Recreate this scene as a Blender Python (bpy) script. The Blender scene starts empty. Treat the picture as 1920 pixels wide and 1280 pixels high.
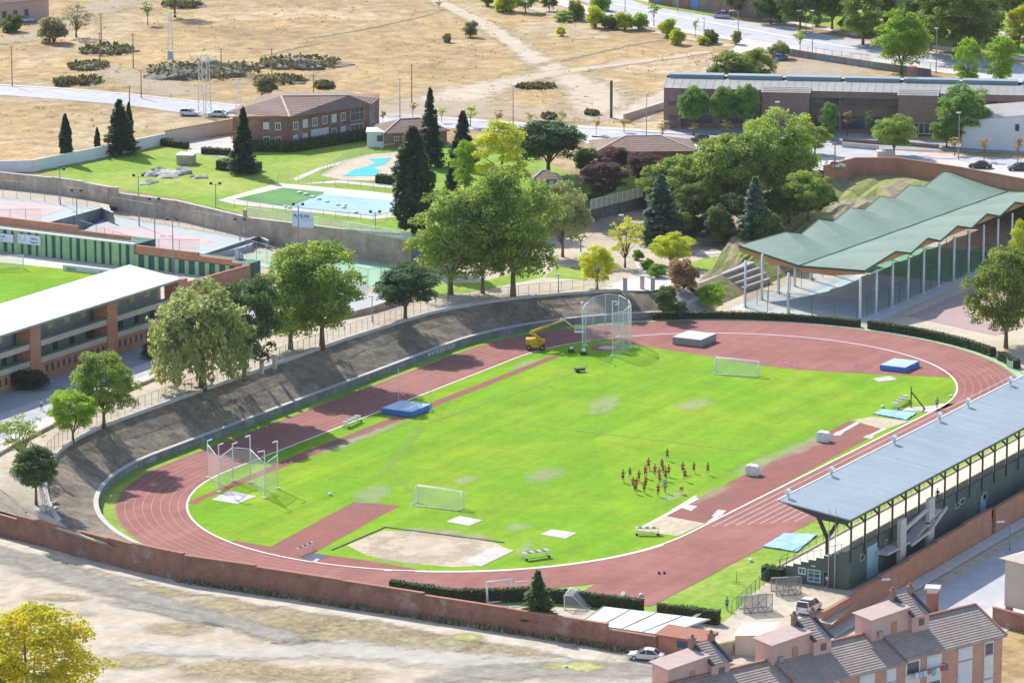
import bpy, bmesh, math, random
import numpy as np
from mathutils import Vector, Matrix
random.seed(7); RNG = np.random.default_rng(11)
SC = bpy.context.scene
COL = SC.collection
R = math.radians
# ------------------------------------------------------------------ camera
F_PX, CAM = 7914.4, Vector((-533.145, -282.028, 145.818))
YAW, PIT = R(29.0259), R(12.27645)
FW = Vector((math.cos(PIT)*math.cos(YAW), math.cos(PIT)*math.sin(YAW), -math.sin(PIT)))
RT = Vector((math.sin(YAW), -math.cos(YAW), 0.0)); UP = RT.cross(FW)
FH = Vector((math.cos(YAW), math.sin(YAW), 0.0))
cd = bpy.data.cameras.new('camera'); cam = bpy.data.objects.new('camera', cd); COL.objects.link(cam)
cam.location = CAM; cam.rotation_euler = (math.pi/2-PIT, 0, YAW-math.pi/2)
cd.sensor_width = 36; cd.lens = 36*F_PX/1920; cd.clip_start = 1; cd.clip_end = 9000
SC.camera = cam
# ------------------------------------------------------------------ levels of the land
ZF, ZS, ZP = -1.6, 0.0, 9.0
def zT(x, y): return 5 - 0.024*min(110,max(0, x-20))*min(1, max(0, (100-y)/25)) - 2.5*min(1,max(0,(-x-67)/17))*min(1,max(0,(62-y)/20))
def lvl(L, x=0, y=0):
    if L == 'T': return zT(x, y)
    if L == 'S': return ZS
    if L == 'F': return ZF
    if L == 'P': return ZP
    return float(L)
def at(px, py, L=0.0):
    """ground point of a surveyed position on the given level"""
    d = FW*F_PX + RT*(px-960) + UP*(640-py)
    z = 5.0 if L == 'T' else lvl(L)
    for _ in range(25 if L == 'T' else 1):
        t = (z-CAM.z)/d.z
        p = CAM + d*t
        if L == 'T': z = 0.5*z+0.5*zT(p.x, p.y)
    return p
def zup(p, py):
    """height above p at which the vertical through p reaches a surveyed row"""
    lo, hi = -20.0, 60.0
    for _ in range(50):
        m = (lo+hi)/2; q = Vector((p.x, p.y, p.z+m))-CAM
        y = 640-F_PX*q.dot(UP)/q.dot(FW)
        if y > py: lo = m
        else: hi = m
    return (lo+hi)/2
def ppm(p):
    return F_PX/((p-CAM).dot(FW))
def rowang(p, q): return math.atan2(q.y-p.y, q.x-p.x)
# ------------------------------------------------------------------ object helpers
def tag(o, label=None, cat=None, group=None, kind=None):
    if label: o['label'] = label
    if cat: o['category'] = cat
    if group: o['group'] = group
    if kind: o['kind'] = kind
    return o
def thing(name, label, cat, loc=(0,0,0), rz=0.0, group=None, scale=None):
    o = bpy.data.objects.new(name, None); COL.objects.link(o)
    o.empty_display_size = 0.3
    o.location = loc; o.rotation_euler = (0,0,rz)
    if scale: o.scale = scale
    return tag(o, label, cat, group)
def root_of(o):
    while o.parent: o = o.parent
    return o
def copy_tree(o, parent=None):
    c = o.copy(); COL.objects.link(c)
    if parent: c.parent = parent
    for ch in list(o.children): copy_tree(ch, c)
    return c
class MB:
    def __init__(s): s.v=[]; s.f=[]; s.m=[]; s.sm=[]
    def face(s, pts, m=0, sm=False):
        n=len(s.v); s.v += [tuple(p) for p in pts]; s.f.append(tuple(range(n,n+len(pts)))); s.m.append(m); s.sm.append(sm); return s
    def mesh(s, vs, fs, m=0, sm=False):
        n=len(s.v); s.v += [tuple(p) for p in vs]
        for f in fs: s.f.append(tuple(i+n for i in f)); s.m.append(m); s.sm.append(sm)
        return s
    def box(s, c, d, rz=0.0, m=0):
        """c = centre of the bottom"""
        x,y,z=d[0]/2,d[1]/2,d[2]; ca,sa=math.cos(rz),math.sin(rz)
        vs=[]
        for zz in (0,z):
            for a,b in ((-x,-y),(x,-y),(x,y),(-x,y)):
                vs.append((c[0]+a*ca-b*sa, c[1]+a*sa+b*ca, c[2]+zz))
        return s.mesh(vs,[(3,2,1,0),(4,5,6,7),(0,1,5,4),(1,2,6,5),(2,3,7,6),(3,0,4,7)],m)
    def prism(s, poly, z0, z1, m=0, mtop=None, bottom=False):
        n=len(poly)
        a=sum(poly[i][0]*poly[(i+1)%n][1]-poly[(i+1)%n][0]*poly[i][1] for i in range(n))
        if a<0: poly=poly[::-1]
        g=lambda z,i: z[i] if isinstance(z,(list,tuple)) else z
        if a<0 and isinstance(z1,(list,tuple)): z1=z1[::-1]
        if a<0 and isinstance(z0,(list,tuple)): z0=z0[::-1]
        vs=[(p[0],p[1],g(z0,i)) for i,p in enumerate(poly)]+[(p[0],p[1],g(z1,i)) for i,p in enumerate(poly)]
        s.mesh(vs,[(i,(i+1)%n,n+(i+1)%n,n+i) for i in range(n)],m)
        s.mesh(vs[n:],[tuple(range(n))],m if mtop is None else mtop)
        if bottom: s.mesh(vs[:n],[tuple(range(n))[::-1]],m)
        return s
    def bar(s, a, b, w, h=None, m=0):
        a=Vector(a); b=Vector(b); h=w if h is None else h
        d=(b-a).normalized(); u=Vector((0,0,1)) if abs(d.z)<0.95 else Vector((1,0,0))
        r=d.cross(u).normalized()*w/2; t=r.cross(d).normalized()*h/2
        vs=[a-r-t,a+r-t,a+r+t,a-r+t,b-r-t,b+r-t,b+r+t,b-r+t]
        return s.mesh(vs,[(3,2,1,0),(4,5,6,7),(0,1,5,4),(1,2,6,5),(2,3,7,6),(3,0,4,7)],m)
    def tube(s, a, b, r0, r1=None, n=6, m=0):
        a=Vector(a); b=Vector(b); r1=r0 if r1 is None else r1
        d=(b-a).normalized(); u=Vector((0,0,1)) if abs(d.z)<0.95 else Vector((1,0,0))
        p=d.cross(u).normalized(); q=d.cross(p)
        vs=[a+(p*math.cos(2*math.pi*i/n)+q*math.sin(2*math.pi*i/n))*r0 for i in range(n)]+[b+(p*math.cos(2*math.pi*i/n)+q*math.sin(2*math.pi*i/n))*r1 for i in range(n)]
        s.mesh(vs,[(i,(i+1)%n,n+(i+1)%n,n+i)[::-1] for i in range(n)],m,True)
        s.mesh(vs,[tuple(range(n)),tuple(range(2*n-1,n-1,-1))],m); return s
    def xf(s, Mx):
        s.v=[tuple(Mx @ Vector(p)) for p in s.v]; return s
    def path(s, pts, r, n=6, m=0):
        for a,b in zip(pts[:-1],pts[1:]): s.tube(a,b,r,r,n,m)
        return s
    def lathe(s, prof, c=(0,0,0), n=16, m=0, axis='z', sm=True):
        vs=[]
        for (r,z) in prof:
            for i in range(n):
                a=2*math.pi*i/n; x,y=r*math.cos(a),r*math.sin(a)
                vs.append((c[0]+x,c[1]+y,c[2]+z) if axis=='z' else (c[0]+x,c[1]+z,c[2]+y) if axis=='y' else (c[0]+z,c[1]+x,c[2]+y))
        fs=[(j*n+i,j*n+(i+1)%n,(j+1)*n+(i+1)%n,(j+1)*n+i) for j in range(len(prof)-1) for i in range(n)]
        s.mesh(vs,fs,m,sm); s.mesh(vs[:n],[tuple(range(n))[::-1]],m); s.mesh(vs[-n:],[tuple(range(n))],m); return s
    def build(s, name, mats, parent=None, world=False, bevel=0.0, fix=True):
        if not isinstance(mats,(list,tuple)): mats=[mats]
        v=s.v
        if world and parent is not None:
            r=root_of(parent); M=(Matrix.Translation(r.location) @ r.rotation_euler.to_matrix().to_4x4()).inverted()
            v=[tuple(M @ Vector(p)) for p in v]
        me=bpy.data.meshes.new(name); me.from_pydata(v,[],s.f)
        for m in mats: me.materials.append(m)
        me.polygons.foreach_set('material_index', s.m); me.polygons.foreach_set('use_smooth', s.sm)
        if fix or bevel:
            bm=bmesh.new(); bm.from_mesh(me)
            bmesh.ops.remove_doubles(bm, verts=bm.verts, dist=1e-4)
            if fix: bmesh.ops.recalc_face_normals(bm, faces=bm.faces)
            if bevel:
                ed=[e for e in bm.edges if len(e.link_faces)==2 and e.calc_face_angle(0)>0.5]
                bmesh.ops.bevel(bm, geom=ed, offset=bevel, segments=2, affect='EDGES', profile=0.5)
            bm.to_mesh(me); bm.free()
        me.update()
        o=bpy.data.objects.new(name, me); COL.objects.link(o)
        if parent is not None: o.parent=parent
        return o
def chaikin(pts, n=2, closed=False):
    for _ in range(n):
        q=[]; N=len(pts)
        rng = range(N) if closed else range(N-1)
        if not closed: q.append(pts[0])
        for i in rng:
            a,b=Vector(pts[i]),Vector(pts[(i+1)%N]); q += [a*.75+b*.25, a*.25+b*.75]
        if not closed: q.append(pts[-1])
        pts=q
    return [Vector(p) for p in pts]
def px(lst, L): return [at(a,b,L) for a,b in lst]
def sheet(name, poly, L, off, mat, kind='structure', step=12.0, parent=None, **k):
    """flat ground sheet (polygon in plan) laid on a level"""
    from mathutils.geometry import tessellate_polygon
    bm=bmesh.new()
    vs=[bm.verts.new((p[0],p[1],0)) for p in poly]
    for t in tessellate_polygon([[Vector((p[0],p[1],0)) for p in poly]]):
        try: f=bm.faces.new([vs[i] for i in t])
        except ValueError: continue
        f.normal_update()
        if f.normal.z<0: f.normal_flip()
    if L=='T':
        step=6.0 if min(p[0] for p in poly)<-60 else step; xs=[p[0] for p in poly]; ys=[p[1] for p in poly]
        for ax,lo,hi in ((0,max(min(xs),-120),min(max(xs),260)),(1,max(min(ys),30),min(max(ys),130))):
            t=math.ceil(lo/step)*step
            while t<hi:
                co=(t,0,0) if ax==0 else (0,t,0); no=(1,0,0) if ax==0 else (0,1,0)
                bmesh.ops.bisect_plane(bm, geom=bm.verts[:]+bm.edges[:]+bm.faces[:], plane_co=co, plane_no=no)
                t+=step
    for v in bm.verts: v.co.z=lvl(L,v.co.x,v.co.y)+off
    me=bpy.data.meshes.new(name); bm.to_mesh(me); bm.free(); me.materials.append(mat)
    o=bpy.data.objects.new(name,me); COL.objects.link(o)
    if parent is not None: o.parent=parent
    if kind: o['kind']=kind
    for a,b in k.items(): o[{'cat':'category'}.get(a,a)]=b
    return o
OFFN=[0]
def nxt(off):
    OFFN[0]+=1; return off+0.0022*OFFN[0]
def inpoly(x,y,P):
    c=False; n=len(P)
    for i in range(n):
        (a,b),(d,e)=P[i],P[(i+1)%n]
        if (b>y)!=(e>y) and x<(d-a)*(y-b)/(e-b)+a: c=not c
    return c
def soft(name, pts, widths, L, off, mat, jit=0.15):
    """a worn track: ribbon whose edge factor (attribute 'edge') lets its material fade out raggedly"""
    off=nxt(off); P=[Vector((p[0],p[1],0)) for p in pts]
    # resample
    Q=[];W=[]
    for i in range(len(P)-1):
        n=max(1,int((P[i+1]-P[i]).length/3))
        for j in range(n):
            t=j/n; Q.append(P[i].lerp(P[i+1],t)); W.append(widths[i]*(1-t)+widths[i+1]*t)
    Q.append(P[-1]); W.append(widths[-1])
    us=(-1,-.6,-.2,.2,.6,1)
    vs=[];al=[];fs=[]
    for i,q in enumerate(Q):
        d=(Q[min(i+1,len(Q)-1)]-Q[max(i-1,0)]).normalized(); n=Vector((-d.y,d.x,0))
        e=min(1,min(i,len(Q)-1-i)/2.0)
        for u in us:
            p=q+n*u*W[i]/2; vs.append((p.x,p.y,lvl(L,p.x,p.y)+off)); al.append((1-abs(u))*1.0*e)
    k=len(us)
    for i in range(len(Q)-1):
        for j in range(k-1): fs.append((i*k+j,i*k+j+1,(i+1)*k+j+1,(i+1)*k+j)[::-1])
    me=bpy.data.meshes.new(name); me.from_pydata(vs,[],fs); me.materials.append(mat)
    a=me.attributes.new('edge','FLOAT','POINT'); a.data.foreach_set('value',al)
    o=bpy.data.objects.new(name,me); COL.objects.link(o); o['kind']='structure'; return o
def blot(name, c, rx, ry, rz, L, off, mat):
    """a worn patch: disc with the same ragged fading edge"""
    off=nxt(off); vs=[(c[0],c[1],lvl(L,c[0],c[1])+off)];al=[1.0];fs=[];n=24
    for j,r in enumerate((.35,.7,1)):
        for i in range(n):
            a=2*math.pi*i/n; x,y=rx*r*math.cos(a),ry*r*math.sin(a)
            X,Y=c[0]+x*math.cos(rz)-y*math.sin(rz),c[1]+x*math.sin(rz)+y*math.cos(rz)
            vs.append((X,Y,lvl(L,X,Y)+off)); al.append(1-r)
    for i in range(n):
        fs.append((0,1+i,1+(i+1)%n))
        for j in (0,1): fs.append((1+j*n+i,1+(j+1)*n+i,1+(j+1)*n+(i+1)%n,1+j*n+(i+1)%n))
    me=bpy.data.meshes.new(name); me.from_pydata(vs,[],fs); me.materials.append(mat)
    a=me.attributes.new('edge','FLOAT','POINT'); a.data.foreach_set('value',al)
    o=bpy.data.objects.new(name,me); COL.objects.link(o); o['kind']='structure'; return o
# ------------------------------------------------------------------ materials
class NT:
    def __init__(s,name):
        s.mat=bpy.data.materials.new(name); s.mat.use_nodes=True; s.t=s.mat.node_tree; s.t.nodes.clear()
    def n(s,typ,**kw):
        o=s.t.nodes.new(typ)
        for k,v in kw.items():
            if k in ('i',): continue
            setattr(o,k,v)
        for k,v in (kw.get('i') or {}).items():
            if isinstance(v,tuple) and len(v)==2 and hasattr(v[0],'outputs'): s.t.links.new(v[0].outputs[v[1]],o.inputs[k])
            elif hasattr(v,'outputs'): s.t.links.new(v.outputs[0],o.inputs[k])
            else: o.inputs[k].default_value=v
        return o
def C3(c): return (c[0],c[1],c[2],1.0)
def ramp(nt, fac, stops):
    r=nt.n('ShaderNodeValToRGB',i={0:fac}); cr=r.color_ramp
    while len(cr.elements)<len(stops): cr.elements.new(0.5)
    for e,(p,c) in zip(cr.elements,stops): e.position=p; e.color=C3(c) if len(c)==3 else c
    return r
def noise(nt, vec, scale, detail=4, rough=0.6, dist=0.0):
    return nt.n('ShaderNodeTexNoise',i={'Vector':vec,'Scale':scale,'Detail':detail,'Roughness':rough,'Distortion':dist})
def mixc(nt, f, a, b, mode='MIX'):
    o=nt.n('ShaderNodeMix',data_type='RGBA',blend_type=mode)
    for k,v in ((0,f),(6,a),(7,b)):
        if hasattr(v,'outputs'): nt.t.links.new(v.outputs[2] if v.bl_idname=='ShaderNodeMix' else v.outputs[0],o.inputs[k])
        else: o.inputs[k].default_value=v if k==0 else C3(v)
    return o
def outc(o): return (o,2) if o.bl_idname=='ShaderNodeMix' else (o,0)
def M(name, base, var=0.12, scale=1.5, rough=0.7, metal=0.0, base2=None, scale2=0.12, bump=0.0, bscale=8.0, spec=0.3, stops=None, alpha=None, obj=False, wave=None, streak=None, translucent=0.0, contrast=(0.35,0.65), coat=0.0, amax=1.0, fine=None):
    """general surface: broad patches of base/base2, finer value mottling, optional ribs, streaks and relief"""
    nt=NT(name)
    if obj: pos=nt.n('ShaderNodeTexCoord'); vec=(pos,3)
    else: pos=nt.n('ShaderNodeNewGeometry'); vec=(pos,0)
    if stops:
        nz=noise(nt,vec,scale2,6,0.62); col=ramp(nt,nz,stops)
    elif base2:
        nz=noise(nt,vec,scale2,5,0.6); col=ramp(nt,nz,[(contrast[0],base),(contrast[1],base2)])
    else:
        col=nt.n('ShaderNodeRGB'); col.outputs[0].default_value=C3(base)
    n1=noise(nt,vec,scale,6,0.65)
    mr=nt.n('ShaderNodeMapRange',i={0:n1,1:0.3,2:0.7,3:1-var,4:1+var})
    col=mixc(nt,1.0,col,mr,'MULTIPLY')
    if fine:
        nf=noise(nt,vec,fine[0],4,0.7); mf=nt.n('ShaderNodeMapRange',i={0:nf,1:0.36,2:0.64,3:1-fine[1],4:1+fine[1]}); col=mixc(nt,1.0,col,mf,'MULTIPLY')
    if streak:
        mp=nt.n('ShaderNodeMapping',i={0:vec,3:streak[0]}); ns=noise(nt,mp,1.0,4,0.6)
        m2=nt.n('ShaderNodeMapRange',i={0:ns,1:0.35,2:0.65,3:1-streak[1],4:1+streak[1]*.6}); col=mixc(nt,1.0,col,m2,'MULTIPLY')
    b=nt.n('ShaderNodeBsdfPrincipled',i={'Roughness':rough,'Metallic':metal,'Specular IOR Level':spec})
    nt.t.links.new(col.outputs[2],b.inputs['Base Color'])
    if coat: b.inputs['Coat Weight'].default_value=coat
    h=None
    if bump:
        nb=noise(nt,vec,bscale,5,0.65)
        h=nt.n('ShaderNodeBump',i={'Strength':bump,'Distance':0.15,'Height':nb})
    if wave:   # (direction vector scaled by ribs per metre, depth)
        mp=nt.n('ShaderNodeVectorMath',operation='DOT_PRODUCT',i={0:vec,1:wave[0]})
        w=nt.n('ShaderNodeMath',operation='SINE',i={0:(mp,1)})
        k={'Strength':wave[1],'Distance':0.05,'Height':w}
        if h: k['Normal']=h
        h=nt.n('ShaderNodeBump',i=k)
    if h: nt.t.links.new(h.outputs[0],b.inputs['Normal'])
    last=b
    if translucent:
        tr=nt.n('ShaderNodeBsdfTranslucent'); nt.t.links.new(col.outputs[2],tr.inputs[0])
        last=nt.n('ShaderNodeMixShader',i={0:translucent,1:b,2:tr})
    if alpha is not None:
        tp=nt.n('ShaderNodeBsdfTransparent')
        if alpha=='edge':
            at_=nt.n('ShaderNodeAttribute',attribute_name='edge')
            na=noise(nt,vec,0.35,6,0.7)
            sm=nt.n('ShaderNodeMath',operation='MULTIPLY_ADD',i={0:na,1:1.6,2:-0.8})
            ad=nt.n('ShaderNodeMath',operation='ADD',i={0:(at_,2),1:sm})
            fa=nt.n('ShaderNodeMapRange',i={0:ad,1:0.10,2:0.62,3:0.0,4:amax})
            last=nt.n('ShaderNodeMixShader',i={0:fa,1:tp,2:last})
        else:
            last=nt.n('ShaderNodeMixShader',i={0:float(alpha),1:tp,2:last})
    nt.n('ShaderNodeOutputMaterial',i={0:last})
    return nt.mat
def brick(name, c1, c2, mortar, scale=1.0, var=0.2, stain=None):
    nt=NT(name); g=nt.n('ShaderNodeNewGeometry')
    # courses run along whichever horizontal axis the face follows
    sx=nt.n('ShaderNodeSeparateXYZ',i={0:(g,0)}); ad=nt.n('ShaderNodeMath',operation='ADD',i={0:(sx,0),1:(sx,1)})
    cv=nt.n('ShaderNodeCombineXYZ',i={0:ad,1:(sx,2)})
    bt=nt.n('ShaderNodeTexBrick',i={'Vector':cv,'Color1':C3(c1),'Color2':C3(c2),'Mortar':C3(mortar),'Scale':scale,'Mortar Size':0.012,'Brick Width':0.5,'Row Height':0.16})
    n1=noise(nt,(g,0),0.5,6,0.7); mr=nt.n('ShaderNodeMapRange',i={0:n1,1:0.3,2:0.7,3:1-var,4:1+var})
    col=mixc(nt,1.0,bt,mr,'MULTIPLY')
    if stain:
        n2=noise(nt,(g,0),0.22,5,0.7); m2=nt.n('ShaderNodeMapRange',i={0:n2,1:0.56,2:0.66,3:0.0,4:0.7}); col=mixc(nt,m2,col,stain)
    b=nt.n('ShaderNodeBsdfPrincipled',i={'Roughness':0.9,'Specular IOR Level':0.15}); nt.t.links.new(col.outputs[2],b.inputs['Base Color'])
    nt.n('ShaderNodeOutputMaterial',i={0:b}); return nt.mat
def leafmat(name, c_lo, c_hi, trans=0.35, hue=0.0, sc=0.45):
    """foliage: clumps vary between two colours, each tree shifts a little, light passes through"""
    nt=NT(name); tc=nt.n('ShaderNodeNewGeometry'); oi=nt.n('ShaderNodeObjectInfo')
    nz=noise(nt,(tc,0),sc,3,0.6); n2=noise(nt,(tc,0),4.0,2,0.5)
    s=nt.n('ShaderNodeMath',operation='MULTIPLY_ADD',i={0:n2,1:0.5,2:-0.25}); s2=nt.n('ShaderNodeMath',operation='ADD',i={0:nz,1:s})
    rp=nt.n('ShaderNodeMath',operation='MULTIPLY_ADD',i={0:(oi,5),1:0.16,2:-0.08}); s3=nt.n('ShaderNodeMath',operation='ADD',i={0:s2,1:rp})
    col=ramp(nt,s3,[(0.3,c_lo),(0.7,c_hi)])
    b=nt.n('ShaderNodeBsdfPrincipled',i={'Base Color':col,'Roughness':0.6,'Specular IOR Level':0.25})
    tcol=mixc(nt,1.0,col,(1.0,1.0,0.55),'MULTIPLY')
    tr=nt.n('ShaderNodeBsdfTranslucent',i={0:outc(tcol)})
    mx=nt.n('ShaderNodeMixShader',i={0:trans,1:b,2:tr}); nt.n('ShaderNodeOutputMaterial',i={0:mx}); return nt.mat
# ------------------------------------------------------------------ sky and sun
w=bpy.data.worlds.new('World'); SC.world=w; w.use_nodes=True
ELEV=R(39.0); hd=(RT*-.5+FH*.87).normalized(); SUN=Vector((hd.x*math.cos(ELEV),hd.y*math.cos(ELEV),math.sin(ELEV)))
nt=w.node_tree; bg=nt.nodes['Background']; sk=nt.nodes.new('ShaderNodeTexSky'); sk.sky_type='NISHITA'; sk.sun_disc=False
sk.sun_elevation=ELEV; sk.sun_rotation=math.atan2(SUN.x,SUN.y); sk.air_density=1.0; sk.dust_density=1.0
nt.links.new(sk.outputs[0],bg.inputs[0]); bg.inputs[1].default_value=0.15
sd=bpy.data.lights.new('sun','SUN'); sd.energy=4.0; sd.angle=R(0.5); sd.color=(1.0,0.94,0.84)
so=bpy.data.objects.new('sun',sd); COL.objects.link(so); so.rotation_euler=SUN.to_track_quat('Z','Y').to_euler(); so.location=(0,0,300)
SC.view_settings.view_transform='Standard'; SC.view_settings.look='None'; SC.view_settings.exposure=0.64; SC.view_settings.gamma=1.0

# thin air: one box of even pale haze round the camera and everything built
def build_haze(dens):
    mb=MB(); mb.mesh([(x,y,z) for z in (-9.0,152.0) for x,y in ((-620,-760),(1500,-760),(1500,900),(-620,900))],[(3,2,1,0),(4,5,6,7),(0,1,5,4),(1,2,6,5),(2,3,7,6),(3,0,4,7)])
    nt=NT('haze_air'); v=nt.n('ShaderNodeVolumePrincipled',i={'Color':(0.93,0.96,1.0,1),'Density':dens,'Anisotropy':0.0}); o=nt.n('ShaderNodeOutputMaterial'); nt.t.links.new(v.outputs[0],o.inputs['Volume'])
    h=mb.build('haze',nt.mat); h['kind']='stuff'; h['label']='thin pale haze in the air over the whole valley'; h['category']='haze'; return h
build_haze(0.00003)
# ================================================================== materials
m_lawn  = M('lawn', (0.165,0.34,0.009), 0.13, 0.9, 0.9, base2=(0.25,0.375,0.016), scale2=0.06, bump=0.25, bscale=14, spec=0.1, contrast=(0.42,0.66), streak=((0.015,0.28,0.1),0.13), fine=(0.16,0.09))
m_rough = M('rough_grass', (0.20,0.34,0.035), 0.2, 0.8, 0.95, base2=(0.34,0.40,0.10), scale2=0.1, contrast=(0.4,0.72), bump=0.3, bscale=9, spec=0.1)
m_poolgrass = M('park_grass', (0.17,0.32,0.03), 0.2, 0.7, 0.95, base2=(0.32,0.38,0.08), scale2=0.05, bump=0.3, bscale=9, spec=0.1)
m_track = M('track_rubber', (0.275,0.108,0.092), 0.09, 0.6, 0.85, base2=(0.33,0.14,0.12), scale2=0.07, bump=0.1, bscale=40, spec=0.15, streak=((0.04,0.5,0.1),0.10), fine=(0.25,0.08))
m_runway= M('runway_rubber', (0.29,0.10,0.08), 0.12, 0.5, 0.85, base2=(0.235,0.10,0.09), scale2=0.2, spec=0.15)
m_white = M('white_paint', (0.8,0.8,0.78), 0.05, 2, 0.6)
m_line  = M('track_line_paint', (0.50,0.42,0.40), 0.12, 1.2, 0.7)
m_dimline=M('lane_line_paint', (0.40,0.235,0.215), 0.15, 0.8, 0.8)
m_sand  = M('sand', (0.48,0.39,0.27), 0.14, 1.2, 0.95, base2=(0.54,0.46,0.35), scale2=0.3, bump=0.5, bscale=3)
m_conc  = M('concrete', (0.47,0.45,0.42), 0.14, 0.7, 0.85, bump=0.1, base2=(0.54,0.52,0.49), scale2=0.2)
m_concd = M('old_concrete', (0.225,0.24,0.25), 0.22, 0.6, 0.9, bump=0.2, streak=((0.5,0.5,0.1),0.25))
m_pave  = M('pale_paving', (0.54,0.49,0.45), 0.10, 0.5, 0.85, base2=(0.60,0.56,0.52), scale2=0.15)
m_asph  = M('asphalt', (0.30,0.30,0.32), 0.12, 0.5, 0.9, base2=(0.36,0.36,0.37), scale2=0.08, streak=((0.02,0.3,0.1),0.12))
m_road  = M('road_asphalt', (0.40,0.41,0.45), 0.10, 0.4, 0.9, base2=(0.47,0.47,0.50), scale2=0.05)
m_dirt  = M('bare_dirt', None, 0.16, 0.7, 0.95, stops=[(0.25,(0.40,0.32,0.235)),(0.42,(0.465,0.39,0.30)),(0.55,(0.50,0.425,0.335)),(0.72,(0.42,0.345,0.255))], scale2=0.07, bump=0.5, bscale=1.6, fine=(0.45,0.10))
m_yard  = M('yard_sand', (0.48,0.40,0.30), 0.14, 0.8, 0.95, base2=(0.54,0.47,0.375), scale2=0.12, bump=0.4, bscale=2)
m_dry   = M('dry_grass_ground', None, 0.20, 0.9, 0.95, stops=[(0.24,(0.24,0.18,0.10)),(0.36,(0.34,0.23,0.105)),(0.46,(0.42,0.295,0.135)),(0.52,(0.35,0.235,0.11)),(0.59,(0.44,0.335,0.195)),(0.68,(0.385,0.295,0.175)),(0.8,(0.39,0.29,0.09))], scale2=0.03, bump=0.9, bscale=0.8, streak=((0.03,0.012,0.1),0.2), fine=(0.22,0.26))
m_bank  = M('bank_gravel', None, 0.22, 1.8, 0.95, stops=[(0.3,(0.165,0.125,0.09)),(0.5,(0.225,0.18,0.135)),(0.62,(0.28,0.225,0.165)),(0.78,(0.40,0.30,0.16))], scale2=0.13, bump=0.5, bscale=2.5, fine=(0.5,0.28))
m_path  = M('worn_path', (0.46,0.37,0.27), 0.12, 0.5, 0.95, base2=(0.52,0.435,0.335), scale2=0.2, alpha='edge')
m_verge = M('dusty_verge', (0.47,0.385,0.285), 0.14, 0.5, 0.95, base2=(0.52,0.44,0.34), scale2=0.15, alpha='edge', amax=0.6)
m_litter_shade= M('litter_and_tree_shade', (0.24,0.19,0.13), 0.3, 1.2, 0.95, base2=(0.44,0.37,0.27), scale2=0.12, bump=0.4, fine=(0.6,0.25))  # brown litter colour with tree shade painted in
m_mound = M('grassy_mound', None, 0.22, 1.2, 0.95, stops=[(0.3,(0.22,0.18,0.12)),(0.45,(0.34,0.28,0.19)),(0.55,(0.27,0.29,0.08)),(0.66,(0.21,0.29,0.05)),(0.8,(0.40,0.34,0.21))], scale2=0.13, bump=0.7, fine=(0.5,0.2))
m_wheel = M('grey_gravel_track', (0.29,0.262,0.225), 0.15, 0.6, 0.95, base2=(0.36,0.325,0.28), scale2=0.15, alpha='edge', amax=0.85, fine=(0.8,0.15))
m_pale  = M('pale_dust', (0.53,0.485,0.425), 0.08, 0.5, 0.95, alpha='edge', fine=(0.4,0.12), amax=0.8)
m_weed  = M('dry_weeds', (0.36,0.285,0.165), 0.3, 1.6, 0.95, base2=(0.41,0.35,0.21), scale2=0.25, alpha='edge', bump=0.5, amax=0.8, fine=(0.7,0.25))
m_wear  = M('worn_turf', (0.44,0.46,0.24), 0.15, 0.8, 0.95, base2=(0.50,0.49,0.33), scale2=0.4, alpha='edge', amax=0.42)
m_turfline = M('faded_turf_line', (0.30,0.42,0.08), 0.1, 0.8, 0.95, alpha='edge', amax=0.4)
m_green = M('fresh_weeds', (0.30,0.36,0.10), 0.3, 1.2, 0.95, base2=(0.46,0.42,0.20), scale2=0.3, alpha='edge')
m_brick = brick('red_brick', (0.27,0.125,0.085), (0.33,0.16,0.11), (0.29,0.20,0.16), 1.0, 0.25, stain=(0.40,0.32,0.28))
m_brick2= brick('orange_brick', (0.46,0.20,0.12), (0.54,0.25,0.15), (0.48,0.30,0.22), 1.0, 0.15)
m_brown = brick('brown_brick', (0.24,0.15,0.13), (0.29,0.19,0.165), (0.30,0.23,0.20), 1.0, 0.15)
m_bcap  = M('brick_coping', (0.36,0.18,0.12), 0.2, 1.5, 0.9)
m_stone = M('weathered_wall', (0.44,0.335,0.25), 0.22, 0.7, 0.92, base2=(0.52,0.42,0.33), scale2=0.25, bump=0.3, bscale=3, streak=((0.4,0.4,0.08),0.2))
m_padc  = M('pad_concrete',(0.50,0.46,0.44),0.1,0.8,0.85)
m_steel = M('white_steel', (0.75,0.76,0.78), 0.06, 3, 0.45, spec=0.4, obj=True)
m_grey  = M('grey_steel', (0.30,0.32,0.34), 0.1, 3, 0.5, metal=0.3, obj=True)
m_dark  = M('dark_steel', (0.05,0.055,0.06), 0.15, 3, 0.5, obj=True)
m_black = M('black_rubber', (0.03,0.03,0.032), 0.15, 6, 0.7, obj=True)
m_blue  = M('blue_vinyl', (0.06,0.20,0.62), 0.1, 1.2, 0.5, obj=True)
m_bluetop=M('faded_blue_vinyl', (0.38,0.52,0.68), 0.12, 0.7, 0.55, obj=True)
m_sky   = M('pale_blue_vinyl', (0.22,0.42,0.60), 0.14, 0.6, 0.6, base2=(0.34,0.53,0.66), scale2=0.4, obj=True)
m_wood  = M('wood', (0.40,0.24,0.12), 0.2, 4, 0.7, obj=True)
m_glass = M('window_glass', (0.06,0.08,0.10), 0.1, 0.5, 0.12, spec=0.6)
m_net   = M('white_net', (0.78,0.80,0.80), 0.05, 3, 0.8, alpha=0.26)
m_mesh  = M('wire_mesh', (0.35,0.38,0.38), 0.05, 3, 0.7, alpha=0.13)
m_whmesh= M('white_mesh_panel', (0.75,0.80,0.76), 0.05, 3, 0.7, alpha=0.42)
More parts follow.
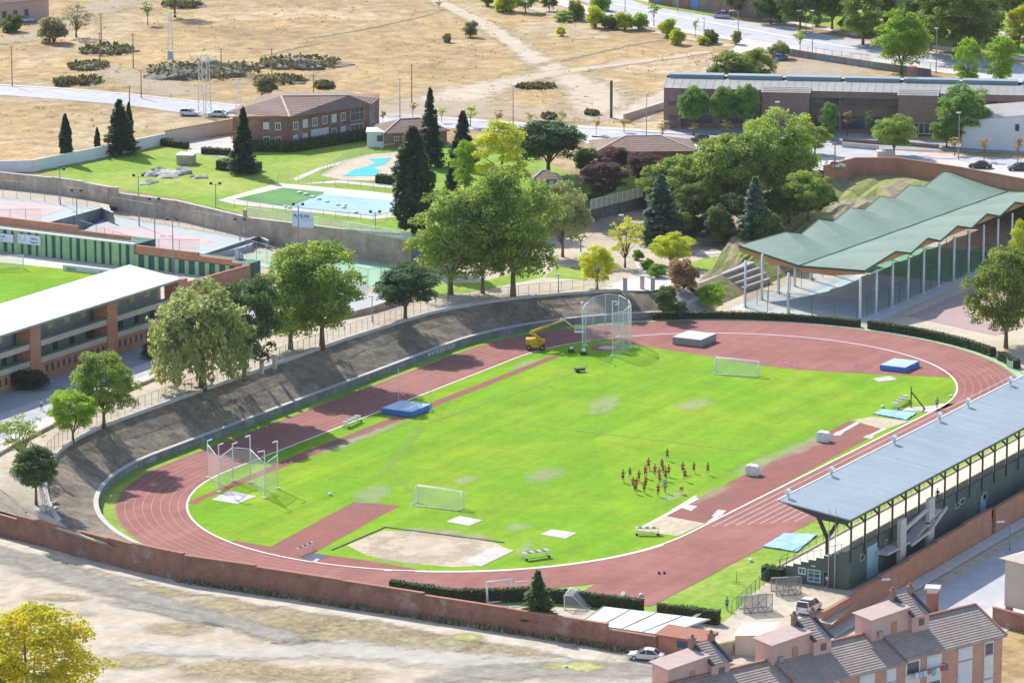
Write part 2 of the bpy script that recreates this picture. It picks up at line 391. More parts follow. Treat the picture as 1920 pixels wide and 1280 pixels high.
m_letters=M('white_lettering', (0.75,0.78,0.82), 0.1, 3, 0.7)
m_dkletters=M('dark_lettering', (0.06,0.08,0.15), 0.1, 3, 0.7)
# ================================================================== land
LX=42.195
def stad(d, n=40, r0=36.5):
    """outline at distance d outside the inner edge of lane one, counter-clockwise from the home straight"""
    r=r0+d; P=[]
    for i in range(n+1):
        a=-math.pi/2+math.pi*i/n; P.append((LX+r*math.cos(a), r*math.sin(a)))
    for i in range(n+1):
        a=math.pi/2+math.pi*i/n; P.append((-LX+r*math.cos(a), r*math.sin(a)))
    return P
def larc(r,a): return Vector((-LX-r*math.sin(a), r*math.cos(a), 0))
def rarc(r,a): return Vector((LX+r*math.sin(a), r*math.cos(a), 0))
def ring(name, d0, d1, off, mat, kind='structure', n=48, parent=None, z1=None, closed=True):
    A=stad(d0,n); B=stad(d1,n); N=len(A); mb=MB()
    for i in range(N):
        j=(i+1)%N
        if name=='lane_line' and -84<A[i][0]<-33 and A[i][1]<-18: continue
        mb.face([(*A[i],off),(*B[i],off),(*B[j],off),(*A[j],off)])
        if z1 is not None:
            pass
    o=mb.build(name,mat,parent)
    if kind: o['kind']=kind
    return o
# one wide sheet to the horizon, then the raised land as plateaus with their banks
g=[(-4000,-4000),(6000,-4000),(6000,6000),(-4000,6000)]
sheet('ground', g, 'F', 0.0, m_dirt)
WALLP=[Vector(p) for p in ((-68,96,0),(-82.5,48,0),(-90.3,16,0),(-89.8,0,0),(-90.0,-30,0),(-90.1,-56.5,0))]
mb=MB(); mb.prism([(-70,95),(-82,48),(-89.5,15),(-89.2,0),(-89.7,-30),(-89.8,-56.3),(-87.4,-56.5),(-87.4,-63.2),(-72,-69.7),(300,-69.7),(300,95)],ZF-0.5,-0.02,1,0)
o=mb.build('stadium_ground',[m_rough,m_dirt]); o['kind']='structure'
# terrace (street, stand, courts, park)
a0=R(38)
crest=[]
for i in range(14): crest.append(larc(55.9, R(50)*(1-i/13)))
for i in range(1,12): crest.append(Vector((-LX+2*LX*i/12,55.9,0)))
for i in range(12): crest.append(rarc(55.9, R(46)*i/11))
for p in crest: p.z=zT(p.x,p.y)
pl=[at(1224,545,'T'),at(1247,540,'T'),at(1277,530,'T')]
side=[Vector((92,30.5,0)),Vector((110,31.5,0)),Vector((160,33,0)),Vector((300,36,0))]
westedge=[at(-60,880,'T'),Vector((-81.0,46.2,zT(-81,46.2)))]
edge=westedge+crest+pl+side
Tpoly=[(p.x,p.y) for p in edge]+[(300,700),(-700,700),(-700,200)]
sheet('terrace_ground', Tpoly, 'T', 0.0, m_dirt)
wb=[Vector((-79.5,57,1.0)),Vector((-85.0,38,0.8))]
def bankmesh(name, top, bot, rows, mat, jit=0.06):
    mb=MB(); n=len(top); g=[]
    for j in range(rows+1):
        t=j/rows; row=[]
        for i in range(n):
            p=top[i].lerp(bot[i],t)
            if 0<j<rows: p=p+Vector((random.uniform(-jit,jit),random.uniform(-jit,jit),random.uniform(-jit,jit)))
            row.append(p)
        g.append(row)
    vs=[p for r_ in g for p in r_]
    mb.mesh(vs,[(j*n+i,j*n+i+1,(j+1)*n+i+1,(j+1)*n+i) for j in range(rows) for i in range(n-1)],0,False)
    o=mb.build(name,mat,fix=False)
    if sum(q.normal.z for q in o.data.polygons)<0: o.data.flip_normals()
    o['kind']='structure'; return o
def dense(pts,k):
    out=[]
    for a,b in zip(pts[:-1],pts[1:]): out += [a.lerp(b,i/k) for i in range(k)]
    return out+[pts[-1]]
RB=49.0
top=[]; bot=[]
for p in dense(crest,3):
    top.append(p.copy())
    if p.x<-LX: c=Vector((-LX,0,0)); d=(p-c); d.z=0; d.normalize(); b=c+d*RB
    elif p.x>LX: c=Vector((LX,0,0)); d=(p-c); d.z=0; d.normalize(); b=c+d*RB
    else: b=Vector((p.x,RB,0))
    b.z=1.05; bot.append(b)
# the west end of the bank dies out against the brick wall
wt=[Vector((-88.5,28,1.6)),Vector((-86.8,33,2.1))]; wbm=[Vector((-88.6,16.5,0.9)),Vector((-86.2,21.7,1.0))]
top=dense(wt+[top[0]],3)[:-1]+top; bot=dense(wbm+[bot[0]],3)[:-1]+bot
bankmesh('bank_slope', top, bot, 7, m_bank)
bankmesh('bank_slope', dense([westedge[0],westedge[1],crest[0],wt[1],wt[0]],4), dense([Vector((-78.6,59.4,1.6)),Vector((-82.2,46.6,1.6)),Vector((-86.0,35.2,1.6)),Vector((-88.0,27.5,1.2)),Vector((-88.9,20,0.8))],4), 4, m_yard,0.08)
# slope between terrace and the covered courts
bt=[crest[-1],pl[0]]; bb=[rarc(48.4,R(46)),rarc(47.4,R(52))]
for p in bb: p.z=0
bankmesh('bank_end', dense(bt,5), dense(bb,5), 5, m_bank)
st=[pl[2]]+side; 
for p in st: p.z=zT(p.x,p.y)
sb=[at(1342,578,0.05),Vector((96,26.5,0.05)),Vector((112,27,0.05)),Vector((160,28,0.05)),Vector((300,30,0.05))]
bankmesh('park_slope', dense(st,6), dense(sb,6), 5, m_mound)
# plateau of the pool, the road and the dry hillside
ret=[(at(-60,344,7.6),315),(at(0,350,7.6),322),(at(100,361,7.6),331),(at(158,370,7.6),341),(at(205,381,7.4),350),(at(222,384,7.2),364),(at(330,408,6.3),375),(at(458,446,5.6),392),(at(462,449,5.4),412),(at(640,480,'T'),430),(at(772,498,'T'),453)]
ret2=[(at(905,470,'T'),440),(at(1010,440,'T'),415),(at(1110,414,'T'),392),(at(1206,390,'T'),368)]
ret3=[at(1300,362,'T'),at(1420,350,'T'),at(1500,340,'T')]
brk=[at(1545,341,7.0),at(1603,326,7.0),at(1680,326,7.0),at(1800,344,7.0),at(1990,380,7.0)]
cut=px([(800,440),(880,412),(980,380),(1090,345),(1200,322)],'P')
Pedge=[p for p,_ in ret]+cut+ret3+brk
Ppoly=[(p.x,p.y) for p in Pedge]+[(700,-400),(6000,-4000),(6000,6000),(-3000,6000),(-1500,600)]
sheet('hillside_ground', Ppoly, 'P', 0.0, m_dry)
tp=[Vector((p.x,p.y,ZP)) for p in [cut[-1]]+ret3+[brk[0]]]
bo=[]
for p in tp:
    q=p-FH*9+RT*1.5; q.z=zT(q.x,q.y)-0.1; bo.append(q)
bankmesh('wooded_slope', dense(tp,5), dense(bo,5), 5, m_bank, 0.3)
def setz(p,z): return Vector((p.x,p.y,z))
wtop=[setz(ret[-1][0],9.0)]+[setz(p,zT(p.x,p.y)+h) for (p,_),h in zip(ret2,(4.4,3.2,2.1,2.1))]
bankmesh('garden_slope', dense([setz(ret[-1][0],9.05)]+[setz(p,9.0) for p in cut[1:]],5), dense(wtop,5), 5, m_poolgrass, 0.05)
bankmesh('court_bank', dense([setz(ret3[1],6.5),setz(ret3[2],7.0)]+[setz(p,7.0) for p in brk],5), dense([setz(at(1440,452,'T'),3.6),Vector((97,31.5,zT(97,31.5))),Vector((108,31.5,zT(108,31.5))),Vector((120,32,zT(120,32))),Vector((140,32.5,zT(140,32))),Vector((165,33,zT(165,33))),Vector((300,36,2.3))],5), 9, m_mound, 0.32)
# ================================================================== stadium surfaces
sheet('infield_lawn', stad(0.0,60), 'S', 0.004, m_lawn)
ring('running_track', 0.05, 9.9, 0.02, m_track, n=64)
sheet('sprint_straight', [(-76,-48.4),(-30,-48.4),(110,-48.4),(110,-40),(-30,-40),(-42.2,-36.6),(-75,-37.5)], 'S', 0.012, m_track)
# red D at the far bend
D=[(60.6,31.0),(60.4,25.1),(58.2,9.0),(55.6,-2.0),(58.1,-15.2),(63.0,-29.6)]
arc=[(LX+36.45*math.cos(a),36.45*math.sin(a)) for a in [math.atan2(-29.6,63-LX)+(math.atan2(31.0,60.6-LX)-math.atan2(-29.6,63-LX))*i/30 for i in range(31)]]
sheet('jump_fan', D[::-1][1:][::-1][:0]+[tuple(p) for p in chaikin([Vector((x,y,0)) for x,y in D],2)]+[a for a in arc[1:-1]], 'S', 0.016, m_track)
# inside bend of the water jump, javelin runway, long jump strips
lanearc=[larc(36.4,math.pi*t) for t in [0.72+(0.985-0.72)*i/20 for i in range(21)]]
def largs(p): return math.degrees(math.atan2(-(p.x+LX),p.y))
inn=px([(805,1071),(760,1063),(700,1052),(620,1041),(565,1033),(480,1020),(440,1013)],0)
aA=R(largs(inn[0]))%(2*math.pi); aB=R(largs(inn[-1]))%(2*math.pi)
sheet('water_jump_track', [(p.x,p.y) for p in inn]+[tuple(larc(36.35,aB+(aA-aB)*i/16)[:2]) for i in range(17)], 'S', 0.024, m_runway)
sheet('javelin_runway', [(p.x,p.y) for p in px([(500,1028),(590,1036),(715,966),(752,948),(665,940),(648,949)],0)], 'S', 0.014, m_runway)
sheet('back_runway', [(-61,30.0),(-57,30.6),(47,30.9),(47,32.3),(-30,33.0),(-61,31.6)], 'S', 0.013, m_runway)
sheet('home_runway', [(p.x,p.y) for p in px([(1243,967),(1330,982),(1660,805),(1592,789)],0)], 'S', 0.013, m_runway)
for k,(pts) in enumerate([[(1190,993),(1243,966),(1322,981),(1270,1005)],[(1600,788),(1632,781),(1705,789),(1658,806)]]):
    sheet('sand_pit', [(p.x,p.y) for p in px(pts,0)], 'S', 0.03, m_sand)
sheet('shot_put_sand', [(p.x,p.y) for p in px([(650,1022),(720,994),(800,1000),(925,1016),(955,1030),(905,1060),(850,1063),(760,1055),(690,1042)],0)], 'S', 0.02, m_sand)
blot('sand_spill', (-64.6,-8.8), 11.5, 9.5, 0.2, 'S', 0.028, m_path)
# white kerb and lane lines
ring('track_kerb', -0.16, 0.12, 0.05, m_white, n=64)
for k in range(1,9):
    ring('lane_line', 1.22*k-0.045, 1.22*k+0.045, 0.026, m_dimline, n=64)
for k in range(1,9):
    y=-36.5-1.22*k; x0=-38+ k*1.1
    sheet('lane_line', [(x0,y-0.08),(70,y-0.08),(70,y+0.08),(x0,y+0.08)], 'S', 0.030, m_line)
for x in (-33.6,):
    sheet('start_line', [(42.2,-46.3),(42.35,-46.3),(42.35,-36.5),(42.2,-36.5)], 'S', 0.03, m_line)
mb=MB()
L1=[larc(36.75,R(a)) for a in np.linspace(106,170,40)]
for a,b in zip(L1[:-1],L1[1:]):
    if largs(a)<112 and largs(a)>107: continue
    n=(b-a).normalized(); n=Vector((-n.y,n.x,0))*0.14
    mb.face([(a-n)+Vector((0,0,.034)),(a+n)+Vector((0,0,.034)),(b+n)+Vector((0,0,.034)),(b-n)+Vector((0,0,.034))])
o=mb.build('lane_line',m_white); o['kind']='structure'
o=sheet('runway_edge', [(p.x,p.y) for p in px([(1243,966),(1247,966),(1308,929),(1303,929)],0)], 'S', 0.034, m_white)
for pts in ([(1196,991),(1200,993),(1310,935),(1304,933)],[(1322,982),(1328,983),(1362,957),(1356,956)],[(1562,815),(1568,817),(1612,793),(1606,791)],[(1620,820),(1627,821),(1662,804),(1656,803)]):
    sheet('runway_edge', [(p.x,p.y) for p in px(pts,0)], 'S', 0.036, m_white)
for pts in ([(1277,952),(1296,958),(1308,949),(1290,946)],[(1334,968),(1352,968),(1362,957),(1346,955)],[(1560,815),(1575,817),(1582,811),(1570,809)],[(1618,820),(1634,823),(1640,818),(1626,815)]):
    sheet('take_off_slab', [(p.x,p.y) for p in px(pts,0)], 'S', 0.04, m_conc)
# wear and faded lines on the turf
for (X,Y,rx,ry,rz) in ((1020,890,6.5,3.2,0.1),(1300,758,6,2.8,0),(870,900,4,2,0),(1420,870,10,2.2,0),(1335,925,9,1.6,0),(1500,838,12,2.4,0),(700,812,14,1.6,0),(640,835,9,1.5,0),(985,682,6,1.6,0),(1262,930,5,1.5,0),(970,988,3,2.2,0),(985,1027,4.5,1.2,0.2),(700,925,8,3,0.3),(1130,760,9,3,0.3)):
    p=at(X,Y); blot('worn_turf_patch',p,rx,ry,rz,'S',0.012,m_wear)
for a,b,wd in (((700,905),(800,790),1.2),((795,795),(1100,690),1.2),((985,795),(1440,850),0.9),((780,930),(720,870),.9)):
    p,q=at(*a),at(*b); soft('faded_line',[p,p.lerp(q,.5),q],[wd*1.3]*3,'S',0.010,m_turfline)
# outside edges of the track: dry verge
sheet('concrete_apron', [(p.x,p.y) for p in px([(1685,765),(1755,760),(1760,757),(1790,757),(1758,771),(1735,772),(1680,768)],0)], 'S', 0.02, m_pave)
# green kerb strip round the far bend
A=[rarc(46.6,R(a)) for a in np.linspace(38,150,50)]; B=[rarc(47.9,R(a)) for a in np.linspace(38,150,50)]
sheet('green_edge_strip', [(p.x,p.y) for p in A]+[(p.x,p.y) for p in B[::-1]], 'S', 0.01, M('green_edge_paint',(0.34,0.50,0.30),0.15,0.8,0.8))
# yard
sheet('yard_ground', [(p.x,p.y) for p in px([(690,1104),(760,1112),(850,1128),(935,1131),(1080,1140),(1205,1152),(1235,1160),(1350,1170),(1376,1150),(1400,1120),(1440,1090),(1478,1080),(1520,1088),(1592,1104),(1650,1096),(1560,1170)],0)]+[(-72,-69.6),(-87.2,-63),(-87.2,-56.3),(-89.5,-56.2),(-89.4,-10)], 'S', 0.008, m_yard)
sheet('service_lane', [(-60,-69.6),(140,-69.6),(140,-67.2),(-57,-67.2)], 'S', 0.012, m_asph)
# ground around the covered courts
cov=[rarc(48.2,R(a)) for a in np.linspace(56,150,40)]
sheet('courts_ground', [(p.x,p.y) for p in cov]+[(300,-48),(300,30),(160,28),(112,27),(96,26.5),(88.3,26.8)], 'S', 0.006, m_yard)
sheet('court_floor', [(93,-2.5),(165,-2.5),(165,23.5),(93,23.5)], 'S', 0.03, M('court_concrete',(0.50,0.54,0.56),0.1,0.4,0.8,base2=(0.56,0.57,0.55),scale2=0.1))
sheet('court_floor', [(100,2),(128,2),(128,19),(100,19)], 'S', 0.05, M('court_blue',(0.40,0.55,0.66),0.08,0.4,0.8))
sheet('court_floor', [(132,0),(160,0),(160,20),(132,20)], 'S', 0.05, M('court_green',(0.18,0.42,0.26),0.08,0.4,0.8))
sheet('court_floor', [(95,-24),(134,-30),(150,-6),(102,-5)], 'S', 0.03, M('court_red',(0.40,0.28,0.27),0.08,0.4,0.85))
# ================================================================== terrace surfaces
TS=lambda name,pts,off,mat: sheet(name,[(p.x,p.y) for p in px(pts,'T')],'T',off,mat)
TS('street', [(-40,850),(130,760),(300,693),(470,625),(600,594),(700,585),(740,560),(720,548),(640,560),(345,655),(-40,790)],0.03,m_road)
TS('street_pavement', [(-40,880),(140,775),(300,703),(470,632),(600,604),(690,590),(760,545),(740,540),(700,585),(600,594),(470,625),(300,693),(130,760),(-40,850)],0.05,m_pave)
TS('stand_forecourt', [(-40,790),(345,655),(640,560),(690,553),(690,500),(500,520),(345,600),(-40,750)],0.02,m_asph)
TS('football_pitch', [(-60,500),(0,492),(60,498),(140,507),(192,512),(150,545),(-60,610)],0.04,m_lawn)
TS('pitch_surround', [(-60,482),(60,480),(250,503),(420,520),(440,540),(250,530),(190,515),(0,495),(-60,500)],0.02,m_pave)
TS('park_path', [(1045,545),(1100,535),(1130,500),(1110,470),(1090,455),(1130,425),(1205,400),(1204,385),(1080,432),(1040,470),(1000,500),(940,520),(850,545),(770,552),(740,560),(800,570),(900,556)],0.03,m_yard)
TS('park_path', [(1185,475),(1200,480),(1225,512),(1250,535),(1275,529),(1245,541),(1190,540),(1130,535),(1110,540),(1200,520)],0.05,m_pave)
TS('plaza', [(1140,545),(1165,525),(1235,515),(1276,529),(1247,540),(1222,546)],0.06,m_pave)
TS('park_lawn', [(1020,520),(1045,500),(1095,500),(1110,515),(1090,525)],0.04,m_rough)
TS('park_lawn', [(1280,500),(1320,484),(1395,475),(1392,497),(1345,513)],0.04,m_poolgrass)
TS('park_lawn', [(1300,480),(1350,476),(1400,472),(1380,468),(1310,474)],0.06,m_pave)
TS('park_lawn', [(780,560),(900,545),(1020,520),(1000,500),(900,530),(800,530)],0.035,m_rough)
TS('litter_and_tree_shade', [(1212,398),(1260,372),(1440,352),(1560,345),(1560,420),(1440,470),(1380,472),(1300,478),(1250,470),(1200,450)],0.03,m_litter_shade)  # brown ground sheet, darkened in colour for the shade under the slope trees
TS('tennis_court', [(458,485),(500,470),(780,505),(760,530),(690,537),(560,512),(470,497)],0.04,M('green_court',(0.29,0.50,0.35),0.08,0.4,0.8,base2=(0.34,0.53,0.385),scale2=0.1))
m_pinkc=M('pink_court',(0.47,0.35,0.34),0.08,0.4,0.8,base2=(0.51,0.40,0.385),scale2=0.1); m_bluec=M('blue_grey_court',(0.38,0.43,0.44),0.08,0.4,0.8)
def slab(name, pts, z, mat, ztop=0.0, kind='structure'):
    P=[at(x,y,z) for x,y in pts]; mb=MB(); mb.prism([(p.x,p.y) for p in P],3.0,z,0,0)
    o=mb.build(name,mat); o['kind']=kind; return o
slab('tennis_court', [(-60,425),(20,440),(78,424),(188,394),(207,402),(207,390),(100,370),(-60,350)],7.5,m_bluec)
sheet('court_playing_surface', [(p.x,p.y) for p in px([(-40,378),(100,381),(120,393),(60,413),(-40,410)],7.5)],7.5,0.02,m_pinkc)
slab('tennis_court', [(100,470),(145,440),(207,402),(240,410),(360,430),(482,446),(470,460),(375,482),(260,480)],6.0,m_bluec)
sheet('court_playing_surface', [(p.x,p.y) for p in px([(150,440),(195,424),(290,428),(405,452),(360,466),(250,458)],6.0)],6.0,0.02,m_pinkc)
sheet('sand_verge', [(p.x,p.y) for p in px([(-40,352),(100,363),(205,384),(205,392),(100,378),(-40,368)],7.5)],7.5,0.015,m_yard)
sheet('sand_verge', [(p.x,p.y) for p in px([(212,395),(330,412),(460,440),(470,447),(360,430),(212,405)],6.0)],6.0,0.015,m_yard)
# ================================================================== plateau surfaces
PS=lambda name,pts,off,mat: sheet(name,[(p.x,p.y) for p in px(pts,'P')],'P',off,mat)
PS('upper_road', [(-60,157),(0,161),(120,168),(240,178),(360,190),(430,198),(720,216),(850,221),(960,233),(1150,244),(1240,251),(1340,257),(1440,264),(1560,273),(1800,292),(1990,302),(1990,322),(1800,302),(1560,296),(1480,291),(1340,274),(1240,266),(1080,256),(960,248),(700,232),(430,218),(340,212),(240,198),(100,186),(-60,174)],0.05,m_road)
PS('upper_pavement', [(-60,155),(120,166),(240,176),(430,196),(720,211),(960,229),(1150,240),(1340,254),(1440,261),(1560,270),(1560,273),(1440,264),(1340,257),(1150,244),(960,233),(720,216),(430,198),(240,178),(120,168),(-60,157)],0.10,m_pave)
PS('parking_area', [(1080,256),(1340,274),(1480,291),(1560,296),(1700,300),(1800,302),(1990,322),(1990,350),(1800,318),(1680,303),(1603,303),(1545,320),(1500,322),(1420,300),(1300,290),(1100,270)],0.08,m_pave)
PS('forecourt', [(1245,238),(1560,246),(1800,270),(1990,280),(1990,292),(1800,285),(1640,280),(1580,271),(1440,260),(1340,253),(1240,248)],0.07,m_asph)
PS('avenue', [(1030,-20),(1140,-20),(1210,10),(1340,32),(1400,42),(1480,50),(1560,68),(1650,82),(1740,96),(1990,134),(1990,162),(1800,133),(1690,117),(1500,88),(1380,72),(1250,50),(1150,25)],0.05,m_road)
for a_,b_ in (((1100,8),(1900,140)),):
    soft('lane_marking',px([(1120,2),(1250,28),(1400,56),(1520,78),(1690,106),(1900,141)],'P'),[.8]*6,'P',0.06,m_white)
PS('avenue_pavement', [(985,-10),(1020,-10),(1150,26),(1250,50),(1380,72),(1500,88),(1690,117),(1800,133),(1990,162),(1990,172),(1800,142),(1690,126),(1500,96),(1380,78),(1225,53),(1100,28)],0.09,m_pave)
PS('avenue_verge', [(1130,-20),(1150,-20),(1210,6),(1340,28),(1345,33),(1210,10)],0.12,m_poolgrass)
PS('side_road', [(1390,76),(1480,88),(1500,92),(1440,100),(1400,97),(1370,110),(1350,118),(1340,112),(1375,92)],0.11,m_pave)
PS('far_pavement', [(1140,-16),(1210,4),(1345,26),(1420,36),(1480,44),(1560,60),(1650,76),(1740,90),(1990,124),(1990,118),(1740,84),(1650,70),(1560,54),(1430,30),(1340,20),(1200,-4)],0.06,m_pave)
PS('park_meadow', [(1430,-40),(1990,-40),(1990,116),(1740,82),(1650,68),(1560,52),(1440,28)],0.04,m_poolgrass)
PS('hill_path', [(1840,60),(1890,72),(1990,96),(1990,84),(1900,66),(1850,52)],0.06,m_yard)
PS('pool_lawn', [(66,322),(110,312),(190,298),(310,270),(350,268),(430,285),(540,278),(700,258),(860,275),(980,285),(1080,330),(1080,346),(980,378),(880,409),(800,436),(772,448),(640,430),(462,404),(330,372),(222,355),(158,340)],0.03,m_poolgrass)
PS('building_yard', [(350,262),(430,255),(445,276),(420,296),(352,285)],0.06,m_conc)
PS('pool_deck', [(408,376),(520,344),(560,347),(700,360),(800,372),(800,400),(700,412),(560,396),(440,384)],0.06,m_pave)
PS('pool_path', [(560,346),(640,338),(745,350),(745,355),(640,344)],0.07,m_pave)
PS('pool_path', [(548,336),(600,314),(690,290),(694,294),(604,318),(556,340)],0.075,m_pave)
PS('small_pool_deck', [(600,330),(640,305),(690,290),(745,286),(760,310),(740,335),(690,340),(640,338)],0.08,m_yard)
water=M('pool_water',(0.29,0.45,0.53),0.10,0.5,0.4,base2=(0.34,0.50,0.57),scale2=0.15,spec=0.1)
alg=M('algae_water',(0.06,0.20,0.015),0.2,0.4,0.4,base2=(0.09,0.27,0.03),scale2=0.15,spec=0.1)
PS('pool_water', [(544,389),(605,365),(745,378),(790,384),(735,398),(697,405)],0.12,water)
PS('pool_algae', [(440,374),(530,353),(607,361),(605,365),(544,389)],0.121,alg)
PS('small_pool_water', [(642,331),(664,319),(690,313),(705,305),(690,299),(735,297),(722,308),(700,314),(712,321),(706,331)],0.12,M('bright_pool',(0.05,0.48,0.62),0.08,0.5,0.4,spec=0.1))
PS('pine_shade_ground', [(1110,255),(1300,275),(1420,300),(1500,322),(1420,318),(1300,310),(1206,318),(1100,340),(1095,330)],0.05,m_rough)
# footpaths over the dry hill
SV=lambda name,pts,w: SP(name,pts,w,m_verge)
SP=lambda name,pts,w,mat=None,L='P',off=0.05: soft(name,px(pts,L),w,L,off,mat or m_path)
SP('footpath',[(790,-10),(840,12),(900,42),(960,80),(1000,108),(1050,138),(1105,165),(1140,205),(1150,232)],[7,7,8,9,11,14,18,26,30])
SP('footpath',[(780,222),(830,195),(880,172),(960,152),(1040,138),(1110,128),(1250,110),(1345,95)],[30,32,24,12,10,7,5,6])
SP('footpath',[(1160,230),(1210,200),(1290,160),(1330,140),(1365,115)],[16,14,10,10,14])
SP('footpath',[(1000,-8),(985,12),(1050,30),(1225,60),(1330,80),(1400,92)],[6]*6)
SV('dusty_verge',[(380,180),(300,165),(230,140),(190,120)],[26,22,14,8])
SV('dusty_verge',[(-20,85),(60,70),(120,40),(200,12),(260,-5)],[12,14,14,18,16])
SV('dusty_verge',[(520,190),(700,205),(850,205),(1000,215),(1100,230)],[16,26,30,26,20])
SV('dusty_verge',[(1440,120),(1500,125),(1560,135),(1640,145)],[40,60,40,20])
SP('scrub_line',[(960,136),(1030,118),(1100,102),(1180,85),(1260,72)],[3.5,4,4,3,3],m_weed)
SP('scrub_line',[(560,75),(650,60),(760,38),(830,20)],[3,4,4,3],m_weed)
SP('scrub_line',[(470,110),(560,88),(620,80)],[3,3,2],m_weed)
# vacant lot in front
m_lotpath=M('cream_path', (0.52,0.45,0.36), 0.08, 0.5, 0.95, base2=(0.56,0.49,0.405), scale2=0.2, alpha='edge', fine=(0.5,0.08))
FS=lambda name,pts,w,mat,off=0.012: soft(name,px(pts,'F'),w,'F',off,mat)
for (X,Y,rx,ry) in ((300,1107,12,2.2),(430,1134,15,2.6),(560,1170,20,4.2),(690,1192,26,5.0),(820,1208,18,3.6),(950,1222,14,2.4),(110,1120,8,1.2),(330,1178,10,1.8),(440,1256,16,3.0),(600,1268,16,2.4),(250,1240,12,2)):
    p=at(X,Y,'F'); blot('dry_weed_patch',p,rx*.62,ry*2.2,R(-62),'F',0.012,m_weed)
FS('wheel_track',[(-40,1008),(40,1038),(100,1068),(180,1094),(260,1118),(340,1142),(430,1166),(520,1192),(610,1212)],[9,13,11,9,8,6.5,6,7,5],m_wheel)
FS('wheel_track',[(160,1120),(230,1130),(300,1145),(380,1164),(440,1172)],[3,5,4,5.5,3],m_wheel)
FS('wheel_track',[(130,1147),(165,1150),(205,1146)],[2,4.4,2],m_wheel)
FS('dust_road',[(180,1216),(300,1219),(480,1224),(640,1216),(740,1226),(860,1240),(1000,1252),(1160,1262),(1300,1270)],[7,7,8,11,11,12,13,14,15],m_pale)
FS('grey_road',[(760,1290),(900,1262),(1050,1256),(1180,1258),(1290,1264)],[6,9,9,9,9],m_wheel)
FS('wall_path',[(-40,1006),(80,1034),(160,1056),(300,1090),(480,1124),(700,1156),(900,1190),(1100,1224),(1200,1248)],[6,6,6,6,6,6.5,8,9,9],m_lotpath)
for (X,Y,rx,ry) in ((1080,1250,5,2),(880,1195,3,2)):
    p=at(X,Y,'F'); blot('green_weed_patch',p,rx,ry*1.4,R(-62),'F',0.012,m_green)
# street on the right
sheet('side_street', [(-130,-84),(-70,-84),(40,-84),(140,-84),(140,-74.5),(-72,-74.5),(-130,-74.5)], 'F', 0.03, m_road)
sheet('side_pavement', [(-76,-72.5),(140,-72.5),(140,-70.3),(-74,-70.3)], 'F', 0.12, m_pave)
sheet('side_pavement', [(-130,-96),(-60,-90),(140,-88),(140,-84),(-130,-84)], 'F', 0.12, m_pave)
sheet('dry_plot', [(p.x,p.y) for p in px([(1860,1180),(1990,1190),(1990,1300),(1860,1300)],'F')],'F',0.05,m_dry)
# ================================================================== building helpers
def wallpt(px_, py_, P, Q):
    """where a surveyed direction meets the upright plane through P and Q: distance along P-Q and height above P"""
    u=Vector((Q.x-P.x,Q.y-P.y,0)).normalized(); n=Vector((-u.y,u.x,0))
    d=FW*F_PX+RT*(px_-960)+UP*(640-py_)
    t=(P-CAM).dot(n)/d.dot(n); q=CAM+d*t
    return (q-P).dot(u), q.z-P.z
def panel(name, parent, P, Q, rect, mat, proud=0.06, frame=None, fw=0.12, cols=1, rows=1, y0=0.0):
    """rectangle on a facade (local x along P-Q, outward is -y): a frame with its pane, or a plain leaf"""
    a=wallpt(rect[0],rect[1],P,Q); b=wallpt(rect[2],rect[3],P,Q)
    x0,x1=min(a[0],b[0]),max(a[0],b[0]); z1,z0=max(a[1],b[1]),max(0.02,min(a[1],b[1]))
    return rectpart(name,parent,x0,x1,z0,z1,mat,proud,frame,fw,cols,rows,y0)
def rectpart(name,parent,x0,x1,z0,z1,mat,proud=0.06,frame=None,fw=0.12,cols=1,rows=1,y0=0.0,part='pane'):
    if frame is None:
        mb=MB(); mb.box(((x0+x1)/2,y0-proud/2+0.01,z0),(x1-x0,proud+0.02,z1-z0)); return mb.build(name,mat,parent)
    mb=MB(); p=proud
    for xx in (x0+fw/2,x1-fw/2): mb.box((xx,y0-p/2,z0),(fw,p,z1-z0))
    for zz in (z0,z1-fw): mb.box(((x0+x1)/2,y0-p/2+.001,zz),(x1-x0-2*fw+.002,p,fw))
    for i in range(1,cols): mb.box((x0+(x1-x0)*i/cols,y0-p/2+.002,z0+fw),(fw*.7,p,z1-z0-2*fw))
    for i in range(1,rows): mb.box(((x0+x1)/2,y0-p/2+.003,z0+(z1-z0)*i/rows),(x1-x0-2*fw,p,fw*.7))
    f=mb.build(name,frame,parent)
    mb=MB(); mb.box(((x0+x1)/2,y0-0.012,z0+fw*.5),(x1-x0-fw,0.03,z1-z0-fw)); mb.build(part,mat,f)
    return f
def lx(P,Q,q):
    u=Vector((Q.x-P.x,Q.y-P.y,0)).normalized(); return (q-P).dot(u)
def text_mesh(s, size, depth=0.02):
    cu=bpy.data.curves.new('lettering','FONT'); cu.body=s; cu.size=size; cu.extrude=depth; cu.resolution_u=2
    o=bpy.data.objects.new('lettering',cu); COL.objects.link(o)
    bpy.context.view_layer.update()
    me=bpy.data.meshes.new_from_object(o.evaluated_get(bpy.context.evaluated_depsgraph_get()))
    bpy.data.objects.remove(o); return me
def lettering(s, parent, x, y, z, size, mat, width=None, name='lettering'):
    """upright writing on a facade, reading along local x"""
    me=text_mesh(s,size); v=np.array([p.co for p in me.vertices])
    w=v[:,0].max()-v[:,0].min(); k=(width/w) if width else 1.0
    for p in me.vertices: c=p.co.copy(); p.co=(x+(c.x-v[:,0].min())*k, y-c.z-0.02, z+c.y)
    me.materials.clear(); me.materials.append(mat); o=bpy.data.objects.new(name,me); COL.objects.link(o); o.parent=parent; return o
m_rooft = M('brown_roof_tiles',(0.22,0.15,0.12),0.18,1.2,0.9,wave=((0,0,24),0.5),base2=(0.27,0.19,0.155),scale2=0.2)
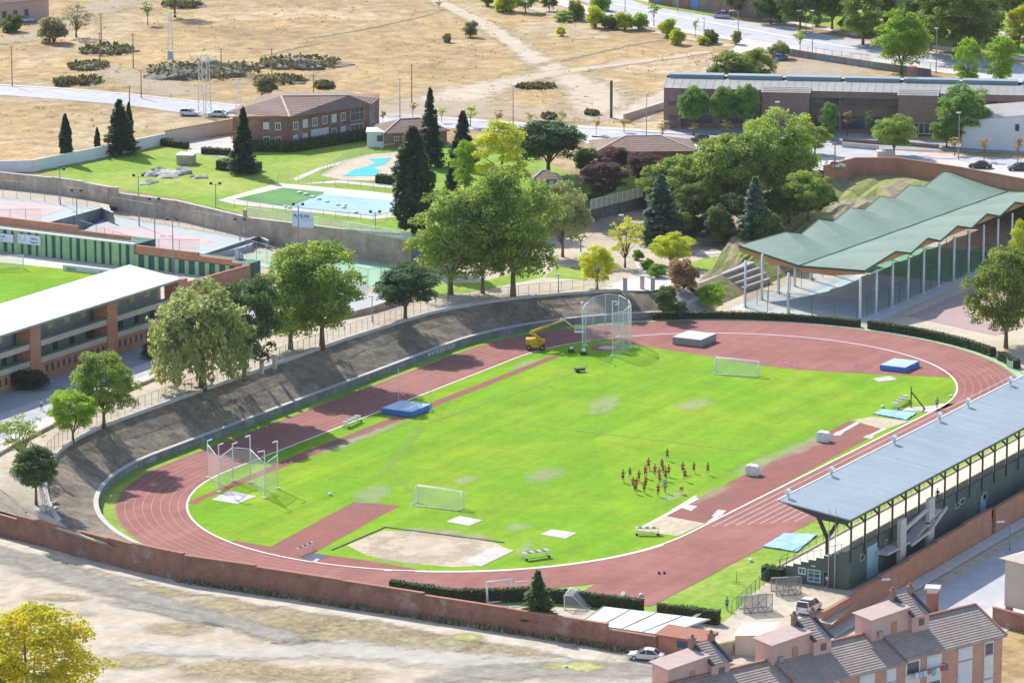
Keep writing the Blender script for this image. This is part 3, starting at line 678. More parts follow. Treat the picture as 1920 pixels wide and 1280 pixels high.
m_rooft2= M('grey_brown_roof_tiles',(0.205,0.165,0.15),0.16,1.5,0.9,base2=(0.25,0.205,0.185),scale2=0.3)
m_ridge = M('ridge_tile',(0.55,0.47,0.42),0.15,2,0.9)
m_seam = M('grey_metal_roof',(0.29,0.285,0.275),0.08,0.4,0.6,base2=(0.34,0.335,0.32),scale2=0.1,spec=0.25)
m_metal = M('pale_metal_roof',(0.62,0.66,0.68),0.05,0.4,0.5,base2=(0.68,0.71,0.72),scale2=0.1,spec=0.4)
m_blroof= M('blue_grey_metal_roof',(0.265,0.315,0.36),0.06,0.5,0.5,base2=(0.31,0.36,0.405),scale2=0.08,spec=0.4,wave=((14,0,0),0.25),streak=((0.9,0.03,0.1),0.10))
m_grroof= M('green_metal_roof',(0.125,0.205,0.165),0.08,0.5,0.6,base2=(0.155,0.235,0.19),scale2=0.08,spec=0.35,wave=((10,0,0),0.25),streak=((0.1,0.6,0.1),0.06))
m_grtrim= M('dark_green_trim',(0.035,0.10,0.065),0.1,2,0.5)
m_ply   = M('orange_plywood',(0.50,0.24,0.10),0.14,1.0,0.7,base2=(0.56,0.29,0.13),scale2=0.3)
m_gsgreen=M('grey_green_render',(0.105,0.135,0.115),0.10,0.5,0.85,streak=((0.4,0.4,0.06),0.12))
m_cream = M('cream_render',(0.66,0.58,0.46),0.08,0.6,0.85)
m_beige = M('beige_render',(0.52,0.45,0.37),0.08,0.6,0.85)
m_pink  = M('pink_render',(0.55,0.36,0.31),0.10,0.6,0.85)
m_whwall= M('white_render',(0.74,0.75,0.77),0.06,0.5,0.85)
m_dkgreen=M('dark_green_paint',(0.05,0.13,0.10),0.15,0.8,0.7)
m_ltgreen=M('light_green_paint',(0.32,0.50,0.26),0.14,0.6,0.8)
m_teal  = M('teal_paint',(0.30,0.50,0.54),0.08,1,0.6)
m_hedge = leafmat('hedge_leaves',(0.035,0.075,0.015),(0.12,0.18,0.035),0.2,sc=1.5)
m_seat  = M('cream_terrace_steps',(0.66,0.60,0.50),0.08,0.8,0.85)
# ------------------------------------------------------------------ long brick school
P=at(1245,240,'P'); Q=at(1560,247,'P'); rz=rowang(P,Q)
sch=thing('school_building','long low brown brick school with pale metal roof and two projecting blocks','building',P,rz)
X=lambda a,b: lx(P,Q,at(a,b,'P'))
H=zup(P,164); xe=X(1560,247)+ (X(1560,247)-X(1245,240))*1.45
xa0,xa1=X(1430,244),X(1518,246); xb0,xb1=X(1684,250),X(1757,252)
mb=MB()
mb.box((xe/2,10,0),(xe,17.0,H-2.9)); mb.box((xe/2,9.4,H-2.9),(xe,17.6,2.9-1.35)); mb.box((xe/2,8.8,H-1.35+0.002),(xe,18.6,1.35))
mb.box((1.7,-0.2,0),(3.4,1.2,H-0.15))
mb.build('wall',m_brown,sch)
for (a,b,dp) in ((xa0,xa1,3.2),(xb0,xb1,3.4)):
    mb=MB(); z0=0 if a==xa0 else 2.6
    mb.box(((a+b)/2,-dp/2+0.4,z0),(b-a,dp,H-0.2-z0))
    if z0: mb.box(((a+b)/2-2.2,-dp/2+0.9,0),(b-a-4.6,dp-1,2.598))
    bl=mb.build('projecting_block',m_brown,sch)
    mb=MB(); mb.face([(a-.2,-dp+.3,H-.15),(b+.2,-dp+.3,H-.15),(b+.2,1.5,H+.55),(a-.2,1.5,H+.55)]); mb.face([(a-.2,-dp+.3,H-.15),(a-.2,1.5,H+.55),(a-.2,1.5,H-.19),(a-.2,-dp+.3,H-.19)]); mb.face([(b+.2,-dp+.3,H-.15),(b+.2,1.5,H+.55),(b+.2,1.5,H-.19),(b+.2,-dp+.3,H-.19)])
    for i in range(4):
        y=-dp+.3+i*(dp+1.2)/4; mb.bar((a,y,H-.10+i*.16),(b,y,H-.10+i*.16),.12,.12)
    mb.build('roof',m_seam,bl)
mb=MB(); mb.face([(-.3,-.7,H),(xe,-.7,H),(xe,6.2,H+1.0),(-.3,6.2,H+1.0)]); mb.face([(-.3,9.3,H+1.0),(xe,9.3,H+1.0),(xe,18.6,H),(-.3,18.6,H)]); mb.face([(-.3,-.7,H),(-.3,6.2,H+1.0),(-.3,9.3,H+1.0),(-.3,18.6,H)])
n=int(xe/1.6)
for i in range(n): mb.bar((i*1.6,-.7,H+.03),(i*1.6,6.2,H+1.03),.06,.06)
rf=mb.build('roof',m_seam,sch)
for i in range(7):
    a=xe*i/7+.3; b=xe*(i+1)/7-.5; mb=MB(); mb.prism([(a,6.25),(b,6.25),(b,9.2),(a,9.2)],H+.95,H+1.7); mb.build('skylight',M('skylight_glass',(0.20,0.27,0.30),0.05,1,0.4) if i==0 else bpy.data.materials['skylight_glass'],rf)
# upper glazing band and shaded ground floor openings
for i in range(10):
    a=4+i*(xe-4)/10; b=a+(xe-4)/10-0.5
    if a<xa1 and b>xa0: b=min(b,xa0-.2) if a<xa0 else b; a=max(a,xa1+.2) if a>=xa0 else a
    if b-a>1: rectpart('window',sch,a,b,H-2.75,H-1.5,m_glass,0.08,m_dark,0.08,6,1,0.6)
for i in range(9):
    a=xa1+1+i*5.2; rectpart('window',sch,a,a+4.6,0.35,2.9,m_glass,0.08,m_dark,0.1,4,1,1.5)
for i in range(3): a=5+i*6; rectpart('window',sch,a,a+4.5,1.0,2.4,m_glass,0.08,m_dark,0.1,4,1,1.5)
for zz in (H-3.4,1.9):
    for i in range(5): rectpart('window',sch,.9+i*.4,1.15+i*.4,zz,zz+.8,m_glass,0.05,m_dark,0.03,1,1,-0.8)
rectpart('window',sch,xb1-4.6,xb1-.4,0.3,2.5,m_glass,0.08,m_steel,0.14,4,1,-2.2)
lettering('SEGOVIA XXI',sch,xb0+1.4,-3.0-.02,H-3.6,0.9,M('brick_letters',(0.38,0.27,0.27),0.1,2,0.8),(xb1-xb0)*.62,'lettering')
mb=MB(); mb.box((X(1703,250),12,H),(1.9,1.9,3.4)); ch=mb.build('chimney',m_brick,sch)
# kerbed plinth and low wall in front of the school
def wall_thing(name,label,pts,tops,mat,cap=None,th=0.35,cat='wall',group=None,capname='coping',caph=0.14,capo=0.08,step=True):
    """free-standing wall along ground points; tops = heights of each length (stepped) or of each point (sloping)"""
    t=thing(name,label,cat,pts[0],0,group)
    mb=MB(); cb=MB()
    for i in range(len(pts)-1):
        a,b=Vector(pts[i]),Vector(pts[i+1]); d=(b-a); d.z=0; d.normalize(); n=Vector((-d.y,d.x,0))*th/2
        za=tops[i]; zb=tops[i] if step else tops[i+1]; lo=min(a.z,b.z)-0.4
        e=d*0.0015*(i%2)
        vs=[a-n,b-n,b+n,a+n]
        mb.prism([(p.x,p.y) for p in vs],lo,[za,zb,zb,za])
        if cap:
            n2=n*(1+2*capo/th); vs=[a-n2-d*.02,b-n2+d*.02,b+n2+d*.02,a+n2-d*.02]; cb.prism([(p.x,p.y) for p in vs],[za+.003,zb+.003,zb+.003,za+.003],[za+caph,zb+caph,zb+caph,za+caph],bottom=True)
    mb.build('wall_body',mat,t,True)
    if cap: cb.build(capname,cap,t,True)
    return t
pp=[at(1440,266,'P'),at(1580,274,'P'),at(1648,279,'P')]
wall_thing('low_wall','low pale wall along the forecourt of the long brick school','wall' and [at(1440+555/4,276,'P'),at(1440+830/4,282,'P')],[ZP+1.0,ZP+1.0],m_pave)
wall_thing('low_wall','low brown wall beside the school steps, left of the leafy planter tree',[at(1580,268,'P'),at(1690,273,'P'),at(1760,279,'P')],[ZP+0.8,ZP+0.8],m_brown)
# white house at the right edge
P=at(1803,278,'P'); Q=at(1990,289,'P'); wh=thing('white_building','large white walled building with grey roof right of the long school','building',P,rowang(P,Q))
H=zup(P,226); mb=MB(); L=lx(P,Q,Q)
mb.mesh([(0,0,0),(L,0,0),(L,0,H+2.6),(0,0,H),(0,13,0),(L,13,0),(L,13,H+2.6),(0,13,H)],[(0,1,2,3),(1,5,6,2),(5,4,7,6),(4,0,3,7)]); mb.build('wall',m_whwall,wh)
mb=MB(); mb.mesh([(-.3,-.3,H+.02),(L,-.3,H+2.7),(L,6.5,H+4.4),(1.5,6.5,H+2.1),(L,13.3,H+2.6),(-.3,13.3,H+.02)],[(0,1,2,3),(3,2,4,5),(0,3,5)]); mb.build('roof',M('grey_fibre_roof',(0.38,0.36,0.37),0.12,0.6,0.9),wh)
panel('window',wh,P,Q,(1904,233,1911,246),m_glass,0.08,m_dark,0.1)
# ------------------------------------------------------------------ pool clubhouse with hipped roof
A=at(437,281,'P'); Fc=at(543,279,'P'); G=at(660,259,'P'); G2=at(692,254,'P'); Hh=at(709,247,'P')
ph=thing('clubhouse','two storey red brick clubhouse with brown hipped roof above the pools','building',Fc,rowang(Fc,G2))
Bk=at(520,250,'P'); Bk=A+FH*16+RT*2; Bk2=Hh+FH*8
zt=zup(Fc,217); mb=MB(); mb.prism([(p.x,p.y) for p in (A,Fc,G2,Hh,Bk2,Bk)],ZP-.2,ZP+zt-.05); mb.build('wall',m_brick,ph,True)
ze=ZP+zt; E=[at(424,211,ze),at(543,219,ze),at(697,196,ze),at(712,184,ze),at(648,172,ze),at(497,176,ze)]; R1=at(527,180,ze+2.4); R2=at(655,179,ze+2.0)
mb=MB()
for f in ([E[0],E[1],R1],[E[1],E[2],R2,R1],[E[2],E[3],R2],[E[3],E[4],R2],[E[4],E[5],R1,R2],[E[5],E[0],R1]): mb.face(f)
mb.face([p-Vector((0,0,.22)) for p in E][::-1])
for i in range(6): a,b=E[i],E[(i+1)%6]; mb.face([a,b,b-Vector((0,0,.22)),a-Vector((0,0,.22))])
rf=mb.build('roof',m_rooft,ph,True,fix=True)
mb=MB()
for a,b in ((R1,E[1]),(R2,E[2]),(R1,R2)): mb.bar(a+Vector((0,0,.05)),b+Vector((0,0,.05)),.35,.18)
mb.build('ridge_cap',m_ridge,rf,True)
def wpanel(name,parent,P,Q,rect,mat,frame,cols=1,rows=1,fw=.14,proud=.1):
    """window set on a facade that is not the building's own local x axis"""
    a=wallpt(rect[0],rect[1],P,Q); b=wallpt(rect[2],rect[3],P,Q); u=Vector((Q.x-P.x,Q.y-P.y,0)).normalized(); n=Vector((u.y,-u.x,0))
    x0,x1=min(a[0],b[0]),max(a[0],b[0]); z1,z0=max(a[1],b[1]),max(0.05,min(a[1],b[1])); an=math.atan2(u.y,u.x)
    W=lambda x,y,z: P+u*x+n*y+Vector((0,0,z))
    mb=MB()
    for xx in (x0+fw/2,x1-fw/2): mb.box(W(xx,proud/2,z0),(fw,proud,z1-z0),an)
    for zz in (z0,z1-fw): mb.box(W((x0+x1)/2,proud/2-.002,zz),(x1-x0-2*fw+.002,proud,fw),an)
    for i in range(1,cols): mb.box(W(x0+(x1-x0)*i/cols,proud/2-.003,z0+fw),(fw*.7,proud,z1-z0-2*fw),an)
    for i in range(1,rows): mb.box(W((x0+x1)/2,proud/2-.004,z0+(z1-z0)*i/rows),(x1-x0-2*fw,proud,fw*.7),an)
    f=mb.build(name,frame,parent,True)
    mb=MB(); mb.box(W((x0+x1)/2,0.015,z0+fw*.5),(x1-x0-fw,0.03,z1-z0-fw),an); mb.build('pane',mat,f,True); return f
m_blind=M('white_blind',(0.66,0.68,0.70),0.06,2,0.7)
for (x,y,w_,h_,bl) in ((499,236,11,13,1),(521,237,11,14,0)): wpanel('window',ph,A,Fc,(x-w_/2,y-h_/2,x+w_/2,y+h_/2),m_blind if bl else m_glass,m_steel,2)
for (x,y,w_,h_,bl) in ((500,267,12,22,0),(522,267,12,20,0)): wpanel('window',ph,A,Fc,(x-w_/2,y-h_/2,x+w_/2,y+h_/2),m_glass,m_steel,2)
for (x,y,w_,h_,bl) in ((554,236,9,14,0),(572,232,9,14,1),(590,229,9,14,0),(609,225,9,14,0),(626,222,9,14,1),(643,219,9,14,0),(554,264,9,20,1),(572,261,9,20,1),(626,250,9,18,0),(643,247,9,18,1)):
    wpanel('window',ph,Fc,G2,(x-w_/2,y-h_/2,x+w_/2,y+h_/2),m_blind if bl else m_glass,m_steel,2)
wpanel('window',ph,Fc,G2,(583,244,616,270),m_blind,m_steel,5)
wpanel('bay_window',ph,Fc,G2,(656,200,683,224),m_glass,m_teal,3,2); wpanel('bay_window',ph,Fc,G2,(656,234,681,255),m_glass,m_blind,3,1)
wpanel('bay_window',ph,G2,Hh,(693,197,701,222),m_glass,m_teal,2,2); wpanel('window',ph,G2,Hh,(693,228,703,246),m_glass,m_teal,2,2)
def hipbox(name,label,P,Q,depth,eave_py,rise,over,wallm,roofm,cat='building',hipin=None,back=None):
    t=thing(name,label,cat,P,rowang(P,Q)); L=lx(P,Q,Q); H=zup(P,eave_py)
    mb=MB(); mb.box((L/2,depth/2,-.2),(L,depth,H+.15)); mb.build('wall',wallm,t)
    o=over; a=[(-o,-o,H),(L+o,-o,H),(L+o,depth+o,H),(-o,depth+o,H)]; k=min(depth/2,L/2-.1) if hipin is None else hipin
    r0,r1=(k-o*.5,depth/2,H+rise),(L-k+o*.5,depth/2,H+rise)
    mb=MB(); mb.face([a[0],a[1],r1,r0]); mb.face([a[1],a[2],r1]); mb.face([a[2],a[3],r0,r1]); mb.face([a[3],a[0],r0])
    d=[(x,y,z-.18) for x,y,z in a]; mb.face(d[::-1])
    for i in range(4): mb.face([a[i],a[(i+1)%4],d[(i+1)%4],d[i]])
    rf=mb.build('roof',roofm,t)
    mb=MB()
    for p,q in ((a[0],r0),(a[1],r1),(r0,r1)): mb.bar(Vector(p)+Vector((0,0,.04)),Vector(q)+Vector((0,0,.04)),.25,.12)
    mb.build('ridge_cap',m_ridge,rf); return t,H,L
P=at(722,278,'P'); Q=at(838,272,'P'); t,H,L=hipbox('annex','single storey brick annex with brown hipped roof beside the clubhouse','building' and P,Q,9,250,1.9,.5,m_brick,m_rooft)
panel('window',t,P,Q,(739,256,748,264),m_glass,.08,m_steel,.1,2); panel('window',t,P,Q,(754,256,763,264),m_glass,.08,m_steel,.1,2); panel('window',t,P,Q,(799,252,806,262),m_glass,.08,m_teal,.1,1)
P=at(688,277,'P'); Q=at(722,277,'P'); t=thing('link_porch','small white porch between the clubhouse and its brick annex','building',P,rowang(P,Q)); H=zup(P,249); L=lx(P,Q,Q)
mb=MB(); mb.box((L/2,2.5,0),(L,5,H)); mb.build('wall',m_whwall,t); mb=MB(); mb.box((L/2,2.4,H+.01),(L+.4,5.4,.22)); mb.build('roof',m_metal,t); panel('window',t,P,Q,(707,254,718,265),m_glass,.08,m_dark,.1,2)
P=at(1122,306,'P'); Q=at(1300,304,'P'); hipbox('pavilion','wide low pavilion with plain brown hipped roof behind the purple trees','building' and P,Q,12,284,1.9,.8,m_brick,m_rooft)
P=at(1002,353,'P'); Q=at(1046,352,'P'); t,H,L=hipbox('kiosk','small white kiosk with blue doors under a brown hipped roof','building' and P,Q,4.5,336,1.2,.7,m_whwall,m_rooft)
for x in (1004,1024,1038): panel('door',t,P,Q,(x,339,x+6,352),M('blue_door',(0.10,0.22,0.42),.1,2,.5) if x==1004 else bpy.data.materials['blue_door'],.06)
P=at(331,309,'P'); Q=at(360,310,'P'); t=thing('stone_hut','small square stone hut with flat pale roof on the pool lawn','hut',P,rowang(P,Q)); H=zup(P,292); L=lx(P,Q,Q)
mb=MB(); mb.box((L/2,1.5,-.1),(L,3,H+.1)); mb.build('wall',m_stone,t); mb=MB(); mb.box((L/2,1.5,H+.003),(L+.4,3.4,.2)); mb.build('roof',m_metal,t)
# house in the top left corner and the block at the top
P=at(-30,48,'P'); Q=at(92,36,'P'); t=thing('country_house','pink walled house with tiled roofs in the far corner of the hill','house',P,rowang(P,Q)); L=lx(P,Q,Q)
mb=MB(); mb.box((L/2,5,-.2),(L,10,5)); mb.build('wall',m_pink,t); mb=MB(); mb.mesh([(-.5,-.5,4.8),(L+.5,-.5,4.8),(L+.5,5,7.2),(-.5,5,7.2),(-.5,10.5,4.8),(L+.5,10.5,4.8)],[(0,1,2,3),(3,2,5,4),(0,3,4),(1,5,2)]); mb.build('roof',m_rooft,t)
for i in range(4): rectpart('window',t,2+i*3.0,3+i*3.0,1.2,2.8,m_glass,.08,m_dark,.1)
P=at(1216,6,'P'); Q=at(1420,36,'P'); t=thing('roadside_block','dark roadside building with coloured shutters behind the far avenue','building',P,rowang(P,Q)); L=lx(P,Q,Q)
mb=MB(); mb.box((L/2,6,-.2),(L,12,7)); mb.build('wall',m_brown,t)
for i,c in enumerate(((.10,.22,.5),(.30,.12,.10),(.28,.25,.22),(.32,.14,.1),(.10,.25,.6),(.2,.2,.2))):
    rectpart('shutter',t,2+i*3.2,4.4+i*3.2,.2,3,M('shutter_paint',c,.1,2,.6),.06)
# ------------------------------------------------------------------ home grandstand
X0,X1=-57.0,118.0
gs=thing('grandstand','long grandstand with blue grey metal roof beside the home straight','grandstand',(0,-62,0))
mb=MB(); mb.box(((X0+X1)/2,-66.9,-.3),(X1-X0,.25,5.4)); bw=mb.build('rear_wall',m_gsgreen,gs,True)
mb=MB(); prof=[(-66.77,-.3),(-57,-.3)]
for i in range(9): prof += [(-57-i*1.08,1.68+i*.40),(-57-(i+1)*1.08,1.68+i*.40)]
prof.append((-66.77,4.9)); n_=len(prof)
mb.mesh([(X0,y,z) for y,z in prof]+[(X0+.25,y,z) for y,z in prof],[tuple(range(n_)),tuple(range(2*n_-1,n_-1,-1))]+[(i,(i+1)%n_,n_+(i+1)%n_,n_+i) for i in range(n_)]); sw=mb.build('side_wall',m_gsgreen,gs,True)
mb=MB(); nr=9
for i in range(nr):
    y0=-57.0-i*1.08; z=1.65+i*.40; mb.prism([(X0+.26,y0-1.07),(X1,y0-1.07),(X1,y0),(X0+.26,y0)],0.4 if i else -.2,z)
mb.build('terrace_step',m_seat,gs,True)
mb=MB(); mb.box(((X0+X1)/2,-56.9,-.2),(X1-X0,.12,2.1)); mb.build('front_wall',m_cream,gs,True)
mb=MB(); mb.mesh([(X0-.8,-67.5,9.55),(X1,-67.5,9.55),(X1,-57.3,10.85),(X0-.8,-57.3,10.85),(X0-.8,-67.5,9.37),(X1,-67.5,9.37),(X1,-57.3,10.67),(X0-.8,-57.3,10.67)],[(0,1,2,3),(7,6,5,4),(0,4,5,1),(1,5,6,2),(3,2,6,7),(0,3,7,4)]); rf=mb.build('roof',m_blroof,gs,True)
mb=MB(); mb.box(((X0+X1)/2-.4,-57.23,10.5),(X1-X0+.8,.14,.42)); mb.build('front_gutter',m_steel,rf,True)
mb=MB(); mb.box(((X0+X1)/2-.4,-67.58,9.3),(X1-X0+.8,.12,.2)); mb.build('rear_gutter',m_dark,rf,True)
ncol=int((X1-X0)/4.3)
for i in range(min(ncol,34)):
    x=X0+.3+i*4.3; mb=MB(); mb.box((x,-67.13,3.6),(.26,.2,5.8)); mb.bar((x,-67.1,8.0),(x,-65.2,9.5),.22,.2); mb.bar((x,-66.9,9.25),(x,-57.6,10.5),.18,.3); mb.build('column',m_dark,gs,True)
for i in range(min(ncol-1,33)):
    x=X0+.3+i*4.3; mb=MB(); mb.bar((x+.15,-67.0,6.15),(x+4.1,-67.0,6.15),.08,.08)
    for k in range(1,14): mb.bar((x+k*.3,-67.0,5.1),(x+k*.3,-67.0,6.1),.07,.05)
    mb.build('railing',m_dark,gs,True)
mb=MB()
for xs_ in (X0+1.2,):
    for (a,b) in (((xs_,-63.4,3.6),(xs_,-63.4,6.3)),((xs_,-63.4,6.1),(xs_,-61.4,10.1)),((xs_,-63.4,6.1),(xs_,-65.6,9.7))): mb.bar(a,b,.38,.42)
mb.build('raking_strut',m_dark,gs,True)
mb=MB(); pr_=[(-57.4,10.6),(-67.4,9.33),(-66.9,8.7),(-63.4,8.9)]
mb.mesh([(X0-.5,y,z) for y,z in pr_]+[(X0-.25,y,z) for y,z in pr_],[(0,1,2,3),(7,6,5,4)]+[(i,(i+1)%4,4+(i+1)%4,4+i) for i in range(4)]); mb.build('end_truss',m_dark,gs,True)
for dx_ in (.0,.9):
    mb=MB(); mb.tube((X0-.3,-65.2+dx_,0),(X0-.3,-65.2+dx_,10.6-dx_*.2),.08,.06,6); mb.build('mast',m_conc,gs,True)
mb=MB()
for k in range(10):
    mb.bar((X0+.1,-57.2-k*.97,1.7+k*.36),(X0+.1,-57.2-k*.97,2.7+k*.36),.05,.05)
mb.bar((X0+.1,-57.2,2.7),(X0+.1,-65.9,5.95),.05,.05); mb.build('side_railing',m_dark,gs,True)
mb=MB()
for k in range(24): mb.bar((X0+1+k*2.2,-56.85,1.9),(X0+1+k*2.2,-56.85,2.75),.05,.05)
mb.bar((X0+1,-56.85,2.75),(X0+52,-56.85,2.75),.05,.05); mb.build('front_railing',m_dark,gs,True)
Pw=Vector((X0,-67.03,0)); Qw=Vector((X1,-67.03,0))
wpanel('roller_door',gs,Pw,Qw,(1625,1026,1646,1082),m_teal,m_grey,1,1,.1,.06)
for r_ in ((1791,944,1798,950),(1801,936,1808,942),(1843,925,1850,935),(1660,1012,1664,1022),(1613,1040,1620,1048)): wpanel('window',gs,Pw,Qw,r_,m_glass,m_steel,1,1,.06,.05)
wpanel('door',gs,Pw,Qw,(1838,930,1848,958),m_teal,m_grey,1,1,.08,.06)
Ps=Vector((X0-.02,-57,0)); Qs=Vector((X0-.02,-66.8,0))
wpanel('window',gs,Ps,Qs,(1497,1062,1511,1077),m_glass,m_steel,2,1,.14,.06)
wpanel('entrance_door',gs,Ps,Qs,(1514,1065,1539,1093),m_glass,m_teal,2,3,.2,.06)
wpanel('doorway',gs,Ps,Qs,(1544,1070,1553,1099),m_black,m_grey,1,1,.06,.04)
wpanel('sign',gs,Ps,Qs,(1521,1059,1529,1062),m_steel,m_steel,1,1,.05,.04)
# stair tower behind it
st_=MB(); sx=-44.0
for (x,z0,z1) in ((sx,0,6.6),(sx+9.2,1.0,7.4)): st_.box((x,-68.6,z0),(1.9,.5,z1-z0))
st_.prism([(sx-5,-68.9),(sx+2,-68.9),(sx+2,-67.1),(sx-5,-67.1)],2.9,3.15,bottom=True)
st_.bar((sx+2,-69.1,2.7),(sx+8,-69.1,3.2),.3,.35); st_.bar((sx+8,-69.1,3.2),(sx+13.5,-69.1,5.2),.3,.35)
st_.bar((sx+1,-68.6,5.0),(sx+9,-68.6,6.2),.3,.5)
for k in range(14): st_.box((sx+3+k*.7,-68.0,2.6+k*.18),(.7,1.7,.2))
st_.build('stair_tower',m_conc,gs,True)
# ------------------------------------------------------------------ covered courts
cn=thing('canopy','folded green metal canopy on slim white columns over the courts','canopy',(120,10,0))
nr_=[(1621,507,7.9),(1665,469,9.5),(1697,473,8.1),(1731,445,9.5),(1762,451,8.1),(1795,423,9.5),(1822,427,8.1),(1857,401,9.5),(1887,406,8.1),(1918,380,9.5),(1949,384,8.1),(1980,358,9.5),(2011,362,8.1)]
nl_=[(1385,460,8.2),(1455,433,9.5),(1488,437,8.1),(1522,410,9.5),(1555,415,8.1),(1590,389,9.5),(1622,393,8.1),(1650,368,9.5),(1682,372,8.1),(1714,348,9.5),(1745,351,8.1),(1778,323,9.5),(1815,327,8.1)]
NRg=[at(*q) for q in nr_]; NLf=[at(*q) for q in nl_]
g0,g1=at(1499,498,7.4),at(1890,359,7.4); yg=g0.y; NG=[g0.lerp(g1,i/12) for i in range(13)]
ym=sum(p.y for p in NRg[1:10])/9
for p in NRg[1:]: p.y=ym
ym=sum(p.y for p in NLf[1:])/12
for p in NLf[1:]: p.y=ym
mb=MB(); ub=MB(); tb=MB()
for off,B in ((Vector((0,0,0)),mb),(Vector((0,0,-.28)),ub)):
    for row,flip in ((NRg,False),(NLf,True)):
        for i in range(12):
            k,mm=10,3
            P_=lambda u,t: row[i].lerp(row[i+1],u).lerp(NG[i].lerp(NG[i+1],u),t)+off
            for q in range(mm):
                for j in range(k): B.face([P_(q/mm,j/k),P_((q+1)/mm,j/k),P_((q+1)/mm,(j+1)/k),P_(q/mm,(j+1)/k)],0,True)
o=mb.build('roof',m_grroof,cn,True); o.data.set_sharp_from_angle(angle=R(9)); o=ub.build('soffit',m_ply,cn,True); o.data.set_sharp_from_angle(angle=R(9))
dz=Vector((0,0,.12))
for row in (NRg,NLf):
    for p,q in zip(row[:-1],row[1:]): tb.bar(p-dz,q-dz,.16,.34)
tb.bar(NRg[0]-dz,g0-dz,.16,.34); tb.bar(NLf[0]-dz,g0-dz,.16,.34); tb.bar(g0+Vector((0,0,.07)),g1+Vector((0,0,.07)),.3,.12)
tb.build('edge_trim',m_grtrim,cn,True)
eb=MB(); ex=Vector((.2,0,-.3)); e0=[NRg[0]+ex,g0+ex,NLf[0]+ex]
for a,b in ((e0[0],e0[1]),(e0[1],e0[2])):
    m_=a.lerp(b,.5)-Vector((0,0,1.05)); eb.face([a,b,b-Vector((0,0,.75)),m_,a-Vector((0,0,.35))])
eb.build('end_board',m_ply,cn,True)
for row,sy in ((NRg,.35),(NLf,-.35)):
    for i in range(1,12,2):
        o_=Vector((0,sy,-.31)); v0,v1,v2=row[i-1]+o_,row[i]+o_,row[i+1]+o_; v0=v0.lerp(v1,.18); v2=v2.lerp(v1,.18); g_=MB(); g_.mesh([v0,v1,v2]+[p+Vector((0,sy*.3,0)) for p in (v0,v1,v2)],[(0,1,2),(5,4,3),(0,3,4,1),(1,4,5,2),(2,5,3,0)]); g_.build('gable_board',m_ply,cn,True)
cols=[at(x,y,.05) for x,y in ((1616,600),(1650,590),(1684,576),(1717,563),(1749,550),(1781,537))]
xs=[94.6+i*6.55 for i in range(11)]
for x in xs:
    for y,zc in ((cols[0].y,8.0),(yg,7.2),(22.0,8.3)):
        if y==yg and x>96: continue
        if y==22.0: x=x+1.2
        mb=MB(); mb.tube((x,y,0),(x,y,zc-.35),.24,.2,10); mb.box((x,y,0.01),(.7,.7,.12)); mb.build('column',m_steel,cn,True)
# court enclosure under the canopy
cf=thing('court_fence','green wire court fence standing under the folded canopy','fence',(120,-.6,0))
def fence_run(root,pts,h,sp,post,mesh,pr=.05,rail=True,pname='post',mname='mesh_panel',zs=None):
    tot=0; mbm=MB()
    for a,b in zip(pts[:-1],pts[1:]):
        a,b=Vector(a),Vector(b); n=max(1,round((b-a).length/sp))
        for i in range(n):
            p=a.lerp(b,i/n); q=a.lerp(b,(i+1)/n)
            if tot<96: m=MB(); m.tube(p,p+Vector((0,0,h)),pr,pr,5); m.build(pname,post,root,True); tot+=1
            mbm.face([p+Vector((0,0,.05)),q+Vector((0,0,.05)),q+Vector((0,0,h)),p+Vector((0,0,h))])
    mbm.build(mname,mesh,root,True,fix=False)
    if rail:
        r_=MB()
        for a,b in zip(pts[:-1],pts[1:]): r_.tube(Vector(a)+Vector((0,0,h)),Vector(b)+Vector((0,0,h)),pr*.7,pr*.7,5)
        r_.build('top_rail',post,root,True)
m_grmesh=M('green_wire_mesh',(0.06,0.14,0.11),.1,3,.7,alpha=.2)
fence_run(cf,[(94,0.6,.03),(94,21,.03),(160,21,.03),(160,0.6,.03),(94,0.6,.03)],3.6,4.4,m_dkgreen,m_grmesh)
# ------------------------------------------------------------------ football stand
fs=thing('football_stand','three storey brick football stand with long pale metal roof','grandstand',(-30,84,5))
XL,XR,yf,z5=-80.0,11.4,80.6,5.0
mb=MB(); mb.box(((XL+XR)/2,yf+1.35,z5-.3),(XR-XL,2.4,3.0)); mb.build('ground_floor_wall',m_brick2,fs,True)
mb=MB(); mb.box(((XL+XR)/2,yf+3.2,z5+2.7),(XR-XL,.3,6.2)); mb.build('rear_wall',M('grey_blue_render',(.36,.38,.38),.1,.6,.85),fs,True)
for z in (2.7,5.3):
    mb=MB(); mb.box(((XL+XR)/2,yf+1.5,z5+z),(XR-XL,3.3,.22)); mb.box(((XL+XR)/2,yf-.08,z5+z+.22),(XR-XL,.16,.62)); mb.build('balcony',m_beige,fs,True)
    mb=MB(); mb.box(((XL+XR)/2,yf-.02,z5+z+.84),(XR-XL,.1,.35)); mb.build('balcony_rail',m_dkgreen,fs,True)
Pf,Qf=Vector((XL,yf,z5)),Vector((XR,yf,z5))
piers=[wallpt(x,y,Pf,Qf)[0]+XL for x,y in ((64,650),(208,600),(340,560))]
for x in piers+[piers[0]-(piers[1]-piers[0]),]:
    mb=MB(); mb.box((x,yf+1.0,z5-.3),(2.7,2.6,9.0)); pr=mb.build('brick_pier',m_brick2,fs,True)
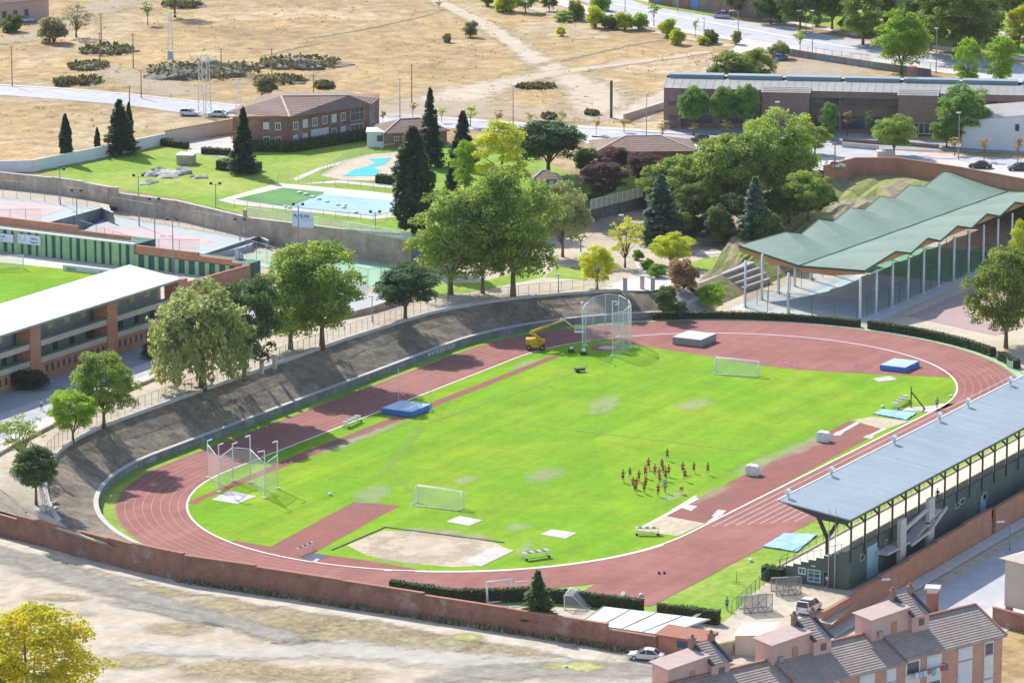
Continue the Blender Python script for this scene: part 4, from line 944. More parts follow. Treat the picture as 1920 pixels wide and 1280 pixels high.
mb=MB(); mb.mesh([(XL,yf-.6,14.05),(XR+.4,yf-.6,14.05),(XR+.4,yf+9.2,15.35),(XL,yf+9.2,15.35)]+[(XL,yf-.6,13.85),(XR+.4,yf-.6,13.85),(XR+.4,yf+9.2,15.15),(XL,yf+9.2,15.15)],[(0,1,2,3),(7,6,5,4),(0,4,5,1),(1,5,6,2),(2,6,7,3),(3,7,4,0)]); rf=mb.build('roof',m_metal,fs,True)
mb=MB(); mb.box(((XL+XR)/2,yf-.66,13.7),(XR-XL+.4,.1,.3)); mb.build('gutter',m_grey,rf,True)
for i in range(20):
    x=XL+4+i*4.4
    if any(abs(x-p)<2 for p in piers): continue
    rectpart2=MB(); rectpart2.box((x,yf+3.0,z5+6.5),(1.5,.12,1.2)); w_=rectpart2.build('window',M('painted_pitch_light',(.62,.66,.28),.15,1,.6) if i==0 else bpy.data.materials['painted_pitch_light'],fs,True)  # solid panels; their yellow-green paints in pitch light seen through openings
    d_=MB(); d_.box((x+1.2,yf+3.0,z5+2.95),(1.2,.12,2.0)); d_.build('door',m_dkgreen,fs,True)
for i in range(46):
    x=XL+20+i*1.5
    if any(abs(x-p)<2 for p in piers) or x>XR-1: continue
    b_=MB(); b_.box((x,yf+.12,z5+1.0),(.45,.1,1.1)); b_.build('window',m_glass,fs,True)
for i in range(12):
    x=XR-1.0-i*4.4; b_=MB(); b_.box((x,yf+8.9,z5),(.3,.3,10.0)); b_.build('column',m_grey,fs,True)
mb=MB()
for i in range(8): mb.prism([(XL,yf+3.4+i*.8),(XR,yf+3.4+i*.8),(XR,yf+4.2+i*.8),(XL,yf+4.2+i*.8)],z5-.2,z5+5.0-i*.55)
mb.build('terrace_step',m_conc,fs,True)
# ------------------------------------------------------------------ green changing rooms with brick parapets
Pg=Vector((54.6,158,5)); Q1=at(252,502,5.0); Qg=Vector((52.4,88,5))
gb=thing('changing_rooms','long green painted changing block with brick parapet and hanging banners','building',(Pg.x,Pg.y,5),rowang(Pg,Qg))
l1=lx(Pg,Qg,Q1); LT=lx(Pg,Qg,at(447,527,5.0)); h1=zup(Q1,459); h2=zup(at(300,508,5.0),482)
mb=MB(); mb.box((l1/2,3,-.3),(l1,6,h1+.3)); mb.box((l1+(LT-l1)/2,3.02,-.3),(LT-l1,6,h2+.3)); mb.build('wall',m_dkgreen,gb)
for i in range(24):
    x=.5+i*(l1-1)/23; wd=(.9 if i%3 else 1.5); mb=MB(); mb.box((x,-.12,0),(wd,.24,h1-.05)); mb.build('pilaster',m_ltgreen,gb)
for i in range(11):
    x=l1+.4+i*(LT-l1-.8)/10; mb=MB(); mb.box((x,-.1,0),(.8,.24,h2-.05)); mb.build('pilaster',m_ltgreen,gb)
mb=MB(); mb.box((l1/2,-.15,h1+.003),(l1+.1,.7,.24)); mb.build('cornice',m_whwall,gb)
mb=MB(); s1=l1-13; mb.box((s1/2,1.5,h1+.25),(s1,.4,1.5)); mb.box((s1+5.5,1.5,h1+.25),(10.99,.4,.75)); mb.box((l1+(LT-l1)*.3,.3,h2+.01),((LT-l1)*.6,.5,1.45)); mb.box((l1+(LT-l1)*.75,.3,h2+.01),((LT-l1)*.3,.5,.95)); mb.box((l1+(LT-l1)*.95,.3,h2+.01),((LT-l1)*.1,.5,.5)); mb.build('parapet',m_brick2,gb)
def banner(name,label,rect,lines,yo=-.42):
    a=wallpt(rect[0],rect[1],Pg,Qg); b=wallpt(rect[2],rect[3],Pg,Qg)
    t=thing(name,label,'banner',gb.location+gb.rotation_euler.to_matrix()@Vector((a[0],yo,b[1])),gb.rotation_euler.z)
    w_=b[0]-a[0]; h_=a[1]-b[1]; mb=MB(); mb.box((w_/2,0,0),(w_,.05,h_)); mb.build('sheet',M('banner_cloth',(.66,.74,.86),.05,1,.7) if 'banner_cloth' not in bpy.data.materials else bpy.data.materials['banner_cloth'],t)
    for (s,x,z,sz,wd,mt) in lines: lettering(s,t,w_*x,-.03,h_*z,h_*sz,mt,w_*wd)
    return t
banner('banner','white banner reading NICE hung at the left end of the green wall',(-26,433,28,455),[('NICE',.30,.52,.36,.42,m_dkletters),('sport',.34,.16,.22,.30,m_dkletters)])
bn=banner('banner','white banner with a round outline and two words on the green wall',(36,437,79,460),[('TREFA',.55,.52,.26,.32,M('purple_letters',(.25,.12,.22),.1,2,.7)),('Segovia',.55,.18,.24,.34,m_dkletters)])
mb=MB()
for k in range(20):
    a=2*math.pi*k/20; b=2*math.pi*(k+1)/20; w_=3.9; 
    mb.bar((1.0+.55*math.cos(a),-.05,1.1+.8*math.sin(a)),(1.0+.55*math.cos(b),-.05,1.1+.8*math.sin(b)),.06,.03)
mb.build('emblem',m_grey,bn)
# brick wall closing the stand forecourt
a,b=at(352,555,'T'),at(468,526,'T'); wall_thing('brick_wall','orange brick boundary wall rising behind the football stand roof',[a,b],[a.z+2.3,b.z+2.6],m_brick2,m_bcap,.4,step=False)
# ------------------------------------------------------------------ apartment block in the foreground
ZE=8.0
eR=at(1880,1187,ZE); eM=at(1697,1232,ZE); rR=at(1808,1137,10.4)
du=(eM-eR); blk=du.length; du.normalize(); dn=Vector((-du.y,du.x,0))
if dn.dot(rR-eR)<0: dn=-dn
hw=(rR-eR).dot(dn)
ap=thing('apartment_block','terraced pink brick apartment block with brown tiled roofs in the near corner','apartment block',(eR.x,eR.y,ZF-2))
def LP(s,t,z): return eR+du*s+dn*t+Vector((0,0,z))
tilemat=M('apartment_tiles',(0.33,0.26,0.225),0.16,1.6,0.9,base2=(0.39,0.31,0.27),scale2=0.35,wave=((dn.x*17,dn.y*17,0),0.55))
m_aptw=brick('pink_brick',(0.50,0.26,0.18),(0.57,0.31,0.22),(0.54,0.36,0.28),1.0,.1)
segs=[(0,blk,0.0),(blk,2*blk+.6,-.35),(2*blk+.6,3.2*blk,-.75),(3.2*blk,4.6*blk,-1.1)]
for k,(s0,s1,dz) in enumerate(segs):
    mb=MB()
    A=[LP(s0-.3*(k==0),-.45,dz-.16),LP(s1,-.45,dz-.16),LP(s1,hw,2.4+dz),LP(s0-.3*(k==0),hw,2.4+dz)]
    mb.face(A); mb.face([A[0],A[1],A[1]-Vector((0,0,.22)),A[0]-Vector((0,0,.22))]); mb.face([A[0],A[3],A[3]-Vector((0,0,.25)),A[0]-Vector((0,0,.25))]); mb.face([A[1],A[2],A[2]-Vector((0,0,.4)),A[1]-Vector((0,0,.4))])
    rf=mb.build('roof',tilemat,ap,True)
    mb=MB(); mb.bar(A[3]+Vector((0,0,.06)),A[2]+Vector((0,0,.06)),.3,.16); mb.bar(A[0]+Vector((0,0,.04)),A[3]+Vector((0,0,.04)),.3,.16); mb.build('ridge_cap',m_bcap,rf,True)
    mb=MB(); B=[LP(s0,hw+.05,2.3+dz),LP(s1,hw+.05,2.3+dz),LP(s1,2*hw,.3+dz),LP(s0,2*hw,.3+dz)]; mb.face(B); mb.build('rear_roof',m_pink,ap,True)  # rear slope coloured pale pink to paint in the sun falling on it
    mb=MB(); v=[LP(s0,0,0),LP(s1,0,0),LP(s1,2*hw,0),LP(s0,2*hw,0)]; mb.prism([(p.x,p.y) for p in v],ZF-4,ZE+dz-.2)
    g=[LP(s0+.02,0,dz-.3),LP(s0+.02,hw,2.15+dz),LP(s0+.02,2*hw,dz+.1)]; mb.face(g); mb.build('wall',m_aptw,ap,True)
# windows along the street front: white strips with openings
def apt_strip(s,w_,dz,k):
    u=math.atan2(du.y,du.x); mb=MB(); c=LP(s,-.03,0); mb.box((c.x,c.y,ZE-9.5),(w_,.16,9.0+dz),u); st=mb.build('window_strip',M('strip_white',(.68,.67,.66),.06,1,.8) if 'strip_white' not in bpy.data.materials else bpy.data.materials['strip_white'],ap,True)
    for j in range(3):
        z=ZE-2.0+dz-j*2.9; mb=MB(); c2=LP(s,-.13,0); mb.box((c2.x,c2.y,z),(w_*.78,.06,1.25),u); wn=mb.build('window',m_glass if (j+k)%3==0 else m_blind,ap,True)
        mb=MB(); c3=LP(s,-.2,0); mb.box((c3.x,c3.y,z-.16),(w_*.95,.26,.1),u); mb.build('sill',m_conc,ap,True)
Pa=Vector((eR.x,eR.y,ZE)); 
sx_=[wallpt(x,1215,eM,eR) for x in (1850,1805,1745,1672,1630)]
for k,x in enumerate((1853,1809,1751,1711,1671,1626,1560,1500)):
    q=wallpt(x,1230,eR,eM)[0]; apt_strip(q,1.5 if x in (1853,1671) else 2.3,-.0 if q<blk else -.35,k)
# washing lines
def clothes(label,px0,px1,py0,cols):
    a=wallpt(px0,py0,eR,eM); b=wallpt(px1,py0+ -6,eR,eM); t=thing('washing_line',label,'washing line',LP(a[0],-.9,a[1]-0))
    s0,s1=min(a[0],b[0]),max(a[0],b[0]); z=a[1]
    mb=MB(); mb.bar(LP(s0,-.9,z),LP(s1,-.9,z),.04,.04); mb.bar(LP(s0,-.9,z),LP(s0,0,z),.05,.05); mb.bar(LP(s1,-.9,z),LP(s1,0,z),.05,.05); mb.build('line',m_dark,t,True)
    for i,c in enumerate(cols):
        f=(i+.5)/len(cols); s=s1-(s1-s0)*f; w_=(s1-s0)/len(cols)*.8; h_=random.uniform(.5,.9)
        mb=MB(); p=LP(s,-.9,z-h_); mb.box((p.x,p.y,p.z),(w_,.04,h_),math.atan2(du.y,du.x)); o=mb.build('garment',M('cloth',c,.1,3,.8),t,True)
clothes('washing line of white, blue and red garments below an apartment window',1705,1768,1258,[(.6,.6,.62),(.35,.45,.7),(.5,.62,.7),(.6,.12,.08),(.15,.4,.65),(.65,.65,.65),(.6,.05,.06),(.12,.14,.2)])
# stair heads with their own little roofs and chimneys
def stairhead(label,pxc,pyc,dz):
    b=at(pxc,pyc,ZE+2.4+dz); an=math.atan2(-du.y,-du.x)
    MX=Matrix.Translation((b.x,b.y,b.z-.75)) @ Matrix.Rotation(an,4,'Z')
    sgn=1 if dn.dot(Vector((-math.sin(an),math.cos(an),0)))>0 else -1
    Y=lambda y: y*sgn
    bd=lambda mb,n,m,p: mb.xf(MX).build(n,m,p,True)
    mb=MB(); mb.mesh([(-4.4,Y(-.6),-1.8),(1.5,Y(-.6),-1.8),(1.5,Y(2.2),-1.8),(-4.4,Y(2.2),-1.8),(-4.4,Y(-.6),2.25),(1.5,Y(-.6),2.75),(1.5,Y(2.2),2.95),(-4.4,Y(2.2),2.45)],[(0,1,5,4),(1,2,6,5),(2,3,7,6),(3,0,4,7),(4,5,6,7)]); t=bd(mb,'stair_hut',m_pink,ap); t['label']=label
    mb=MB(); mb.mesh([(-4.75,Y(-.9),2.27),(1.5,Y(-.9),2.80),(1.5,Y(2.4),3.02),(-4.75,Y(2.4),2.50),(-4.75,Y(-.9),2.39),(1.5,Y(-.9),2.92),(1.5,Y(2.4),3.14),(-4.75,Y(2.4),2.62)],[(0,1,5,4),(1,2,6,5),(2,3,7,6),(3,0,4,7),(4,5,6,7)]); bd(mb,'roof',M('pale_pink_roof',(.50,.37,.33),.08,1,.85) if 'pale_pink_roof' not in bpy.data.materials else bpy.data.materials['pale_pink_roof'],t)
    mb=MB(); mb.mesh([(1.51,Y(-1.1),-2.0),(4.2,Y(-1.1),-2.0),(4.2,Y(2.0),-2.0),(1.51,Y(2.0),-2.0),(1.51,Y(-1.1),1.9),(4.2,Y(-1.1),1.9),(4.2,Y(2.0),3.5),(1.51,Y(2.0),3.5)],[(0,1,5,4),(1,2,6,5),(2,3,7,6),(3,0,4,7),(4,5,6,7)]); bd(mb,'stair_bay',m_pink,t)
    mb=MB(); mb.mesh([(1.75,Y(-1.4),1.80),(3.95,Y(-1.4),1.80),(3.95,Y(2.1),3.62),(1.75,Y(2.1),3.62)],[(0,1,2,3)]); bd(mb,'bay_roof',tilemat,t)
    for x in (1.5,4.15): mb=MB(); mb.bar((x,Y(-1.4),1.86),(x,Y(2.1),3.68),.4,.22); bd(mb,'verge',m_dark,t)
    mb=MB(); mb.box((3.0,Y(-1.13),.5),(.8,.08,.8)); bd(mb,'window',m_glass,t)
    mb=MB(); mb.box((-.9,Y(-.65),-.2),(.8,.08,1.7)); bd(mb,'door',m_wood,t)
    mb=MB(); mb.box((-3.2,Y(-.75),.2),(.7,.35,.6)); bd(mb,'air_unit',m_grey,t)
    for x in (1.2,4.0):
        mb=MB(); mb.box((x,Y(1.9),2.7),(.55,.55,1.55)); mb.box((x,Y(1.9),4.255),(.75,.75,.12)); mb.lathe([(.2,4.38),(.26,4.6),(.05,4.8)],(x,Y(1.9),0),8); bd(mb,'chimney',m_brown,t)
stairhead('pink stair hut nearest the tall brick chimney',1680,1172,0)
stairhead('pink stair hut in the middle of the roof',1495,1219,-.35)
stairhead('pink stair hut beside the parked white saloon car',1303,1264,-.75)
b=at(1748,1150,9.0); mb=MB(); mb.box((b.x,b.y,ZE-2),(1.35,1.35,5.6),.3); t=mb.build('chimney',m_brick,ap,True); mb=MB(); mb.box((b.x,b.y,ZE+3.6),(1.2,1.2,.5),.3); mb.box((b.x,b.y,ZE+4.11),(1.8,1.8,.22),.3); mb.build('cap',m_conc,t,True)
# beige house at the right edge of the street
P=at(1882,1172,ZF); Q=at(1990,1200,ZF); t=thing('beige_house','plain beige house with pale roof at the right edge beyond the side street','house',P,rowang(P,Q)); H=zup(P,1046)
mb=MB(); mb.box((7,6,2.6),(14,12,H-2.6)); mb.build('wall',m_beige,t)
for x in (.4,4.2,8.2): mb=MB(); mb.box((x,.5,-.1),(.7,.7,2.69)); mb.build('garage_pier',m_pink,t)
mb=MB(); mb.box((7,8.5,-.1),(14,6,2.68)); mb.build('rear_wall',m_cream,t)
mb=MB(); mb.mesh([(-.6,-.6,H+.02),(14.6,-.6,H+.02),(14.6,12.6,H+.02),(-.6,12.6,H+.02),(6,6,H+2.4),(8,6,H+2.4)],[(0,1,5,4),(1,2,5),(2,3,4,5),(3,0,4),(3,2,1,0)]); mb.build('roof',M('pale_tile_roof',(.55,.45,.40),.1,1.5,.9),t)
# brick hut and metal shed by the gate
P=Vector((-90.05,-56.55,ZF)); Q=Vector((-90.15,-62.9,ZF))
t=thing('brick_hut','small orange brick hut with sloping tiled roof beside the metal shed','hut',P,rowang(P,Q)); H=zup(P,1187); L=lx(P,Q,Q)
mb=MB(); mb.box((L/2,1.5,-.1),(L,3.0,H)); mb.build('wall',m_brick2,t)
mb=MB(); mb.mesh([(-.3,-.4,H),(L+.3,-.4,H),(L+.3,3.3,H+.35),(-.3,3.3,H+.35),(-.3,-.4,H-.18),(L+.3,-.4,H-.18),(L+.3,3.3,H-.02),(-.3,3.3,H-.02)],[(0,1,2,3),(0,4,5,1),(1,5,6,2),(3,7,4,0),(2,6,7,3)]); mb.build('roof',M('red_tiles',(.36,.16,.11),.2,2,.9),t)
panel('window',t,P,Q,(1270,1200,1289,1216),m_glass,.08,M('blue_frame',(.08,.12,.35),.1,2,.5),.12,2); panel('door',t,P,Q,(1310,1206,1320,1228),m_wood,.06)
def inside(x,y,X):
    lo,hi=-1.0,5.0
    for _ in range(40):
        m=(lo+hi)/2
        if at(x,y,m).x<X: hi=m
        else: lo=m
    return (lo+hi)/2
zs=inside(1086,1166,-89.0); S=[at(1086,1166,zs),at(1246,1190,zs),at(1332,1160,zs+.7),at(1131,1136,zs+.7)]
t=thing('metal_shed','white corrugated metal shed roof with four seams behind the brick wall','shed',(S[0].x,S[0].y,0))
mb=MB(); mb.face(S); mb.face([p-Vector((0,0,.1)) for p in S][::-1])
for i in range(4): a,b=S[i],S[(i+1)%4]; mb.face([a,b,b-Vector((0,0,.1)),a-Vector((0,0,.1))])
mb.build('roof',m_metal,t,True)
mb=MB()
for i in range(5): f=i/4*.98+.01; mb.bar(S[0].lerp(S[1],f)+Vector((0,0,.03)),S[3].lerp(S[2],f)+Vector((0,0,.03)),.1,.06)
mb.build('seam',m_grey,t,True)
for i in range(6):
    p=S[0].lerp(S[1],i/5*.96+.02)+(S[3]-S[0]).normalized()*.3; mb=MB(); mb.box((p.x,p.y,0),(.12,.12,zs-.05)); mb.build('post',m_grey,t,True)
mb=MB(); mb.prism([(p.x,p.y) for p in [S[0].lerp(S[3],.12).lerp(S[1].lerp(S[2],.12),.02),S[0].lerp(S[3],.12).lerp(S[1].lerp(S[2],.12),.98),S[0].lerp(S[3],.9).lerp(S[1].lerp(S[2],.9),.98),S[0].lerp(S[3],.9).lerp(S[1].lerp(S[2],.9),.02)]],0,zs-.1); mb.build('wall',m_grey,t,True)
P=at(1378,1226,ZF); Q=at(1440,1232,ZF); t=thing('yard_shed','low cream shed with pale lean-to roof between the apartment stair heads','shed',P,rowang(P,Q)); L=lx(P,Q,Q)
mb=MB(); mb.box((L/2,2,-.1),(L,4,2.6)); mb.build('wall',m_cream,t); mb=MB(); mb.mesh([(-.3,-.3,2.4),(L+.3,-.3,2.9),(L+.3,4.3,3.4),(-.3,4.3,2.9)],[(0,1,2,3)]); mb.build('roof',M('pinkish_sheet',(.6,.5,.47),.08,1,.8),t)
# ------------------------------------------------------------------ walls
tops=[]
W=[at(-40,996,ZF),at(34,1013,ZF),at(104,1031,ZF),at(156,1045,ZF),at(205,1058,ZF),at(250,1071,ZF),at(345,1096,ZF),at(480,1113,ZF),at(640,1137,ZF),at(795,1160,ZF),at(960,1186,ZF),at(1140,1212,ZF),at(1248,1226,ZF)]
tp=[967,975,990,1003,1018,1033,1056,1085,1110,1135,1160,1185,1200]
pts=[Vector((-72,88,ZF))]+[Vector((W[i].x,W[i].y,ZF)) for i in range(len(W))]
# the wall is straight in plan: keep each joint on its line
line=WALLP
def online(p):
    best=None
    for a,b in zip(line[:-1],line[1:]):
        d=(b-a); t=max(0,min(1,(Vector((p.x,p.y,0))-a).dot(d)/d.length_squared)); q=a+d*t; e=(q-Vector((p.x,p.y,0))).length
        if best is None or e<best[0]: best=(e,q)
    return best[1]
pts=[]
for (x,y) in ((-40,967),(34,970),(104,985),(156,999),(205,1011),(250,1020),(345,1040),(480,1062),(640,1091),(795,1119),(952,1147),(1140,1196),(1244,1200)):
    # the wall line seen at its own foot, found along the plan line
    best=None
    for k in range(0,2001):
        s=k/2000*(len(line)-1); i=min(int(s),len(line)-2); q=line[i].lerp(line[i+1],s-i); v=Vector((q.x,q.y,ZF))-CAM; xx=960+F_PX*v.dot(RT)/v.dot(FW)
        if best is None or abs(xx-x)<best[0]: best=(abs(xx-x),Vector((q.x,q.y,ZF)))
    pts.append(best[1])
hp=[]
for p,y in zip(pts[1:],(972,983,996,1008,1018,1036,1058,1085,1110,1138,1168,1192)): hp.append(ZF+zup(p,y+2))
wall_thing('boundary_wall','long stepped red brick boundary wall between the track and the vacant lot',pts,hp,m_brick,m_bcap,.4)
sw_=[Vector((x,-70.0,ZF)) for x in (-71.3,-62,-54,-45,-36,-27,-17.5)]
wall_thing('street_wall','stepped orange brick wall along the street behind the grandstand',sw_,[1.0,1.3,1.5,1.7,1.9,2.1],m_brick2,m_bcap,.4)
wall_thing('street_wall','short orange brick wall with gate pier at the far end of the side street',[Vector((-16,-70.0,ZF)),Vector((40,-70.0,ZF))],[1.9],m_brick2,m_bcap,.4)
wall_thing('garden_wall','dark red garden wall right of the apartment block',[at(1862,1170,ZF),at(1990,1205,ZF)],[ZF+2.2],m_brick,m_bcap,.35)
# pool terrace wall
wp=[p for p,_ in ret]; wt_=[]
for (p,y),(q,_) in zip(ret[:-1],ret[1:]): wt_.append(p.z+zup(p,y+1.5))
wt_=[max(9.3,z) for z in wt_]
wall_thing('terrace_wall','long stepped grey brown retaining wall below the pool lawn',wp,wt_,m_stone,m_conc,.5)
wall_thing('terrace_wall','grey retaining wall under the white fence beside the park path',[p for p,_ in [(ret[-1][0],0)]+ret2],[9.1]+[zT(p.x,p.y)+h for (p,_),h in zip(ret2,(4.6,3.4,2.3,2.3))],m_concd,m_conc,.4,step=False)
wall_thing('road_wall','red brick retaining wall between the parking strip and the covered courts',brk,[ZP+1.0]*4,m_brick2,m_bcap,.4)
wall_thing('road_wall','dark stone retaining wall above the wooded slope',[ret2[-1][0]]+ret3+[brk[0]],[ZP-.2]*5,m_concd,None,.4) if False else None
cw=[at(78,427,7.5),at(188,394,7.5),at(209,402,7.5)]
mb=MB()
a=at(-40,317,'P')
wall_thing('lawn_wall','long pale painted wall behind the pool lawn cypresses',[at(-60,325,'P'),at(60,322,'P'),at(130,308,'P'),at(310,271,'P')],[ZP+2.2]*3,m_whwall,None,.35)
wall_thing('lawn_wall','brick topped wall between the pool lawn and the parked cars',[at(310,271,'P'),at(440,248,'P')],[ZP+2.6],m_cream,m_bcap,.35)
for lb,pts_,z in (('blue grey court end wall with faint lettering below the upper tennis court',[(78,424),(188,394),(208,403)],7.5),('dark court end wall with faint lettering right of the middle tennis court',[(374,482),(482,447),(499,456)],6.0)):
    q=[at(x,y,z) for x,y in pts_]; g=[Vector((p.x,p.y,z-2.0)) for p in q]; g2=[p-FH*.35+RT*.35 for p in g]
    t=wall_thing('court_wall',lb,g2,[z+.45]*2,m_concd,m_conc,.3)
# bank: low wall with painted writing, kerb along the crest
bw_=thing('bank_wall','low curved concrete wall with white lettering at the foot of the bank','wall',(0,RB,0))
mb=MB(); cb=MB()
line_=[larc(RB,R(a)) for a in np.linspace(74,0,50)]+[Vector((-LX+2*LX*i/30,RB,0)) for i in range(1,30)]+[rarc(RB,R(a)) for a in np.linspace(0,52,36)]
def offs(P,d):
    out=[]
    for i,p in enumerate(P):
        t=(P[min(i+1,len(P)-1)]-P[max(i-1,0)]).normalized(); out.append(p+Vector((-t.y,t.x,0))*d)
    return out
inn_=offs(line_,-.32); out_=offs(line_,.12); ci=offs(line_,-.40); co=offs(line_,.3)
for i in range(len(line_)-1):
    mb.prism([tuple(inn_[i][:2]),tuple(inn_[i+1][:2]),tuple(out_[i+1][:2]),tuple(out_[i][:2])],-.1,1.05)
    cb.prism([tuple(ci[i][:2]),tuple(ci[i+1][:2]),tuple(co[i+1][:2]),tuple(co[i][:2])],1.053,1.19)
mb.build('wall_body',m_concd,bw_,True); cb.build('coping',m_conc,bw_,True)
def wall_writing(s,s0,size,gap=1.0,mat=None,z=.22,alt=None):
    """letters one by one along the curve; s0 = index position along the wall line in metres"""
    cum=[0]
    for a,b in zip(inn_[:-1],inn_[1:]): cum.append(cum[-1]+(b-a).length)
    vs=[];fs=[]
    x=s0
    for ch in s:
        if ch==' ': x+=size*.6; continue
        me=text_mesh(ch,size,.012); v=[p.co.copy() for p in me.vertices]; w_=max(p.x for p in v)-min(p.x for p in v); x0=min(p.x for p in v)
        i=max(0,min(len(cum)-2,int(np.searchsorted(cum,x+w_/2))-1)); t=(inn_[i+1]-inn_[i]).normalized(); f=(x-cum[i]); n=Vector((t.y,-t.x,0))
        k=len(vs)
        for p in v: q=inn_[i]+t*(f+(p.x-x0))+n*(.03+p.z); vs.append((q.x,q.y,z+p.y))
        fs += [tuple(j+k for j in pl.vertices) for pl in me.polygons]
        x+=w_+size*.16*gap; bpy.data.meshes.remove(me)
    m=MB(); m.mesh(vs,fs); o=m.build('lettering',mat or m_letters,bw_,True,fix=False); return x
def sof(px_,py_):
    p=at(px_,py_,.6); cum=0; best=(1e9,0)
    for a,b in zip(inn_[:-1],inn_[1:]):
        L=(b-a).length; t=max(0,min(1,(p-a).dot(b-a)/L/L)); q=a.lerp(b,t); e=(Vector((q.x,q.y,0))-Vector((p.x,p.y,0))).length
        if e<best[0]: best=(e,cum+t*L)
        cum+=L
    return best[1]
wall_writing('WWW.IMDSG.ES',sof(794,664),1.0,1.2)
wall_writing('SEGOVIA',sof(231,882),.85,1.0,M('faded_lettering',(.46,.52,.58),.2,2,.8)); wall_writing('2016',sof(269,860),.95,1.0,bpy.data.materials['faded_lettering'])
wall_writing('DEPORTE PARA TODOS',sof(322,838),.6,1.6,M('very_faded_lettering',(.36,.42,.46),.2,2,.8))
ck=thing('crest_kerb','pale concrete kerb curving along the top of the bank','kerb',(0,56,5)); mb=MB()
kc=[p.copy() for p in dense(crest,2)]; k1=offs(kc,-.35); k2=offs(kc,.25)
for i in range(len(kc)-1):
    z0,z1=kc[i].z,kc[i+1].z; mb.prism([tuple(k1[i][:2]),tuple(k1[i+1][:2]),tuple(k2[i+1][:2]),tuple(k2[i][:2])],[z0-.5,z1-.5,z1-.5,z0-.5],[z0+.3,z1+.3,z1+.3,z0+.3])
mb.build('kerb_stone',m_conc,ck,True)
# stairs from the plaza and park terraces
def flight(name,label,A,B,C,D,n,mat):
    """A-B top edge, D-C bottom edge"""
    t=thing(name,label,'steps',D); mb=MB()
    for i in range(n):
        f0,f1=i/n,(i+1)/n; a,b=A.lerp(D,f0),B.lerp(C,f0); c,d=B.lerp(C,f1),A.lerp(D,f1); z=a.z-(A.z-D.z)/n*.0
        q=[a,b,c,d]; mb.prism([(p.x,p.y) for p in q],min(D.z,C.z)-.3,A.z-(A.z-D.z)*(i+.5)/n)
    mb.build('step',mat,t,True); return t
m_step=M('worn_step_concrete',(.40,.39,.38),.14,1.0,.9)
A_,B_=at(1246,541,'T'),at(1278,530,'T'); M1,M2=at(1270,570,1.9),at(1306,556,1.9); M3,M4=at(1276,574,1.8),at(1313,560,1.8); D_,C_=at(1297,594,.05),at(1343,580,.05)
A_.z=B_.z=zT(A_.x,A_.y)
flight('stairway','upper flight of the broad concrete stairway from the plaza',A_,B_,M2,M1,9,m_step); flight('stairway','lower flight of the broad concrete stairway ending near the hedge',M3,M4,C_,D_,9,m_step)
t=thing('stair_landing','pale landing between the two flights of the stairway','landing',M1); mb=MB(); q=[M1-RT*.1,M2+RT*.1,M4+RT*.1,M3-RT*.1]; mb.prism([(p.x,p.y) for p in q],-.2,1.87); mb.build('slab',m_pave,t,True)
for i in range(4):
    a,b=at(1345+i*12,512+i*8.5,3.0-i*.7),at(1405+i*10,490+i*10,3.0-i*.7)
    t=thing('park_step','grey concrete seating step number '+['one, the topmost','two, below the top','three, above the bottom','four, the lowest'][i]+' beside the canopy columns','step',a); mb=MB(); d=(b-a).normalized(); n=Vector((-d.y,d.x,0))
    mb.prism([tuple((a-n*1.2)[:2]),tuple((b-n*1.2)[:2]),tuple((b+n*.6)[:2]),tuple((a+n*.6)[:2])],-.1,a.z); mb.build('slab',m_step,t,True)
# ================================================================== vegetation
def leafquads(C, Nrm, size, rng, elong=1.0, droop=0.0, spread=0.6, up=.7):
    """one small rhombic leaf-spray per row of C, facing roughly along Nrm"""
    n=len(C); nr=Nrm*.5+np.array((0,0,up))+rng.normal(0,spread,(n,3)); nr/=np.linalg.norm(nr,axis=1,keepdims=True)+1e-9
    a=rng.normal(0,1,(n,3)); 
    if droop: a[:,2]-=droop
    a-=nr*(a*nr).sum(1,keepdims=True); a/=np.linalg.norm(a,axis=1,keepdims=True)+1e-9
    b=np.cross(nr,a); s=(size*rng.uniform(.65,1.35,n))[:,None]
    v=np.stack([C-a*s*.5*elong,C+b*s*.42+a*s*.08,C+a*s*.5*elong,C-b*s*.42-a*s*.05],1)
    return v.reshape(-1,3)
def quadmesh(name, V):
    me=bpy.data.meshes.new(name); n=len(V)//4
    me.vertices.add(len(V)); me.vertices.foreach_set('co',V.astype(np.float32).ravel())
    me.loops.add(4*n); me.loops.foreach_set('vertex_index',np.arange(4*n,dtype=np.int32))
    me.polygons.add(n); me.polygons.foreach_set('loop_start',np.arange(0,4*n,4,dtype=np.int32)); me.polygons.foreach_set('loop_total',np.full(n,4,dtype=np.int32))
    me.update(calc_edges=True); me.materials.append(None); return me
def sphere_pts(n,rng):
    d=rng.normal(0,1,(n,3)); return d/np.linalg.norm(d,axis=1,keepdims=True)
def clump_crown(rng, centres, radii, per, size, **k):
    Cs=[];Ns=[]
    for c,r in zip(centres,radii):
        n=int(per*r*r) if per>5 else int(per*50)
        d=sphere_pts(n,rng); d[:,2]=np.where(d[:,2]<-.5,-d[:,2]*.6,d[:,2]); rr=r*rng.uniform(.55,1.08,n)[:,None]*(1,1,.82)
        Cs.append(c+d*rr); Ns.append(d)
    return leafquads(np.concatenate(Cs),np.concatenate(Ns),size,rng,**k)
